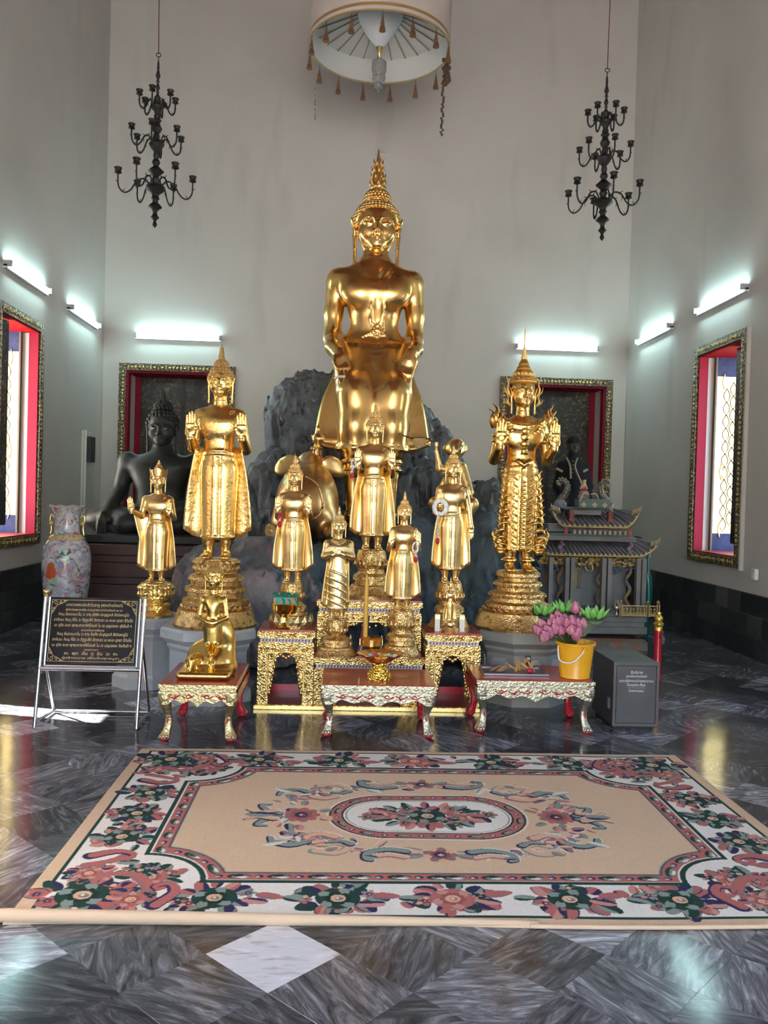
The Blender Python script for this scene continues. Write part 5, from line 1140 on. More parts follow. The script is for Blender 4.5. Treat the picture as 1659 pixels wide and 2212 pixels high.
for k, (cc, dx) in enumerate((((.45, .02, .04), 0), ((.75, .74, .76), .014), ((.03, .04, .16), .028))): MB().prism([(dx-.012, 0), (dx+.004, 0), (dx+.045, .26), (dx+.032, .26)], -.004, .004).build('stripe', mat('flag_stripe_%d' % k, cc, .6), t)
for u, lb in ((757, 'small pale cloth figure hung beside the crossed-hands Buddha'), (824, 'small silver figurine standing behind the amber dish')):
    c = W(u, 1385, 6.1); t = thing('figurine', lb, 'figurine', (c.x, 6.09, ST_C)); mb = MB().lathe([(.014, 0), (.016, .01), (.012, .05), (.016, .075), (.006, .10), (.009, .115), (.002, .135)], 12); mb.build('figure', mat('pale_silver_figure', (.60, .58, .48), .35, .7), t, smooth=True); MB().lathe([(.02, 0), (.018, .008)], 12).build('foot', g3, t)
# ---- silver tray with incense and candles (right table)
tz = TR[4]; c = G(1108, 1452, tz); t = thing('offering_tray', 'silver metal tray holding small candles and incense on red table', 'tray', (c.x, c.y, tz)); sil = mat('stainless_tray', (.26, .22, .26), .32, 1.0)
MB().b2(-.20, .20, -.11, .11, 0, .008).build('tray_floor', sil, t)
for a_, b_, c_, d_ in ((-.215, .215, -.125, -.105), (-.215, .215, .105, .125)): MB().b2(a_, b_, c_, d_, .004, .014).build('tray_rim', sil, t)
for a_, b_ in ((-.215, -.198), (.198, .215)): MB().b2(a_, b_, -.11, .11, .004, .014).build('tray_rim', sil, t)
wx = mat('ochre_incense', (.62, .34, .12), .6); wx2 = mat('brown_incense', (.30, .17, .09), .6)
for k in range(15):
    dx = -.15+k*.012 if k < 7 else .01+(k-7)*.018; dy = random.uniform(-.05, .05); an = random.uniform(.5, 1.2) if k < 7 else random.uniform(1.2, 2.5); L = .06 if k < 7 else .085
    o = thing('incense_bundle', 'thin brown incense bundle on the silver tray' if k < 7 else 'ochre candle bundle fanned out on the silver tray', 'incense', (c.x+dx, c.y+dy, tz+.009), 0, 'brown incense bundles on the tray' if k < 7 else 'ochre candle bundles on the tray'); d = Vector((math.cos(an), .25*math.sin(an*3), abs(math.sin(an))*.5+.12)).normalized()
    for j in range(3): MB().tube([Vector(((j-1)*.005, 0, .004)), Vector(((j-1)*.005, 0, .004))+d*L], .0032, 5).build('stick', wx2 if k < 7 else wx, o)
o = thing('red_rose', 'small red rose lying on the silver tray', 'flower', (c.x+.10, c.y-.07, tz+.008)); MB().ball((0, 0, .018), (.018, .018, .018), 10, 7).build('bloom', rose, o, smooth=True)
for j in range(5): MB().ball((.014*math.cos(j*1.26), .014*math.sin(j*1.26), .02), (.010, .010, .014), 6, 5).build('petal', rose, o)
# ---- yellow bucket with lotus
c = G(1241, 1462, tz); bx, by = c.x, c.y; q = M_(1, by)
t = thing('bucket', 'yellow plastic bucket with a white handle, full of lotus flowers', 'bucket', (bx, by, tz)); yel = mat('yellow_plastic', (.80, .38, .015), .3, 0, spec=.5)
hB = 78*q
MB().lathe([(31*q, 0), (33*q, 1*q), (33*q, 3*q), (32.5*q, 4*q), (40*q, hB*.92), (43.5*q, hB*.93), (44*q, hB), (41*q, hB), (39*q, hB*.9), (31*q, 3*q), (1*q, 3*q)], 40).build('pail', yel, t, smooth=35)
MB().tube(bez([(-41*q, -8*q, hB*.86), (-40*q, -24*q, hB*.52), (-20*q, -42*q, hB*.50), (0, -43*q, hB*.70), (7*q, -43.5*q, hB*.86)], 24), 1.7*q, 8).build('handle', mat('white_plastic', (.8, .8, .78), .4), t, smooth=True)
for e in (-1, 1): MB().ball((e*41*q*.98 if e < 0 else 7*q, -8*q if e < 0 else -43*q, hB*.88), 3*q).build('handle_lug', yel, t)
pk = [mat('pink_lotus_%d' % i, cc, .55, 0, noise=(14, c2, .42, .68)) for i, (cc, c2) in enumerate((((.52, .13, .24), (.62, .24, .32)), ((.58, .20, .30), (.46, .10, .20)), ((.62, .28, .34), (.50, .14, .24))))]; stem_m = mat('lotus_stem', (.07, .10, .03), .6); gl = mat('green_lotus', (.18, .48, .08), .5, noise=(9, (.28, .60, .16), .4, .7)); leafd = mat('dark_lotus_leaf', (.055, .10, .055), .55, 0, noise=(9, (.10, .16, .09), .45, .7), bump=('n', 18, .5, .02))
budme = []
for i in range(3):
    mb = MB(); mb.lathe([(.003, 0), (.017, .006), (.0235, .022), (.022, .036), (.014, .054), (.005, .066), (.001, .071)], 12, lobes=(5, .06))
    me = mb.mesh('bud', True); me.materials.append(pk[i]); pe = MB()
    for j in range(5):
        a = j*2*PI/5; e = Vector((math.cos(a), math.sin(a), 0)); tt = Vector((-math.sin(a), math.cos(a), 0))
        pts = [(0.004, 0, 0), (.020, .010, .013), (.0265, .026, .016), (.0235, .044, .011), (.012, .066, .001)]; ring = []
        vs = []; 
        for r, z, w in pts: vs += [e*r*.97-tt*w+Vector((0, 0, z)), e*(r+.002)+Vector((0, 0, z)), e*r*.97+tt*w+Vector((0, 0, z))]
        pe.add(vs, [(k*3+m, k*3+m+1, k*3+m+4, k*3+m+3) for k in range(4) for m in range(2)])
    pm = pe.mesh('petals', True); pm.materials.append(pk[(i+1) % 3]); budme.append((me, pm))
zb = [(575, 392), (612, 345), (637, 432), (600, 410), (655, 395), (700, 312), (738, 292), (720, 345), (715, 392), (765, 397), (790, 310), (812, 352), (850, 325), (845, 397), (893, 350), (905, 385), (932, 348), (885, 442), (665, 428), (628, 455), (875, 228), (770, 340), (680, 350), (900, 415), (745, 330)]
top = Vector((bx, by, tz+hB*.9))
for k, (a_, b_) in enumerate(zb):
    u, v = 1000+a_/3.606, 1250+b_/3.606; Yd = by-.09-.10*((b_-300)/150)+random.uniform(-.02, .02)+(.06 if b_ < 260 else 0); pnt = W(u, v, Yd)
    d = (pnt-Vector((bx+(pnt.x-bx)*.25, by, tz+hB*.4))).normalized(); root = pnt-d*.038
    o = thing('lotus_bud', {20: 'highest pink lotus bud, standing between two bunches of green lotus', 0: 'pink lotus bud leaning out furthest towards the silver tray', 16: 'pink lotus bud next to the grey-green leaf cone', 19: 'lowest pink lotus bud hanging over the bucket rim above the handle'}.get(k, 'pink lotus bud standing in the yellow bucket'), 'flower', root, 0, 'pink lotus buds in the bucket'); qn = d.to_track_quat('Z', 'Y').to_euler(); m = budme[k % 3]; sc = random.uniform(1.02, 1.25)
    o1 = link('bud', m[0], None, o, (0, 0, 0), sc, qn); o2 = link('outer_petals', m[1], None, o, (0, 0, 0), sc, qn)
    foot = Vector((bx+(pnt.x-bx)*.22, by+(pnt.y-by)*.12+.02, tz+hB*.86))-root; MB().tube(bez([(0, 0, 0), foot*.55+Vector((0, 0, .02)), foot], 6), .0042, 6).build('stem', stem_m, o, smooth=True)
for k, (a_, b_, w_) in enumerate(((628, 245, 1.05), (795, 225, 1.1), (1022, 275, 1.15))):
    u, v = 1000+a_/3.606, 1250+b_/3.606; Yd = by+(.02, .08, -.02)[k]; pnt = W(u, v, Yd); o = thing('green_lotus_bouquet', ('bunch of bright green lotus wrapped in a dark leaf, beside the gilt base', 'bunch of bright green lotus behind the highest pink bud', 'bunch of bright green lotus in a grey-green leaf cone towards the shrine')[k], 'flower', (pnt.x, pnt.y, pnt.z-.03))
    for j in range(8):
        a = j*2*PI/8+k; tl = .35+.45*(j % 2); d = Vector((math.cos(a)*tl, math.sin(a)*tl-.15, 1)).normalized(); mb = MB().lathe([(.002, 0), (.017, .014), (.019, .03), (.012, .052), (.001, .078)], 8, sy=.55); link('petal', mb.mesh('green_petal', True), gl, o, (.038*math.cos(a)*w_, .03*math.sin(a), -.005+.01*(j % 2)), w_*1.05, d.to_track_quat('Z', 'Y').to_euler())
    dn = Vector((bx+(pnt.x-bx)*.15, by+.04, tz+hB*.95))-Vector((pnt.x, pnt.y, pnt.z-.03)); L = MB(); rings = []
    for i in range(7):
        q_ = i/6; r = (.075-.052*q_**.8)*w_; cc = dn*(q_*.75)+Vector((0, 0, .016*(1-q_))); rings.append([cc+Vector((r*math.cos(a)*(1+.05*math.cos(5*a)), r*.8*math.sin(a), (.012*math.cos(3*a+k) if i == 0 else 0)+(.035*math.sin(a) if i == 0 else 0))) for a in np.linspace(0, 2*PI, 20, endpoint=False)])
    L.loft(rings, cap=False); L.build('leaf_wrap', leafd if k < 2 else mat('greygreen_leaf', (.13, .19, .10), .55, 0, noise=(9, (.20, .26, .16), .45, .7), bump=('n', 18, .5, .02)), o, smooth=True)
# ---- donation box
fl_, fr_ = G(1318, 1575), G(1422, 1581); xa, xb, yy = fl_.x, fr_.x, (fl_.y+fr_.y)/2; hb = W(1370, 1430, yy).z
t = thing('donation_box', 'dark grey metal donation box with white lettering', 'donation box', ((xa+xb)/2, yy, 0)); a = (xb-xa)/2; dgrey = mat('charcoal_metal', (.060, .055, .052), .42, .2); face = mat('grey_panel', (.105, .10, .105), .45, .2, noise=(6, (.085, .082, .085), .45, .7))
MB().b2(-a+.02, a-.02, .03, .42, 0, .035).build('plinth', mat('black_foot', (.015, .015, .015), .5), t); MB().bev((0, .225, (hb+.03)/2), (2*a, .45, hb-.03), .004).build('case', dgrey, t)
fr_m = MB(); ring4(fr_m, (-a+.018, a-.018, .05, hb-.022), (-a, a, .03, hb), -.013, .002, 'xz'); fr_m.build('front_frame', mat('grey_frame', (.12, .115, .115), .4, .2), t); pnl = MB().b2(-a+.022, a-.022, -.012, .002, .054, hb-.026).build('panel', face, t)
MB().b2(-.07, .07, .20, .215, hb-.001, hb+.002).build('coin_slot', dgrey, t)
MB().b2(-a-.006, -a+.002, .06, .09, .13, .20).build('lock', mat('lock_steel', (.5, .5, .5), .3, 1), t)
_fonts = {}
def text(body, parent, m, size, width=None, name='lettering'):
    """flat lettering centred on x=0, standing in the xz plane of the parent"""
    cu = bpy.data.curves.new('lettering', 'FONT'); cu.body = body; cu.size = size; cu.align_x = 'CENTER'; cu.resolution_u = 3; ob = bpy.data.objects.new('lettering', cu); COL.objects.link(ob)
    bpy.context.view_layer.update(); me = bpy.data.meshes.new_from_object(ob.evaluated_get(bpy.context.evaluated_depsgraph_get())); bpy.data.objects.remove(ob)
    n = len(me.vertices); co = np.zeros(n*3, np.float32); me.vertices.foreach_get('co', co); co = co.reshape(-1, 3)
    if n and width: w = co[:, 0].max()-co[:, 0].min(); co[:, 0] = (co[:, 0]-(co[:, 0].max()+co[:, 0].min())/2)*(width/max(w, 1e-6))
    me.vertices.foreach_set('co', co.ravel()); me.update(); me.materials.clear(); o = link(name, me, m, parent); o.rotation_euler = (PI/2, 0, 0); return o
ink = mat('white_lettering', (.80, .80, .80), .5)
for s_, w_, z_, sz in (('ตู้บริจาค', .30, .86, .020), ('บูชาพระป่าเลไลยก์', .52, .795, .018), ('บูรณปฏิสังขรณ์บำรุงพระอาราม', .86, .715, .018), ('Donation Box', .46, .645, .022), ('--- --- --- --- ---', .42, .605, .014), ('วัดพระเชตุพน', .38, .545, .018)):
    o = text(s_, pnl, ink, sz*1.15, w_*2*(a-.02)); o.location = (0, -.0135, .05+(hb-.07)*z_)
# ---- red post with gilt finial
c = W(1421, 1500, 7.2); c = Vector((W(1421, 1400, 7.2).x, 7.2, 0)); q = M_(1, 7.2); zt = W(1422, 1322, 7.2).z
t = thing('barrier_post', 'red wooden post with a turned gilt finial behind the donation box', 'post', c); zf = W(1420, 1362, 7.2).z
MB().lathe([(9*q, 0), (9*q, .04), (8*q, .05), (8*q, zf-.065), (8*q, zf-.02), (8*q, zf)], 20, phase=PI/20).build('shaft', red_bright(), t, smooth=30); sh_ = t.children[-1].data; bm_ = bmesh.new(); bm_.from_mesh(sh_); fc_ = min((f for f in bm_.faces if abs(f.calc_center_median().z-(zf-.0425)) < .004), key=lambda f: f.calc_center_median().y); nf_ = bmesh.ops.extrude_discrete_faces(bm_, faces=[fc_])['faces'][0]; bmesh.ops.translate(bm_, verts=nf_.verts, vec=(0, .022, 0)); bm_.to_mesh(sh_); bm_.free(); shade(sh_, 30); MB().lathe([(8.5*q, zf), (8.8*q, zf+.03), (8*q, zf+.034), (11*q, zf+.05), (11*q, zf+.062), (7.5*q, zf+.075), (10*q, zf+.10), (9*q, zf+.115), (5*q, zf+.135), (5.5*q, zf+.145), (5*q, zt-.004), (2*q, zt)], 20).build('finial', mat('bright_gilt_paint', (.80, .55, .10), .35, .8), t, smooth=40)
# ================================================================== SIGN BOARD ON STEEL STAND
fl_, fr_ = G(72, 1573), G(296, 1573); yb_ = (fl_.y+fr_.y)/2; A = Vector((fl_.x, yb_, 0)); B = Vector((fr_.x, yb_, 0)); TT = W(97, 1285, yb_+.16)
t = thing('sign_stand', 'steel sign stand with a black board of golden Thai script', 'sign', A); Lx = (B-A).length; SL = Vector((0, .16, TT.z)); HS = SL.length; sd = SL.normalized(); tl = math.atan2(.16, TT.z)
steel = mat('brushed_steel', (.66, .67, .70), .22, 1.0); P = lambda x, s, d=0: Vector((x, 0, 0))+sd*s+Vector((0, -math.cos(tl), math.sin(tl)))*d
for xx in (0, Lx):
    MB().tube([P(xx, 0), P(xx, HS*.985)], .0115, 12).build('front_leg', steel, t, smooth=40); MB().ball(P(xx, HS*1.025), .018, 14, 9).build('ball_finial', gold(), t, smooth=True); MB().tube([P(xx, HS*.985), P(xx, HS*1.01)], [.012, .007], 8).build('finial_neck', gold(), t)
    MB().tube([P(xx, HS*.62)+Vector((0, .02, 0)), Vector((xx, .36, .015))], .010, 10).build('rear_leg', steel, t, smooth=40); MB().tube([P(xx, .03), Vector((xx, .36, .015))], .009, 8).build('side_bar', steel, t, smooth=40)
MB().tube([Vector((0, .36, .015)), Vector((Lx, .36, .015))], .010, 10).build('rear_bar', steel, t, smooth=40)
MB().tube([P(.0, HS*.440), P(Lx, HS*.440)], .0125, 10).build('shelf_bar', steel, t, smooth=40)
s0, s1 = HS*.475, HS*.985; xm = .028
for xx in (xm, Lx-xm): MB().tube([P(xx, s0-.01), P(xx, s1)], .009, 8).build('frame_side', steel, t, smooth=40)
MB().tube([P(xm, s0-.012), P(Lx-xm, s0-.012)], .010, 8).build('frame_bottom', steel, t, smooth=40)
Rb = Matrix((Vector((1, 0, 0)), Vector((0, math.cos(tl), -math.sin(tl))), sd)).transposed()
board = MB().box((0, 0, 0), (Lx-2*xm-.010, .012, s1-s0)).build('board', mat('black_glossy_board', (.006, .007, .013), .14, 0, spec=.25), t); board.location = P(Lx/2, (s0+s1)/2); board.rotation_euler = (-tl, 0, 0)
gilt = mat('gold_lettering', (.62, .46, .20), .4, .3); bw, bh = (Lx-2*xm-.010), s1-s0; hw, hh = bw/2-.012, bh/2-.016
fm = MB()
for a0, a1, b0, b1 in ((-hw, hw, hh-.0025, hh), (-hw, hw, -hh, -hh+.0025), (-hw, -hw+.0025, -hh, hh), (hw-.0025, hw, -hh, hh)): fm.b2(a0, a1, -.0078, -.006, b0, b1)
fm.build('border_line', gilt, board)
for ex in (-1, 1):
    for ez in (-1, 1):
        m_ = MB()
        for cx, cz, r0, dr in ((.024, .022, .017, 1), (.056, .014, .010, -1), (.016, .052, .010, -1), (.080, .009, .006, 1), (.010, .074, .006, 1)):
            m_.tube([(ex*(hw-cx+r0*(1-i/15)*math.cos(i*.55*dr)), -.0075, ez*(hh-cz+r0*(1-i/15)*math.sin(i*.55*dr))) for i in range(14)], .0024, 4)
        m_.tube(bez([(ex*(hw-.002), -.0075, ez*(hh-.092)), (ex*(hw-.022), -.0075, ez*(hh-.060)), (ex*(hw-.034), -.0075, ez*(hh-.036)), (ex*(hw-.062), -.0075, ez*(hh-.024)), (ex*(hw-.10), -.0075, ez*(hh-.002))], 14), .0026, 4)
        m_.build('corner_scroll', gilt, board)
lines = [('บทสวดพระประจำวันราหู (พระป่าเลไลยก์)', .66, .92, .026), ('ผู้เกิดวันพุธกลางคืน สวดบูชาพระปางป่าเลไลยก์ ๑๒ จบ', .66, .845, .018), ('กินนุ สันตะระมาโน วะ ราหุ สุริยัง ปะมุญจะสิ สังวิคคะรูโป', .82, .765, .026), ('อาคัมมะ กินนุ ภีโต วะ ติฏฐะสีติ สัตตะธา เม ผะเล มุทธา ชีวันโต', .92, .675, .026), ('นะ สุขัง ละเภ พุทธะคาถาภิคีโตมหิ โน เจ มุญเจยยะ สุริยันติ ฯ', .90, .585, .026), ('สวดจันทปริตร', .27, .515, .017), ('กินนุ สันตะระมาโน วะ ราหุ จันทัง ปะมุญจะสิ สังวิคคะรูโป', .82, .445, .026), ('อาคัมมะ กินนุ ภีโต วะ ติฏฐะสีติ สัตตะธา เม ผะเล มุทธา ชีวันโต', .92, .355, .026), ('นะ สุขัง ละเภ พุทธะคาถาภิคีโตมหิ โน เจ มุญเจยยะ จันทันติ ฯ', .92, .265, .026), ('สวดภาวนา', .16, .200, .017), ('คะ  พุท  ปัน  ทู  ธัม  วะ  คะ', .62, .130, .028), ('ผู้สร้างถวาย เพื่อเป็นพุทธบูชา', .66, .065, .018)]
for s_, w_, z_, sz in lines:
    o = text(s_, board, gilt, sz, w_*2*hw); o.location = (0, -.0075, -hh+2*hh*z_-.008)
# ================================================================== VASE
VY = 8.0; c = Vector((W(143, 1250, VY).x, VY, 0)); q = M_(1, VY); Z = lambda v: W(143, v, VY).z
def vase_mat():
    m = bpy.data.materials.new('famille_rose_porcelain'); m.use_nodes = True; nt = m.node_tree; b = nt.nodes['Principled BSDF']; N = nt.nodes.new; L = nt.links.new; b.inputs['Roughness'].default_value = .15
    tc = N('ShaderNodeTexCoord'); col = None
    def layer(scale, c, lo, hi, prev, seed):
        mp = N('ShaderNodeMapping'); mp.inputs['Location'].default_value = (seed, seed*.7, seed*.3); L(tc.outputs['Object'], mp.inputs[0]); n = N('ShaderNodeTexNoise'); n.inputs['Scale'].default_value = scale; n.inputs['Detail'].default_value = 3; n.inputs['Distortion'].default_value = 1.5; L(mp.outputs[0], n.inputs['Vector'])
        mr = N('ShaderNodeMapRange'); mr.inputs[1].default_value = lo; mr.inputs[2].default_value = hi; L(n.outputs['Fac'], mr.inputs[0]); mx = N('ShaderNodeMix'); mx.data_type = 'RGBA'; mx.inputs['B'].default_value = (*c, 1); L(mr.outputs[0], mx.inputs['Factor'])
        if prev is None: mx.inputs['A'].default_value = (.62, .58, .58, 1)
        else: L(prev, mx.inputs['A'])
        return mx.outputs['Result']
    for k, (sc_, cc, lo, hi) in enumerate(((7, (.42, .40, .48), .50, .56), (9, (.50, .26, .28), .58, .61), (10, (.12, .20, .17), .615, .635), (11, (.60, .45, .25), .62, .64), (8, (.62, .10, .05), .65, .67), (16, (.25, .24, .33), .60, .63))): col = layer(sc_, cc, lo, hi, col, 3.1*k+1)
    L(col, b.inputs['Base Color']); return m
vm = vase_mat(); t = thing('porcelain_vase', 'tall painted porcelain vase with gilt handles and frilled rim, on the floor', 'vase', c)
MB().lathe([(34*q, 0), (36*q, .02), (34*q, .10), (40*q, Z(1300)*.75), (47*q, Z(1265)), (50*q, Z(1225)), (50*q, Z(1200)), (46*q, Z(1180)), (38*q, Z(1167)), (30*q, Z(1158)), (27*q, Z(1150)), (25*q, Z(1130)), (26*q, Z(1110)), (31*q, Z(1099)), (33*q, Z(1095)), (29*q, Z(1099)), (22*q, Z(1120)), (4*q, Z(1150))], 48).build('vessel', vm, t, smooth=50)
MB().lathe([(37*q, Z(1166)), (38*q, Z(1163)), (32*q, Z(1156)), (29*q, Z(1154))], 40).build('yellow_collar', mat('yellow_enamel', (.62, .48, .25), .25, noise=(40, (.45, .22, .22), .56, .6)), t, smooth=True)
rm = MB(); rm.tube([((34+1.5*math.cos(8*a))*q*math.cos(a), (34+1.5*math.cos(8*a))*q*math.sin(a), Z(1094)+1.6*q*math.cos(8*a)) for a in np.linspace(0, 2*PI, 65)], 1.7*q, 6); rm.build('frilled_rim', mat('gilt_pink_rim', (.55, .40, .36), .3), t, smooth=True)
for e in (-1, 1):
    h = MB(); h.tube(bez([(e*25*q, 0, Z(1120)), (e*34*q, 0, Z(1112)), (e*36*q, 0, Z(1128)), (e*33*q, 0, Z(1142)), (e*36*q, 0, Z(1158))], 16), 2.2*q, 8)
    for k in range(5): h.tube([(e*33*q+5*q*math.cos(k*1.257), -3*q, Z(1130)+5*q*math.sin(k*1.257))]*1+[(e*33*q, -4*q, Z(1130))], [3*q, 1.5*q], 6)
    h.build('handle', gold(), t, smooth=True)
# figures painted on the belly, as thin raised enamel
def enamel(u, v, pts, cc, nm): 
    mb = MB(); vs = []
    for dx, dz in pts:
        z = Z(v)+dz*q; x_ = (u-143+dx)*q; r = 50.6*q; vs.append((x_, -math.sqrt(max(1e-6, r*r-x_*x_)), z))
    n = len(vs); vs2 = [(x_, y_+.012, z) for x_, y_, z in vs]; mb.add(vs+vs2, [tuple(range(n)), tuple(range(2*n-1, n-1, -1))]+[(i, i+n, (i+1) % n+n, (i+1) % n) for i in range(n)]); mb.build(nm, mat('enamel_'+nm, cc, .2), t)
enamel(126, 1232, [(-12, -12), (0, -16), (10, -10), (11, 4), (6, 16), (-2, 20), (-9, 12)], (.62, .10, .035), 'painted_red_robe'); enamel(148, 1228, [(-6, -6), (14, 4), (18, 10), (4, 4)], (.62, .48, .22), 'painted_boat'); enamel(132, 1250, [(-6, -6), (7, -5), (6, 7), (-5, 6)], (.35, .48, .30), 'painted_green_robe'); enamel(146, 1216, [(-6, -8), (8, -8), (6, 6), (-3, 9)], (.38, .30, .44), 'painted_mauve_robe'); enamel(158, 1190, [(-14, -4), (-2, -8), (8, 0), (4, 6), (-8, 5)], (.03, .16, .11), 'painted_pine')
# ================================================================== CHINESE SHRINE
SY = 8.62; q = M_(1, SY); x0 = W(1287, 1250, SY).x; Zs = lambda v: W(1287, v, SY).z
t = thing('chinese_shrine', 'grey Chinese shrine with two curved tiled roofs and gilded carving', 'shrine', (x0, SY, 0)); X = lambda u: (u-1287)*q
stone = mat('grey_shrine_stone', (.24, .23, .235), .6, 0, noise=(5, (.18, .17, .175), .4, .7), bump=('n', 20, .2, .01)); tile_m = mat('grey_roof_tile', (.20, .19, .21), .6, 0, noise=(8, (.14, .135, .15), .4, .7)); gy = mat('ochre_gilding', (.62, .43, .15), .4, .55); rdk = mat('dull_red_paint', (.28, .06, .05), .5); blu = mat('slate_blue_paint', (.13, .18, .27), .5, 0, noise=(14, (.30, .20, .18), .55, .65)); grn = mat('dull_green_paint', (.08, .16, .14), .5); rust = mat('rust_veined_slab', (.22, .20, .18), .55, 0, noise=[(6, (.30, .14, .08), .50, .62, None, 1), (14, (.14, .15, .14), .58, .7)], bump=('n', 16, .5, .02))
D = .42
MB().bev((0, .10, Zs(1388)/2), (2*X(1403), 1.0, Zs(1368)), .03).build('foundation', rust, t)
MB().lathe([(.05, 0), (.06, .05), (.035, .09), (.05, .12)], 14, (X(1398), -.42, .14)).build('corner_mask', stone, t)
zprev = Zs(1368)
for k, (v, u) in enumerate(((1352, 1402), (1342, 1396), (1330, 1400), (1320, 1398))): z1 = Zs(v); MB().bev((0, .08, (zprev+z1)/2), (2*X(u), .92, z1-zprev), .006).build('step', stone, t); zprev = z1
zp = zprev
MB().b2(X(1186), X(1388), .12, .40, zp, Zs(1205)).build('inner_wall', mat('slate_inner', (.19, .195, .21), .6), t)
for u in (1185, 1222, 1234, 1303, 1316, 1380, 1391): MB().bev((X(u), -.02 if u in (1391, 1185) else .0, (zp+Zs(1205))/2), (9*q, .07, Zs(1205)-zp), .004).build('column', stone, t)
for u in (1222, 1310, 1378, 1196):        # columns with coiled carved dragons
    cm_ = MB(); n = 26
    cm_.tube([(X(u)+4.5*q*math.cos(i*.62), -.075+4.5*q*math.sin(i*.62), zp+.02+(Zs(1216)-zp)*i/n) for i in range(n+1)], 4.2*q, 7); cm_.build('dragon_coil', mat('coil_paint', (.40, .24, .12), .5, .2, noise=(16, (.12, .17, .26), .5, .6)), t, smooth=True)
fz_ = MB()
r_ = random.Random(3)
for k in range(240): u = r_.uniform(1172, 1394); v = r_.uniform(1200, 1226); fz_.ball((X(u), -.09-r_.uniform(0, .03), Zs(v)), (r_.uniform(3, 6)*q, .012, r_.uniform(2, 4)*q), 6, 4)
o = fz_.build('gilded_frieze', gy, t, smooth=True); o['kind'] = 'stuff'
fz_ = MB()
for k in range(170): u = r_.uniform(1166, 1390); v = r_.uniform(1216, 1240)-(8 if 1240 < u < 1300 else 0); fz_.ball((X(u), -.07-r_.uniform(0, .03), Zs(v)), (r_.uniform(2, 4)*q, .010, r_.uniform(2, 4)*q), 6, 4)
o = fz_.build('painted_frieze', blu, t, smooth=True); o['kind'] = 'stuff'
MB().b2(X(1166), X(1396), -.08, .36, Zs(1206), Zs(1194)).build('lintel', mat('ochre_lintel', (.34, .25, .14), .5), t)
for e in (-1, 1): MB().tube(bez([(X(1264)+e*30*q, -.09, Zs(1222)), (X(1264)+e*30*q, -.1, Zs(1236)), (X(1264)+e*18*q, -.1, Zs(1236)), (X(1264)+e*14*q, -.09, Zs(1228))], 12), 2.2*q, 6).build('gilt_hook', gy, t, smooth=True)
# altar inside, silver cup, little lamp
MB().b2(X(1234), X(1272), -.05, .10, zp, Zs(1278)).build('inner_altar', stone, t); MB().tube([(X(1262), -.02, Zs(1278)), (X(1262), -.02, Zs(1240))], 2*q, 8).build('inner_tablet', gy, t)
MB().prism([(X(1248), Zs(1275)), (X(1280), Zs(1275)), (X(1282), Zs(1240)), (X(1265), Zs(1228)), (X(1246), Zs(1240))], .08, .115).build('inner_niche', mat('niche_paint', (.16, .12, .10), .5, .2, noise=(20, (.42, .28, .10), .52, .6)), t)
def roof(zl, hw, tip_u, tip_v, zr, rw, d0, d1, nm, nt_, cx=0.0):
    """curved eaves: straight middle, ends swept upwards"""
    rf = MB(); n = 40; rows = []
    for k in range(n+1):
        a = -1+2*k/n; lift = max(0, abs(a)-.68)/.32; xx = a*hw; zz = zl+(Zs(tip_v)-zl)*lift**2.0
        rows.append([(xx, d0-.03*lift, zz), (xx*(1-.10*lift)*.985, (d0*.5+d1*.5)*.55, zl+(zr-zl)*.42+(zz-zl)*.75), (xx*rw/hw, d1, zr+(zz-zl)*.25), (xx*rw/hw, d1, zr-.03+(zz-zl)*.25), (xx*.985, (d0+d1)*.27, zl+(zr-zl)*.30+(zz-zl)*.75), (xx, d0-.03*lift, zz-5*q)])
    rows = [[(p[0]+cx, p[1], p[2]) for p in r] for r in rows]; rf.loft(rows); ro = rf.build(nm, tile_m, t, smooth=40)
    ed = MB(); pts = [(r[0][0], r[0][1]-.008, r[0][2]-3*q) for r in rows]; ed.tube(pts, 2.0*q, 6); ed.build('eave_band', gy, ro, smooth=True)
    for k in range(nt_):
        i = (k+.5)/nt_*n; j = int(i); f = i-j; a_, b_ = rows[j], rows[min(j+1, n)]; L = lambda m: Vector(a_[m]).lerp(Vector(b_[m]), f)
        MB().tube([L(0)+Vector((0, -.006, 1.5*q)), L(1)+Vector((0, 0, 2*q)), L(2)+Vector((0, 0, 2*q))], 2.0*q, 6).build('tile_ridge', tile_m, ro, smooth=True); MB().ball(L(0)+Vector((0, -.014, 0)), (2.8*q, 2*q, 2.8*q), 8, 5).build('tile_end', mat('cream_tile_end', (.60, .47, .24), .5), ro)
    for e in (-1, 1):
        m_ = MB(); p = Vector(rows[0 if e < 0 else -1][0])
        for j in range(4): m_.tube([p+Vector((-e*j*5*q, 0, -j*2*q)), p+Vector((-e*(j*5-3)*q, -.01, (8-j)*q)), p+Vector((-e*(j*5-1-3)*q, -.01, (14-3*j)*q))], [3*q, 2.6*q, .5*q], 6)
        m_.build('ridge_scroll', mat('ridge_scroll_paint', (.42, .33, .20), .5, .2), ro, smooth=True)
    return ro
roof(Zs(1199), X(1426), 1426, 1172, Zs(1164), X(1350), -.26, .20, 'lower_roof', 28)
UO = .34; mark = len(t.children); X = lambda u: W(u, 1130, SY+UO).x-x0; Zs = lambda v: W(1270, v, SY+UO).z; q = M_(1, SY+UO)
MB().b2(X(1180), X(1372), -.05, .34, Zs(1168), Zs(1158)).build('ridge_course', stone, t); MB().b2(X(1182), X(1360), -.02, .32, Zs(1158), Zs(1150)).build('ridge_course', grn, t); MB().b2(X(1184), X(1356), -.02, .32, Zs(1152), Zs(1134)).build('upper_body', stone, t)
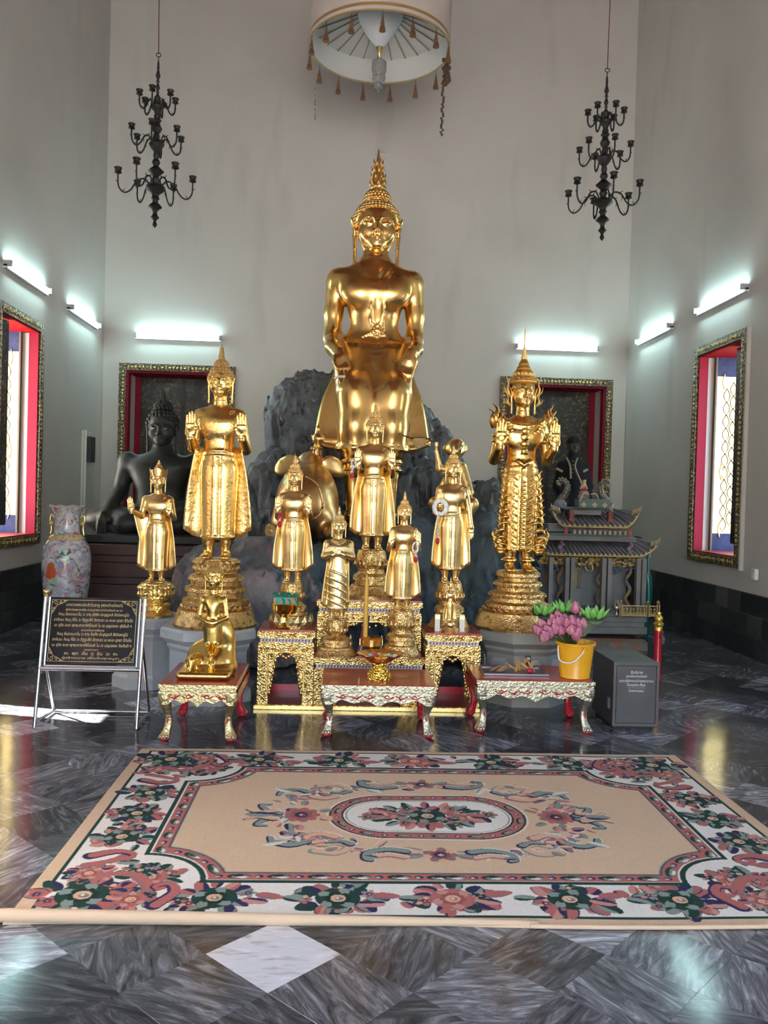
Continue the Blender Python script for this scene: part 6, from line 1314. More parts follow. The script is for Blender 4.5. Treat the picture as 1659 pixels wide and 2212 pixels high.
for k in range(12):
    u = 1224-3+k*10.5; MB().prism([(X(u-2.6), Zs(1151)), (X(u+2.6), Zs(1151)), (X(u+2.6), Zs(1145)), (X(u), Zs(1141.5)), (X(u-2.6), Zs(1145))], -.045, -.018).build('arch_niche', mat('niche_cream', (.42, .33, .24), .5), t); MB().b2(X(u-1.1), X(u+1.1), -.05, -.044, Zs(1150), Zs(1145)).build('niche_dark', rdk, t)
for u in (1202, 1334): MB().lathe([(4*q, 0), (4.5*q, 2*q), (3*q, 5*q), (3*q, 10*q), (4.5*q, 14*q)], 10, (X(u), -.05, Zs(1152))).build('corner_lamp', mat('lamp_red', (.45, .10, .06), .4), t)
for u in (1204, 1350):
    m_ = MB(); 
    for dz, dx, s_ in ((0, 0, 6), (9, -3, 6), (15, 3, 5), (20, 0, 3.5)): m_.ball((X(u)+dx*q, -.20, Zs(1190)+dz*q), (s_*q, 4*q, s_*q), 8, 5)
    m_.build('roof_figure', mat('mauve_figure', (.26, .17, .22), .55), t, smooth=True)
roof(Zs(1134), (X(1361)-X(1180))/2, 1361, 1103, Zs(1106), (X(1338)-X(1200))/2, -.24, .16, 'upper_roof', 17, X(1270))
MB().b2(X(1229), X(1297), -.02, .22, Zs(1112), Zs(1100)).build('ridge_course', stone, t); MB().b2(X(1218), X(1308), -.02, .20, Zs(1101), Zs(1096)).build('ridge_course', grn, t)
for u in (1228, 1311): m_ = MB(); m_.b2(X(u-4), X(u+4), -.12, -.04, Zs(1122), Zs(1104)); m_.b2(X(u-5), X(u+5), -.13, -.04, Zs(1110), Zs(1107)); m_.b2(X(u-6), X(u+6), -.135, -.04, Zs(1126), Zs(1120)); m_.build('roof_post', rdk, t)
MB().b2(X(1230), X(1294), -.01, .16, Zs(1096), Zs(1078)).build('crest_panel', grn, t)
for u in (1239, 1262, 1283):
    z_ = Zs(1090); MB().prism([(X(u), z_+6*q), (X(u+6), z_), (X(u), z_-6*q), (X(u-6), z_)], -.022, -.008).build('crest_diamond', mat('cream_diamond', (.48, .34, .22), .5), t); MB().prism([(X(u), z_+3.6*q), (X(u+3.6), z_), (X(u), z_-3.6*q), (X(u-3.6), z_)], -.026, -.020).build('diamond_core', mat('maroon_core', (.16, .015, .012), .4), t)
MB().lathe([(10*q, 0), (13*q, 3*q), (12.5*q, 8*q), (9*q, 11*q), (10.5*q, 14*q), (10.5*q, 18*q), (6*q, 20*q)], 20, (X(1262), .06, Zs(1079))).build('gourd_pot', mat('pink_blue_pot', (.42, .24, .22), .4, noise=(20, (.08, .14, .28), .52, .58)), t, smooth=40)
MB().lathe([(6*q, 0), (9*q, 3*q), (8*q, 7*q), (5*q, 13*q), (4*q, 19*q), (5.5*q, 23*q), (4*q, 23*q)], 18, (X(1262), .06, Zs(1059))).build('flame_bottle', mat('flame_paint', (.55, .42, .22), .4, noise=(14, (.45, .05, .03), .50, .54)), t, smooth=40)
for e in (-1, 1):
    MB().tube(bez([(X(1262)+e*12*q, .0, Zs(1068)), (X(1262)+e*22*q, -.01, Zs(1066)), (X(1262)+e*28*q, -.01, Zs(1074)), (X(1262)+e*32*q, -.01, Zs(1084))], 12), 1.4*q, 6).build('crest_ribbon', mat('cream_ribbon', (.60, .50, .34), .5), t, smooth=True)
    cx = 1212 if e < 0 else 1310; s_ = e
    body_ = bez([(X(cx)-s_*2*q, .04, Zs(1094)), (X(cx)+s_*0*q, .04, Zs(1080)), (X(cx)-s_*10*q, .04, Zs(1068)), (X(cx)-s_*14*q, .04, Zs(1052)), (X(cx)-s_*6*q, .04, Zs(1040)), (X(cx)+s_*3*q, .04, Zs(1040)), (X(cx)+s_*4*q, .04, Zs(1046))], 26)
    fish = MB().tube(body_, [9*q]+[9*q-i*.18*q for i in range(22)]+[4*q, 3*q, 2*q, 1*q], 10); fish.build('dragon_fish', mat('scaly_paint', (.36, .31, .22), .5, .2, vor=(55, (.10, .09, .08), .25, .45)), t, smooth=True)
    fn = MB()
    for i in range(5, 26, 2): p = Vector(body_[i]); dd = (Vector(body_[min(i+1, 26)])-Vector(body_[i-1])).normalized(); nn = Vector((dd.z, 0, -dd.x))*(-s_); fn.tube([p+nn*4*q, p+nn*8*q+dd*2*q], [2.2*q, .4*q], 5)
    for a in np.linspace(0, 5, 6): fn.tube([Vector(body_[-1]), Vector(body_[-1])+Vector((6*q*math.cos(a), 0, 6*q*math.sin(a)))], [2.2*q, .8*q], 5)
    fn.build('fish_fins', mat('fin_paint', (.40, .32, .20), .5, .2), t)
    hd_ = MB().ball((X(cx)+s_*2*q, .02, Zs(1090)), (14*q, 9*q, 11*q), 12, 8); hd_.tube(bez([(X(cx)-s_*8*q, -.02, Zs(1092)), (X(cx)+s_*2*q, -.05, Zs(1097)), (X(cx)+s_*12*q, -.02, Zs(1084))], 8), 3*q, 6); hd_.build('fish_head', mat('fish_head_paint', (.20, .22, .28), .5, noise=(16, (.42, .22, .16), .52, .58)), t, smooth=True); MB().ball((X(cx)-s_*6*q, -.055, Zs(1090)), 2.2*q, 8, 6).build('fish_eye', mat('white_eye', (.75, .75, .72), .3), t)
for o in list(t.children)[mark:]: o.location.y += UO
X = lambda u: (u-1287)*M_(1, SY); q = M_(1, SY)
# golden fretwork fence
fe = thing('fretwork_fence', 'little gilded fretwork fence on the shrine platform', 'fence', (x0+X(1360), SY-.36, zp)); Fx = lambda u: (u-1360)*M_(1, SY-.36); hh = 27*q
for u0, u1 in ((1314, 1320), (1374, 1381), (1397, 1404)):
    for a, b in ((u0, u0+1.6), (u1-1.6, u1)): MB().b2(Fx(a), Fx(b), -.008, .008, 0, hh).build('post_edge', gy, fe)
    MB().b2(Fx(u0), Fx(u1), -.004, .004, 0, hh).build('post', mat('dark_fence_post', (.06, .04, .03), .5), fe); MB().ball((Fx((u0+u1)/2), 0, hh+4*q), 4*q, 8, 6).build('finial', mat('coral_finial', (.40, .22, .13), .5), fe, smooth=True)
for a, b in ((1320, 1374), (1381, 1397)):
    for z_ in (1.5*q, hh*.80): MB().b2(Fx(a), Fx(b), -.006, .006, z_, z_+2*q).build('rail', gy, fe)
    n = 7 if b-a > 30 else 2; m_ = MB(); st = (b-a)/n
    for k in range(n):
        xa = a+k*st; m_.b2(Fx(xa+st*.2), Fx(xa+st*.36), -.006, .004, 4*q, hh*.72); m_.b2(Fx(xa+st*.2), Fx(xa+st*.75), -.006, .004, hh*.55, hh*.63); m_.b2(Fx(xa+st*.6), Fx(xa+st*.76), -.006, .004, 4*q, hh*.45); m_.b2(Fx(xa+st*.36), Fx(xa+st*1.1), -.006, .004, 5*q, 7*q)
    m_.build('fretwork', gy, fe)['kind'] = 'stuff'
c = W(1333, 1292, SY-.25); o = thing('glass_lamp', 'small round silver glass lamp behind the fretwork fence', 'lamp', (c.x, SY-.25, zp)); MB().lathe([(5*q, 0), (7*q, 2*q), (3*q, 5*q), (10*q, 10*q), (11*q, 17*q), (8*q, 23*q), (3*q, 27*q), (2.6*q, 33*q)], 20).build('globe', mat('silvered_glass', (.55, .56, .58), .12, .8), o, smooth=True); MB().lathe([(6*q, 0), (6*q, 1.5*q)], 16).build('foot', gy, o)
c = W(1268, 1308, SY-.36); o = thing('incense_box', 'small white and red offering packet on the shrine step', 'box', (c.x, SY-.36, zp)); MB().bev((0, 0, 5*q), (34*q, .05, 10*q), .003).build('packet', mat('cream_packet', (.62, .60, .48), .4), o); MB().b2(-4*q, 4*q, -.027, -.024, 1*q, 9*q).build('red_seal', mat('seal_red', (.5, .05, .06), .4), o)
# ---- things beside the shrine
c = W(1402, 1330, 8.9); o = thing('green_umbrella', 'folded teal green umbrella standing against the shrine', 'umbrella', (c.x, 8.95, 0)); q2 = M_(1, 8.95); zz = lambda v: W(1402, v, 8.95).z
MB().tube([(0, 0, .0), (-1*q2, 0, zz(1330)), (1*q2, 0, zz(1290)), (0, 0, zz(1262)), (-2*q2, 0, zz(1248)), (-1*q2, 0, zz(1232)), (-2*q2, 0, zz(1205)), (-3*q2, 0, zz(1180))], [3*q2, 6*q2, 8*q2, 9*q2, 9*q2, 3*q2, 4.5*q2, 3*q2], 12).build('folded_canopy', mat('teal_fabric', (.0, .12, .105), .3, coat=.2), o, smooth=True); MB().tube([(-3*q2, 0, zz(1182)), (-3*q2, 0, zz(1172))], 1.2*q2, 6).build('ferrule', steel, o)
c = W(1384, 1184, 9.3); o = thing('standing_fan', 'dark round fan head on a pole behind the shrine roof end', 'fan', (c.x, 9.45, 0)); zf = c.z
MB().lathe([(.12, 0), (.12, .02), (.02, .04), (.015, zf-.12)], 16).build('pole', mat('black_metal', (.02, .02, .02), .4), o); k = MB().lathe([(.10, -.03), (.125, -.01), (.125, .02), (.09, .05), (.02, .06)], 24); ob = k.build('fan_head', mat('black_fan', (.012, .013, .013), .85, spec=.1), o, smooth=40); ob.location = (0, 0, zf); ob.rotation_euler = (PI/2, 0, .4)
# ---- statue in dark jacket behind the shrine
JY = 10.6; c = W(1238, 1010, JY); q = M_(1, JY); zj = 1.05; o = thing('robed_figure_statue', 'seated dark statue wearing a black jacket with gold trim behind the shrine', 'statue', (c.x, JY, zj)); z = lambda v: W(1238, v, JY).z-zj; X = lambda u: (u-1238)*q
s = SDF((-.45, -.25, 0), (.45, .25, 1.05), .02); s.loft([(0, 0, 0, .21, .2), (z(1050), 0, 0, .16, .15), (z(1015), 0, 0, .17, .15), (z(1000), 0, 0, .14, .11), (z(990), 0, 0, .08, .08)], 0); s.loft([(z(1000), 0, 0, .07, .07), (z(975), 0, 0, .06, .06)], .05)
for e in (-1, 1): s.chain([(e*.145, 0, z(1008)), (e*.185, -.02, z(1050)), (e*.14, -.15, z(1085))], [.068, .062, .05], .04)
V, F = s.mesh(); hd = xf(HEAD, .20, None, (0, 0, z(980))); jk = mat('black_jacket', (.010, .010, .013), .85, spec=.2); link('jacketed_body', np_mesh('jacket_body', [(V, F)]), jk, o); link('head', np_mesh('jacket_head', [hd]), mat('shaded_head_bronze', (.035, .029, .022), .6, spec=.3), o); MB().ball((0, .02, z(980)+.145), (.088, .095, .08), 16, 9).build('cap', jk, o, smooth=True)  # head colour darkened to stand in for the shade over the face
trim = mat('gold_braid', (.22, .17, .10), .6, .2)
MB().tube(bez([(X(1216), -.14, z(990)), (X(1222), -.19, z(1008)), (X(1224), -.20, z(1035))], 10), .013, 6).build('braid', trim, o); MB().tube(bez([(X(1240), -.14, z(990)), (X(1233), -.19, z(1010)), (X(1244), -.21, z(1038)), (X(1250), -.21, z(1056))], 12), .013, 6).build('braid', trim, o)
for e, u in ((-1, 1203), (1, 1258)): MB().box((X(u), -.12, z(1017)), (.085, .02, .03), rot('Y', -e*25)).build('arm_band', trim, o)
for v in (998, 1006, 1014, 1022): MB().ball((X(1228), -.19, z(v)), .009).build('button', trim, o)
MB().bev((0, .05, -zj/2), (.75, .6, zj), .02).build('seat_block', mat('dark_seat', (.03, .025, .022), .5), o)
# ================================================================== CHANDELIERS
iron = mat('blackened_bronze', (.018, .016, .014), .5, .3)
def chandelier(tip_u, tip_v, ring_u, ring_v, cord_u, Y, arms, label):
    tp = W(tip_u, tip_v, Y); rg = W(ring_u, ring_v, Y); H = rg.z-tp.z; t = thing('chandelier', label, 'chandelier', (tp.x, Y, tp.z)); k = H/1590.
    prof = [(2100, 3), (2075, 22), (2040, 12), (2025, 20), (2005, 40), (1985, 24), (1960, 18), (1935, 30), (1910, 64), (1885, 45), (1870, 26), (1845, 26), (1830, 40), (1812, 28), (1790, 36), (1765, 70), (1740, 92), (1715, 66), (1692, 24), (1655, 40), (1630, 26), (1610, 40), (1580, 74), (1552, 44), (1530, 22), (1500, 38), (1475, 30), (1465, 20), (1440, 28), (1400, 22), (1385, 38), (1355, 58), (1330, 70), (1305, 48), (1285, 24), (1255, 28), (1230, 22), (1210, 38), (1185, 48), (1160, 34), (1132, 26), (1110, 42), (1090, 26), (1075, 31), (1050, 22), (1025, 32), (1005, 55), (985, 58), (965, 40), (945, 22), (905, 31), (885, 18), (870, 8), (850, 16), (838, 8), (815, 20), (790, 15), (770, 8), (752, 17), (735, 8), (705, 22), (680, 17), (645, 9), (630, 12), (575, 9), (565, 5), (525, 4)]
    zz = lambda y: (2100-y)*k
    MB().lathe([(r*k, zz(y)) for y, r in prof], 16).build('stem', iron, t, smooth=40)
    MB().tube([(22*k*math.sin(a), 0, zz(508)+18*k*math.cos(a)) for a in np.linspace(0, 2*PI, 17)], 4*k, 6).build('ring', iron, t)
    cu_ = W(cord_u, 0, Y); off = Vector((cu_.x-rg.x, 0, cu_.z-rg.z)); top_ = Vector((rg.x-tp.x, 0, zz(500)))
    MB().tube([Vector((0, 0, zz(500))), Vector((0, 0, zz(500)))+off*((ZC-tp.z-zz(500))/off.z)], 4.2*k, 8).build('cord', mat('red_cord', (.10, .016, .012), .7), t)
    cup = MB().lathe([(4, -6), (20, 0), (31, 6), (26, 14), (25, 34), (34, 46), (30, 50), (22, 46), (4, 20)], 12); cup.v = [(a*k, b*k, c*k) for a, b, c in cup.v]; cme = cup.mesh('candle_cup', 50); cme.materials.append(iron)
    for hub, n, R, ph, sc in arms:
        me = MB(); pts = bez([(40, 0, 0), (75*sc, 0, 62*sc), (R*.50, 0, 42*sc), (R*.66, 0, -28*sc), (R*.84, 0, -52*sc), (R*.98, 0, -12*sc), (R, 0, 62*sc), (R, 0, 80*sc)], 28); me.tube([p*k for p in pts], [7.5*k]*29, 6)
        for p0, p1 in (((75*sc, 62*sc), (60*sc, 92*sc)), ((R*.52, 38*sc), (R*.50, -14*sc)), ((R*.86, -50*sc), (R*.80, -22*sc)), ((R*.99, 20*sc), (R*1.06, 34*sc)), ((R*.42, 50*sc), (R*.56, 66*sc))): me.tube([Vector((p0[0], 0, p0[1]))*k, Vector(((p0[0]+p1[0])/2+6, 0, (p0[1]+p1[1])/2))*k, Vector((p1[0], 0, p1[1]))*k], [4.5*k, 4*k, 1*k], 5)
        ame = me.mesh('arm', True); ame.materials.append(iron)
        for j in range(n):
            a = ph+2*PI*j/n; ar = link('arm', ame, None, t, (0, 0, zz(hub)), None, (0, 0, a)); link('candle_cup', cme, None, ar, (R*k, 0, 80*sc*k), 1.12 if R > 300 else 1.0)
    return t
chandelier(334, 492, 340, 119, 341, 8.0, ((985, 6, 165, .45, .85), (1330, 6, 235, .55, 1.0), (1740, 6, 335, .22, 1.25)), 'black three-tiered chandelier hanging on the vase side of the great Buddha')
chandelier(1300, 520, 1311, 152, 1317, 8.0, ((985, 6, 165, .80, .85), (1330, 6, 235, .62, 1.0), (1740, 6, 335, .50, 1.25)), 'black three-tiered chandelier hanging on the shrine side of the great Buddha')
# ================================================================== CEREMONIAL UMBRELLA
UY = 9.4; c = W(820, 106, UY); q = M_(1, UY); R = 150*q
t = thing('ceremonial_umbrella', 'white tiered cloth umbrella hanging above the great Buddha with gilt tassels', 'umbrella', (c.x, UY, c.z)); cloth = mat('cream_pink_cloth', (.56, .48, .44), .8, 0, noise=(3, (.50, .42, .385), .4, .7), bump=('n', 6, .15, .03)); inner = mat('grey_white_lining', (.56, .55, .535), .8)
n = 64
def band(r0, z0, r1, z1, th, nm, m, par=t): 
    return MB().lathe([(r0, z0), (r1, z1), (r1-th, z1), (r0-th, z0), (r0, z0)], n, cap=False).build(nm, m, par, smooth=40)
v = band(R, 0, R*1.015, .62, .012, 'valance', cloth); band(R*1.006, .045, R*1.006, .075, .004, 'gold_braid', mat('dull_gold_braid', (.50, .34, .14), .45, .6), v); band(R*1.006, -.012, R*1.004, .006, .014, 'gold_hem', mat('dull_gold_hem', (.46, .34, .17), .5, .5), v); band(R*.985, .0, R*.985, .27, .004, 'inner_lining', inner, v)
MB().lathe([(R*.985, .26), (R*.30, .40), (R*.30, .41), (R*.99, .28)], n, cap=False).build('canopy', inner, t, smooth=40); MB().lathe([(R*1.02, .60), (R*1.0, .66), (.05, .90)], n, cap=False).build('outer_top', cloth, t, smooth=40)
for k in range(28):
    a = 2*PI*k/28; MB().tube([(R*.30*math.cos(a), R*.30*math.sin(a), .392), (R*.975*math.cos(a), R*.975*math.sin(a), .252)], .007, 5).build('rib', mat('gilt_rib', (.42, .33, .20), .5, .4), t)
MB().lathe([(R*.31, .405), (R*.325, .36), (R*.30, .30), (R*.22, .19), (R*.12, .08), (R*.05, .02), (R*.03, .015)], 36).build('centre_cone', mat('white_cone', (.56, .565, .58), .6), t, smooth=50); MB().lathe([(R*.045, .03), (R*.05, .01), (R*.03, -.02), (R*.035, -.04), (R*.015, -.07), (.003, -.09)], 16).build('cone_tip', gold(), t, smooth=40)
MB().tube([(0, 0, .88), (0, 0, ZC-c.z)], .012, 8).build('hanging_rod', iron, t)
cry = mat('smoky_crystal', (.26, .26, .24), .25, .2, bump=('vor', 60, .8, .01)); pd = MB().lathe([(.05, -.12), (.078, -.14), (.080, -.24), (.070, -.26), (.068, -.30), (.074, -.31), (.060, -.36), (.045, -.37), (.050, -.385), (.044, -.42), (.012, -.43), (.014, -.45), (.003, -.48)], 14).build('pendant', cry, t, smooth=30); MB().tube([(0, 0, -.08), (0, 0, -.14)], .004, 5).build('pendant_cord', iron, t)
ts = MB().lathe([(.004, .0), (.012, -.05), (.018, -.075), (.012, -.082), (.020, -.092), (.027, -.128), (.004, -.13)], 12); tme = ts.mesh('tassel', 40); tme.materials.append(mat('old_gold_tassel', (.20, .10, .045), .55, .2)); sme = MB().tube([(0, 0, 0), (0, 0, -.05)], .002, 4).mesh('tassel_cord'); sme.materials.append(iron)
for k in range(15):
    a = 2*PI*(k+.25)/15; o = link('tassel', tme, None, t, (R*math.cos(a), R*math.sin(a), -.055), 1.25); link('tassel_cord', sme, None, o, (0, 0, .05))
for e, u0, n_ in ((-1, 683, 22), (1, 958, 26)):
    p = W(u0, 150 if e < 0 else 165, UY-.1)-Vector(t.location); m_ = MB(); r_ = random.Random(8+e)
    for k in range(n_):
        if r_.random() < (.62 if e < 0 else .95): m_.ball((p.x+r_.uniform(-.012, .012)*(1 if e > 0 else .4), p.y, p.z-k*.025), (.010 if e < 0 else .015, .010, .014), 6, 4)
    m_.tube([(p.x, p.y, p.z+.05), (p.x, p.y, p.z-n_*.025)], .0018, 4); m_.build('dried_garland', mat('dried_garland_grey' if e < 0 else 'dried_garland_brown', (.26, .22, .20) if e < 0 else (.07, .045, .03), .8), t)['kind'] = 'stuff'
m_ = MB(); p = W(964, 150, UY-.1)-Vector(t.location); r_ = random.Random(2)
for k in range(26): m_.ball((p.x+r_.uniform(-.035, .035), p.y+r_.uniform(-.02, .02), p.z+.10-k*.010), (.022, .018, .026), 6, 4)
m_.build('dried_bouquet', mat('dried_bouquet_brown', (.09, .05, .03), .8), t)['kind'] = 'stuff'
# ================================================================== CARPET
def srgb(r, g, b): return np.array([((x/255)/12.92 if x < 10 else (((x/255)+.055)/1.055)**2.4) for x in (r, g, b)])
BE, CRM, PNK, GRN, NAV, GRY, PCH, MAU, LPK = srgb(212, 182, 152), srgb(226, 220, 210), srgb(178, 106, 100), srgb(38, 66, 58), srgb(52, 48, 84), srgb(134, 148, 138), srgb(218, 172, 142), srgb(150, 110, 112), srgb(198, 142, 130)
def carpet():
    hx, hy = (CARP[1]-CARP[0])/2, (CARP[3]-CARP[2])/2; nx, ny = 800, 520; xs = np.linspace(-hx, hx, nx); ys = np.linspace(-hy, hy, ny); Xg, Yg = np.meshgrid(xs, ys); img = np.zeros((ny, nx, 3)); img[:] = BE
    px_ = xs[1]-xs[0]; py_ = ys[1]-ys[0]
    def win(x, y, r):
        i0, i1 = max(0, int((x-r+hx)/px_)), min(nx, int((x+r+hx)/px_)+2); j0, j1 = max(0, int((y-r+hy)/py_)), min(ny, int((y+r+hy)/py_)+2); return slice(j0, j1), slice(i0, i1)
    def leaf(x, y, ang, L, Wd, col, dark=None, tip=1.0, out=None):
        """pointed petal with its foot at (x,y)"""
        sl = win(x, y, L*1.1); a = Xg[sl]-x; b = Yg[sl]-y; c, s = math.cos(ang), math.sin(ang); u = (a*c+b*s)/L; v = (-a*s+b*c)/Wd
        f = lambda m: (np.abs(v) < m*np.sqrt(np.clip(u*(1-u)*4, 0, 1))*(1-.35*tip*np.clip(u, 0, 1))*.62) & (u > 0) & (u < 1)
        I = img[sl]
        if out is not None: I[f(1.22)] = out
        m = f(1.0); I[m] = col
        if dark is not None: I[m & (v < -.02-.25*u)] = dark
    def disc(x, y, rx, ry, col, ang=0.):
        sl = win(x, y, max(rx, ry)*1.1); a = Xg[sl]-x; b = Yg[sl]-y; c, s = math.cos(ang), math.sin(ang); img[sl][((a*c+b*s)/rx)**2+((-a*s+b*c)/ry)**2 < 1] = col
    def flower(x, y, r, c1, c2, core, n=8, rot_=0.):
        for k in range(n): a = rot_+2*PI*k/n; disc(x+.66*r*math.cos(a), y+.66*r*math.sin(a), r*.40, r*.30, c2 if k % 2 else c1, a)
        for k in range(n): a = rot_+2*PI*(k+.5)/n; disc(x+.40*r*math.cos(a), y+.40*r*math.sin(a), r*.24, r*.17, c1*.7, a)
        disc(x, y, r*.36, r*.36, core); disc(x+.05*r, y-.04*r, r*.20, r*.17, c2*.75); disc(x, y, r*.08, r*.08, CRM)
    def scroll(pts, w0, w1, col, edge=None):
        P = bez([(a, b, 0) for a, b in pts], 40)
        for pas in ((1.4, edge), (1.0, col)):
            if pas[1] is None: continue
            for i, p in enumerate(P): w = (w0+(w1-w0)*i/40)*pas[0]; disc(p.x-(0 if pas[0] == 1 else .25*w), p.y-(0 if pas[0] == 1 else .25*w), w, w, pas[1])
    ax, ay = np.abs(Xg), np.abs(Yg)
    img[(ax < 1.508) & (ay < .966)] = GRN; img[(ax < 1.493) & (ay < .950)] = CRM
    r = random.Random(21)
    def cluster(x, y, s, big=True, horiz=True):
        cols = [(PNK, NAV), (GRY, GRN), (GRN, GRY), (PNK, MAU), (GRN, NAV), (LPK, PNK), (NAV, GRY)]
        for k in range(15):
            a = 2*PI*k/15+r.uniform(-.25, .25); d = s*r.uniform(.50, .85); c1, c2 = r.choice(cols); leaf(x+d*math.cos(a), y+d*math.sin(a)*.72, a+r.uniform(-.6, .6), s*r.uniform(.5, .8), s*r.uniform(.34, .5), c1, c2, out=r.choice([GRN, NAV, MAU, None]))
        for k in range(4):
            a = r.uniform(0, 2*PI); d = s*r.uniform(.85, 1.15); flower(x+d*math.cos(a), y+d*math.sin(a)*.5, s*.27, r.choice([PNK, GRY, GRN]), r.choice([LPK, MAU, PCH]), NAV, 5)
        disc(x, y, s*.66, s*.62, GRN if big else MAU); flower(x, y, s*.62, GRN if big else PNK, GRY if big else LPK, PCH, 9, r.uniform(0, 1))
    for k in range(150):          # small leaves filling the border
        if k % 2: x_, y_ = r.uniform(-1.44, 1.44), r.choice((-1, 1))*r.uniform(.745, .915)
        else: x_, y_ = r.choice((-1, 1))*r.uniform(1.255, 1.45), r.uniform(-.9, .9)
        c1, c2 = r.choice([(PNK, NAV), (GRY, GRN), (LPK, PNK), (GRN, GRY), (PNK, MAU)]); leaf(x_, y_, r.uniform(0, 6.28), r.uniform(.05, .09), r.uniform(.03, .045), c1, c2, out=r.choice([None, GRN, MAU]))
    for e in (-1, 1):
        for k, xx in enumerate((-.86, -.43, 0, .43, .86)):
            cluster(xx+r.uniform(-.02, .02), e*.825, .128, k != 2); 
            leaf(xx+.13, e*.80, r.uniform(-.3, .3), .11, .05, PNK, MAU); leaf(xx+.18, e*.86, PI+r.uniform(-.3, .3), .10, .045, LPK, NAV); leaf(xx-.20, e*.82, r.uniform(-.4, .4), .09, .045, GRY, GRN)
        for k, yy in enumerate((-.27, 0, .27)):
            cluster(e*1.355, yy, .112, True)
        for f in (-1, 1):
            cx, cy = e*1.30, f*.78; cluster(cx+e*.06, cy+f*.03, .15, True); cluster(cx-e*.12, cy+f*.06, .09, False); cluster(cx+e*.09, cy-f*.15, .08, False)
            cluster(e*1.15, f*.655, .105, False); cluster(e*1.20, f*.60, .06, True); leaf(e*1.06, f*.70, r.uniform(0, 6), .10, .05, PNK, MAU); leaf(e*1.22, f*.52, r.uniform(0, 6), .09, .045, GRY, GRN)
            scroll([(cx-e*.18, cy-f*.03), (cx-e*.10, cy-f*.14), (cx+e*.0, cy-f*.15), (cx+e*.05, cy-f*.10)], .020, .010, PNK, MAU)
            scroll([(cx-e*.22, cy+f*.10), (cx-e*.27, cy+f*.0), (cx-e*.24, cy-f*.07), (cx-e*.19, cy-f*.05), (cx-e*.20, cy-f*.02)], .022, .009, PNK, NAV)
            scroll([(cx+e*.12, cy-f*.32), (cx+e*.03, cy-f*.36), (cx-e*.04, cy-f*.33), (cx-e*.03, cy-f*.27)], .024, .008, PNK, NAV)
            scroll([(cx-e*.04, cy-f*.30), (cx+e*.05, cy-f*.26), (cx+e*.12, cy-f*.23)], .012, .016, PNK, MAU)
    # inner frame with concave corners
    cor = np.sqrt(((1.215-ax)/1.08)**2+(.70-ay)**2); d = np.maximum(np.maximum(ax-1.215, ay-.70), .245-cor)     # <0 inside
    img[d < .004] = GRN; img[d < -.017] = CRM; img[d < -.024] = PNK
    # ribbon ornaments along the frame
    def path(off):
        out = []; X0, Y0, r0 = 1.215-off, .70-off, .245+off; xe = (1.215-1.08*math.sqrt(max(0, r0*r0-off*off))); ye = .70-math.sqrt(max(0, r0*r0-off*off))
        q = [(x_, Y0) for x_ in np.linspace(0, xe, 40)]; a0 = math.asin(off/r0); q += [(1.215-1.08*r0*math.cos(a), .70-r0*math.sin(a)) for a in np.linspace(a0, PI/2-a0, 20)]; q += [(X0, y_) for y_ in np.linspace(ye, 0, 25)]; return q
    q = path(.052); P = np.array(q); seg = np.r_[0, np.cumsum(np.hypot(*np.diff(P, axis=0).T))]; s_ = .03; k = 0
    while s_ < seg[-1]:
        x_, y_ = np.interp(s_, seg, P[:, 0]), np.interp(s_, seg, P[:, 1]); x2, y2 = np.interp(min(s_+.01, seg[-1]), seg, P[:, 0]), np.interp(min(s_+.01, seg[-1]), seg, P[:, 1]); an = math.atan2(y2-y_, x2-x_) if s_+.01 < seg[-1] else -PI/2
        for e in (-1, 1):
            for f in (-1, 1):
                aa = math.atan2(f*math.sin(an), e*math.cos(an))
                if k % 2 == 0: L_ = .048 if x_ < 1.1 else .034; disc(e*x_, f*y_, L_, .020, GRN, aa); disc(e*x_+.008, f*y_-.004, L_*.78, .015, GRY, aa); disc(e*x_+.012, f*y_-.009, L_*.45, .007, CRM, aa); disc(e*x_-.006, f*y_+.006, L_*.5, .007, GRN, aa)
                else: disc(e*x_, f*y_, .017, .013, NAV, aa); disc(e*x_-.004, f*y_-.003, .011, .008, GRY, aa); disc(e*x_-.004, f*y_-.004, .006, .004, CRM, aa)
        s_ += .078; k += 1
    img[(d < -.080)] = NAV*.6+GRY*.25; img[d < -.087] = GRY; img[d < -.092] = BE
    # medallion
    mx_, my_ = -.01, .0; st = np.sqrt(np.maximum(np.abs(Xg-mx_)-.19, 0)**2+(Yg-my_)**2*1.02)-.272
    img[st < .010] = CRM*.85+BE*.15; img[st < 0] = GRN; img[st < -.010] = PNK; img[st < -.058] = GRN; img[st < -.068] = CRM; img[(st < -.078) & (st > -.082)] = GRN
    R_ = .272-.034; per = 4*.19+2*PI*R_; n = 28
    for k in range(n):
        s_ = k/n*per
        if s_ < .38: x_, y_, an = -.19+s_, R_, 0
        elif s_ < .38+PI*R_: a = PI/2-(s_-.38)/R_; x_, y_, an = .19+R_*math.cos(a), R_*math.sin(a), a+PI/2
        elif s_ < .76+PI*R_: x_, y_, an = .19-(s_-.38-PI*R_), -R_, 0
        else: a = -PI/2-(s_-.76-PI*R_)/R_; x_, y_, an = -.19+R_*math.cos(a), R_*math.sin(a), a+PI/2
        if k % 2 == 0: disc(mx_+x_, y_, .038, .014, GRN, an); disc(mx_+x_+.006, y_, .027, .010, GRY, an)
        else: disc(mx_+x_, y_, .013, .011, NAV, an); disc(mx_+x_, y_, .007, .006, CRM, an)
    cluster(mx_, 0, .13, True); cluster(mx_-.20, .01, .085, False); cluster(mx_+.20, -.01, .085, False)
    for x_, y_ in ((-.10, .09), (.12, .09), (.11, -.10), (-.12, -.09), (.28, .02), (-.29, -.02)): flower(x_, y_, .045, PNK, GRY, GRN, 6)
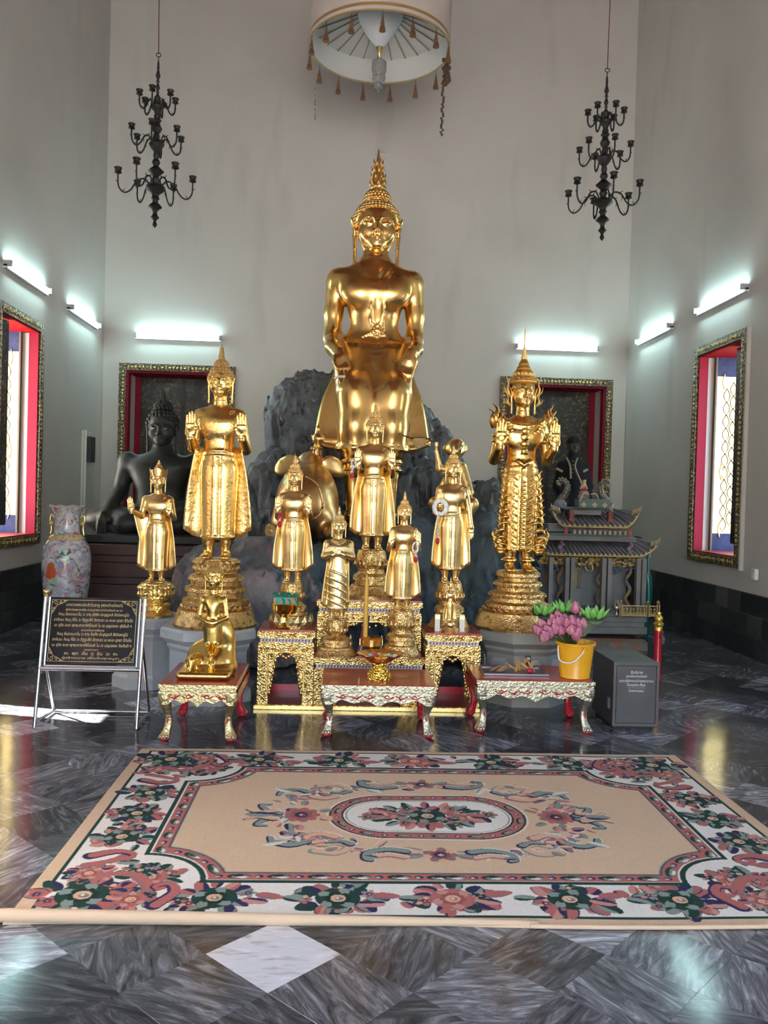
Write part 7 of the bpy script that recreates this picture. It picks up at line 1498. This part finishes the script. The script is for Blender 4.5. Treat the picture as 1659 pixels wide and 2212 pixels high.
    for k in range(16): a = 2*PI*k/16; leaf(mx_+.20*math.cos(a), .10*math.sin(a), a, .085, .045, (PNK, GRN, GRY, LPK)[k % 4], (NAV, GRY, GRN, PNK)[k % 4])
    def halo(x, y, rx, ry): disc(x, y, rx, ry, CRM*.55+BE*.45)
    for e in (-1, 1):
        for f in (-1, 1):
            for k in range(26):
                t_ = k/25; ang = .16+t_*1.25; x_, y_ = e*.66*math.cos(ang)**.8, f*.42*math.sin(ang)**.7; c1, c2 = r.choice([(GRY, NAV), (PCH, MAU), (LPK, MAU), (MAU, NAV), (GRY, MAU), (CRM*.9, GRY)])
                leaf(x_+r.uniform(-.05, .05), y_+r.uniform(-.04, .04), r.uniform(0, 6.28), r.uniform(.06, .10), r.uniform(.03, .05), c1, c2, out=CRM*.8+BE*.2)
    def scroll2(pts, w0, w1, col, edge=None):
        scroll(pts, w0*2.0, w1*2.0, CRM*.8+BE*.2); scroll(pts, w0*1.45, w1*1.3, col, edge)
    for f in (-1, 1):
        flower(0, f*.435, .072, MAU, PCH, NAV, 9); 
        for e in (-1, 1):
            leaf(e*.07, f*.44, (0 if e > 0 else PI)+f*e*.25, .11, .05, GRY, MAU); leaf(e*.07, f*.40, (0 if e > 0 else PI)-f*e*.3, .10, .04, PCH, GRY)
            scroll2([(e*.14, f*.40), (e*.22, f*.385), (e*.30, f*.42), (e*.31, f*.475), (e*.29, f*.49)], .014, .010, GRY, NAV); scroll2([(e*.15, f*.46), (e*.21, f*.44), (e*.27, f*.45)], .010, .012, PCH, MAU); leaf(e*.26, f*.47, (.2 if e > 0 else PI-.2), .07, .03, GRY, NAV)
            scroll2([(e*.52, f*.40), (e*.43, f*.42), (e*.38, f*.36), (e*.43, f*.32), (e*.48, f*.345)], .014, .009, PCH, GRY); scroll2([(e*.37, f*.33), (e*.41, f*.30), (e*.47, f*.31)], .012, .008, GRY, NAV)
            scroll2([(e*.44, f*.25), (e*.50, f*.22), (e*.56, f*.25), (e*.54, f*.31), (e*.49, f*.30)], .015, .009, PCH, MAU); scroll2([(e*.56, f*.30), (e*.63, f*.34), (e*.70, f*.31), (e*.72, f*.26)], .015, .009, GRY, NAV); leaf(e*.66, f*.30, (0 if e > 0 else PI)+f*e*.5, .10, .045, CRM*.9, GRY)
            for k in range(6): leaf(e*(.48+.045*k), f*(.40-.05*k), r.uniform(0, 6.28), .06, .035, (GRY, PCH, LPK, CRM*.9)[k % 4], MAU)
    for e in (-1, 1):
        flower(e*.60, 0, .085, PNK, MAU, NAV, 9)
        for k in range(10): a = r.uniform(0, 6.28); leaf(e*.60+.09*math.cos(a), .12*math.sin(a), a, .065, .04, (PCH, LPK, GRY)[k % 3], MAU)
        for f in (-1, 1): scroll2([(e*.70, f*.02), (e*.76, f*.06), (e*.79, f*.12), (e*.75, f*.13)], .013, .008, GRY, NAV); scroll2([(e*.72, f*.05), (e*.80, f*.03), (e*.85, f*.06)], .012, .006, PCH, NAV)
        leaf(e*.74, 0, 0 if e > 0 else PI, .12, .06, GRY, NAV)
    img *= (1+.05*rng.normal(size=img.shape[:2])[..., None])
    # geometry: thin cloth, gently wavy, front edge curling on one side
    Xw, Yw = Xg.copy(), Yg.copy(); Zw = .010+.0015*np.sin(Xg*7)*np.sin(Yg*5)
    near = np.clip((-Yg-hy+.10)/.10, 0, 1); Yw = Yw-near*.020*np.clip(np.sin((Xg+.10)*2.2), -.2, 1)
    edge = np.minimum(np.minimum(Xg+hx, hx-Xg), np.minimum(Yg+hy, hy-Yg)); Zw = np.where(edge < .002, .001, Zw)
    V = np.stack([Xw, Yw, Zw], -1).reshape(-1, 3); idx = np.arange(nx*ny).reshape(ny, nx); F = np.stack([idx[:-1, :-1], idx[:-1, 1:], idx[1:, 1:], idx[1:, :-1]], -1).reshape(-1, 4)
    me = np_mesh('carpet', [(V, F)]); at = me.color_attributes.new('weave', 'FLOAT_COLOR', 'POINT'); at.data.foreach_set('color', np.c_[img.reshape(-1, 3).clip(0, 1), np.ones(nx*ny)].astype(np.float32).ravel())
    m = bpy.data.materials.new('woven_carpet'); m.use_nodes = True; nt = m.node_tree; b = nt.nodes['Principled BSDF']; b.inputs['Roughness'].default_value = .92; b.inputs['Specular IOR Level'].default_value = .15
    a = nt.nodes.new('ShaderNodeAttribute'); a.attribute_name = 'weave'; nt.links.new(a.outputs['Color'], b.inputs['Base Color'])
    tc = nt.nodes.new('ShaderNodeTexCoord'); n1 = nt.nodes.new('ShaderNodeTexNoise'); n1.inputs['Scale'].default_value = 420; nt.links.new(tc.outputs['Object'], n1.inputs['Vector']); bp = nt.nodes.new('ShaderNodeBump'); bp.inputs['Strength'].default_value = .35; bp.inputs['Distance'].default_value = .004; nt.links.new(n1.outputs['Fac'], bp.inputs['Height']); nt.links.new(bp.outputs[0], b.inputs['Normal'])
    t = thing('carpet', 'large beige woven carpet with floral border and oval medallion', 'carpet', ((CARP[0]+CARP[1])/2, (CARP[2]+CARP[3])/2, 0)); link('woven_field', me, m, t)
    bem = mat('beige_carpet_edge', tuple(BE), .95, bump=('n', 300, .4, .003)); pts = []; rad = []
    for k in range(31): s = k/30; x_ = -hx-.05+s*(hx+.05+.28); pts.append((x_, -hy+.020-.02*s, .021*(1-s*.55)+.002)); rad.append(.024*(1-.62*s**2) if s > .02 else .020)
    mb = MB().tube(pts, rad, 12); mb.build('curled_edge', bem, t, smooth=True)
    mb = MB().tube([(-hx-.05, -hy+.020, .022), (-hx-.07, -hy+.018, .02)], [.014, .008], 10); mb.build('curled_end', mat('edge_lining', (.5, .47, .42), .9), t, smooth=True)
    pts = [(x_, -hy-.020*max(-.2, math.sin((x_+.10)*2.2))-.002, .009) for x_ in np.linspace(.25, hx, 24)]; MB().tube(pts, .008, 8).build('binding', bem, t, smooth=True)
carpet()
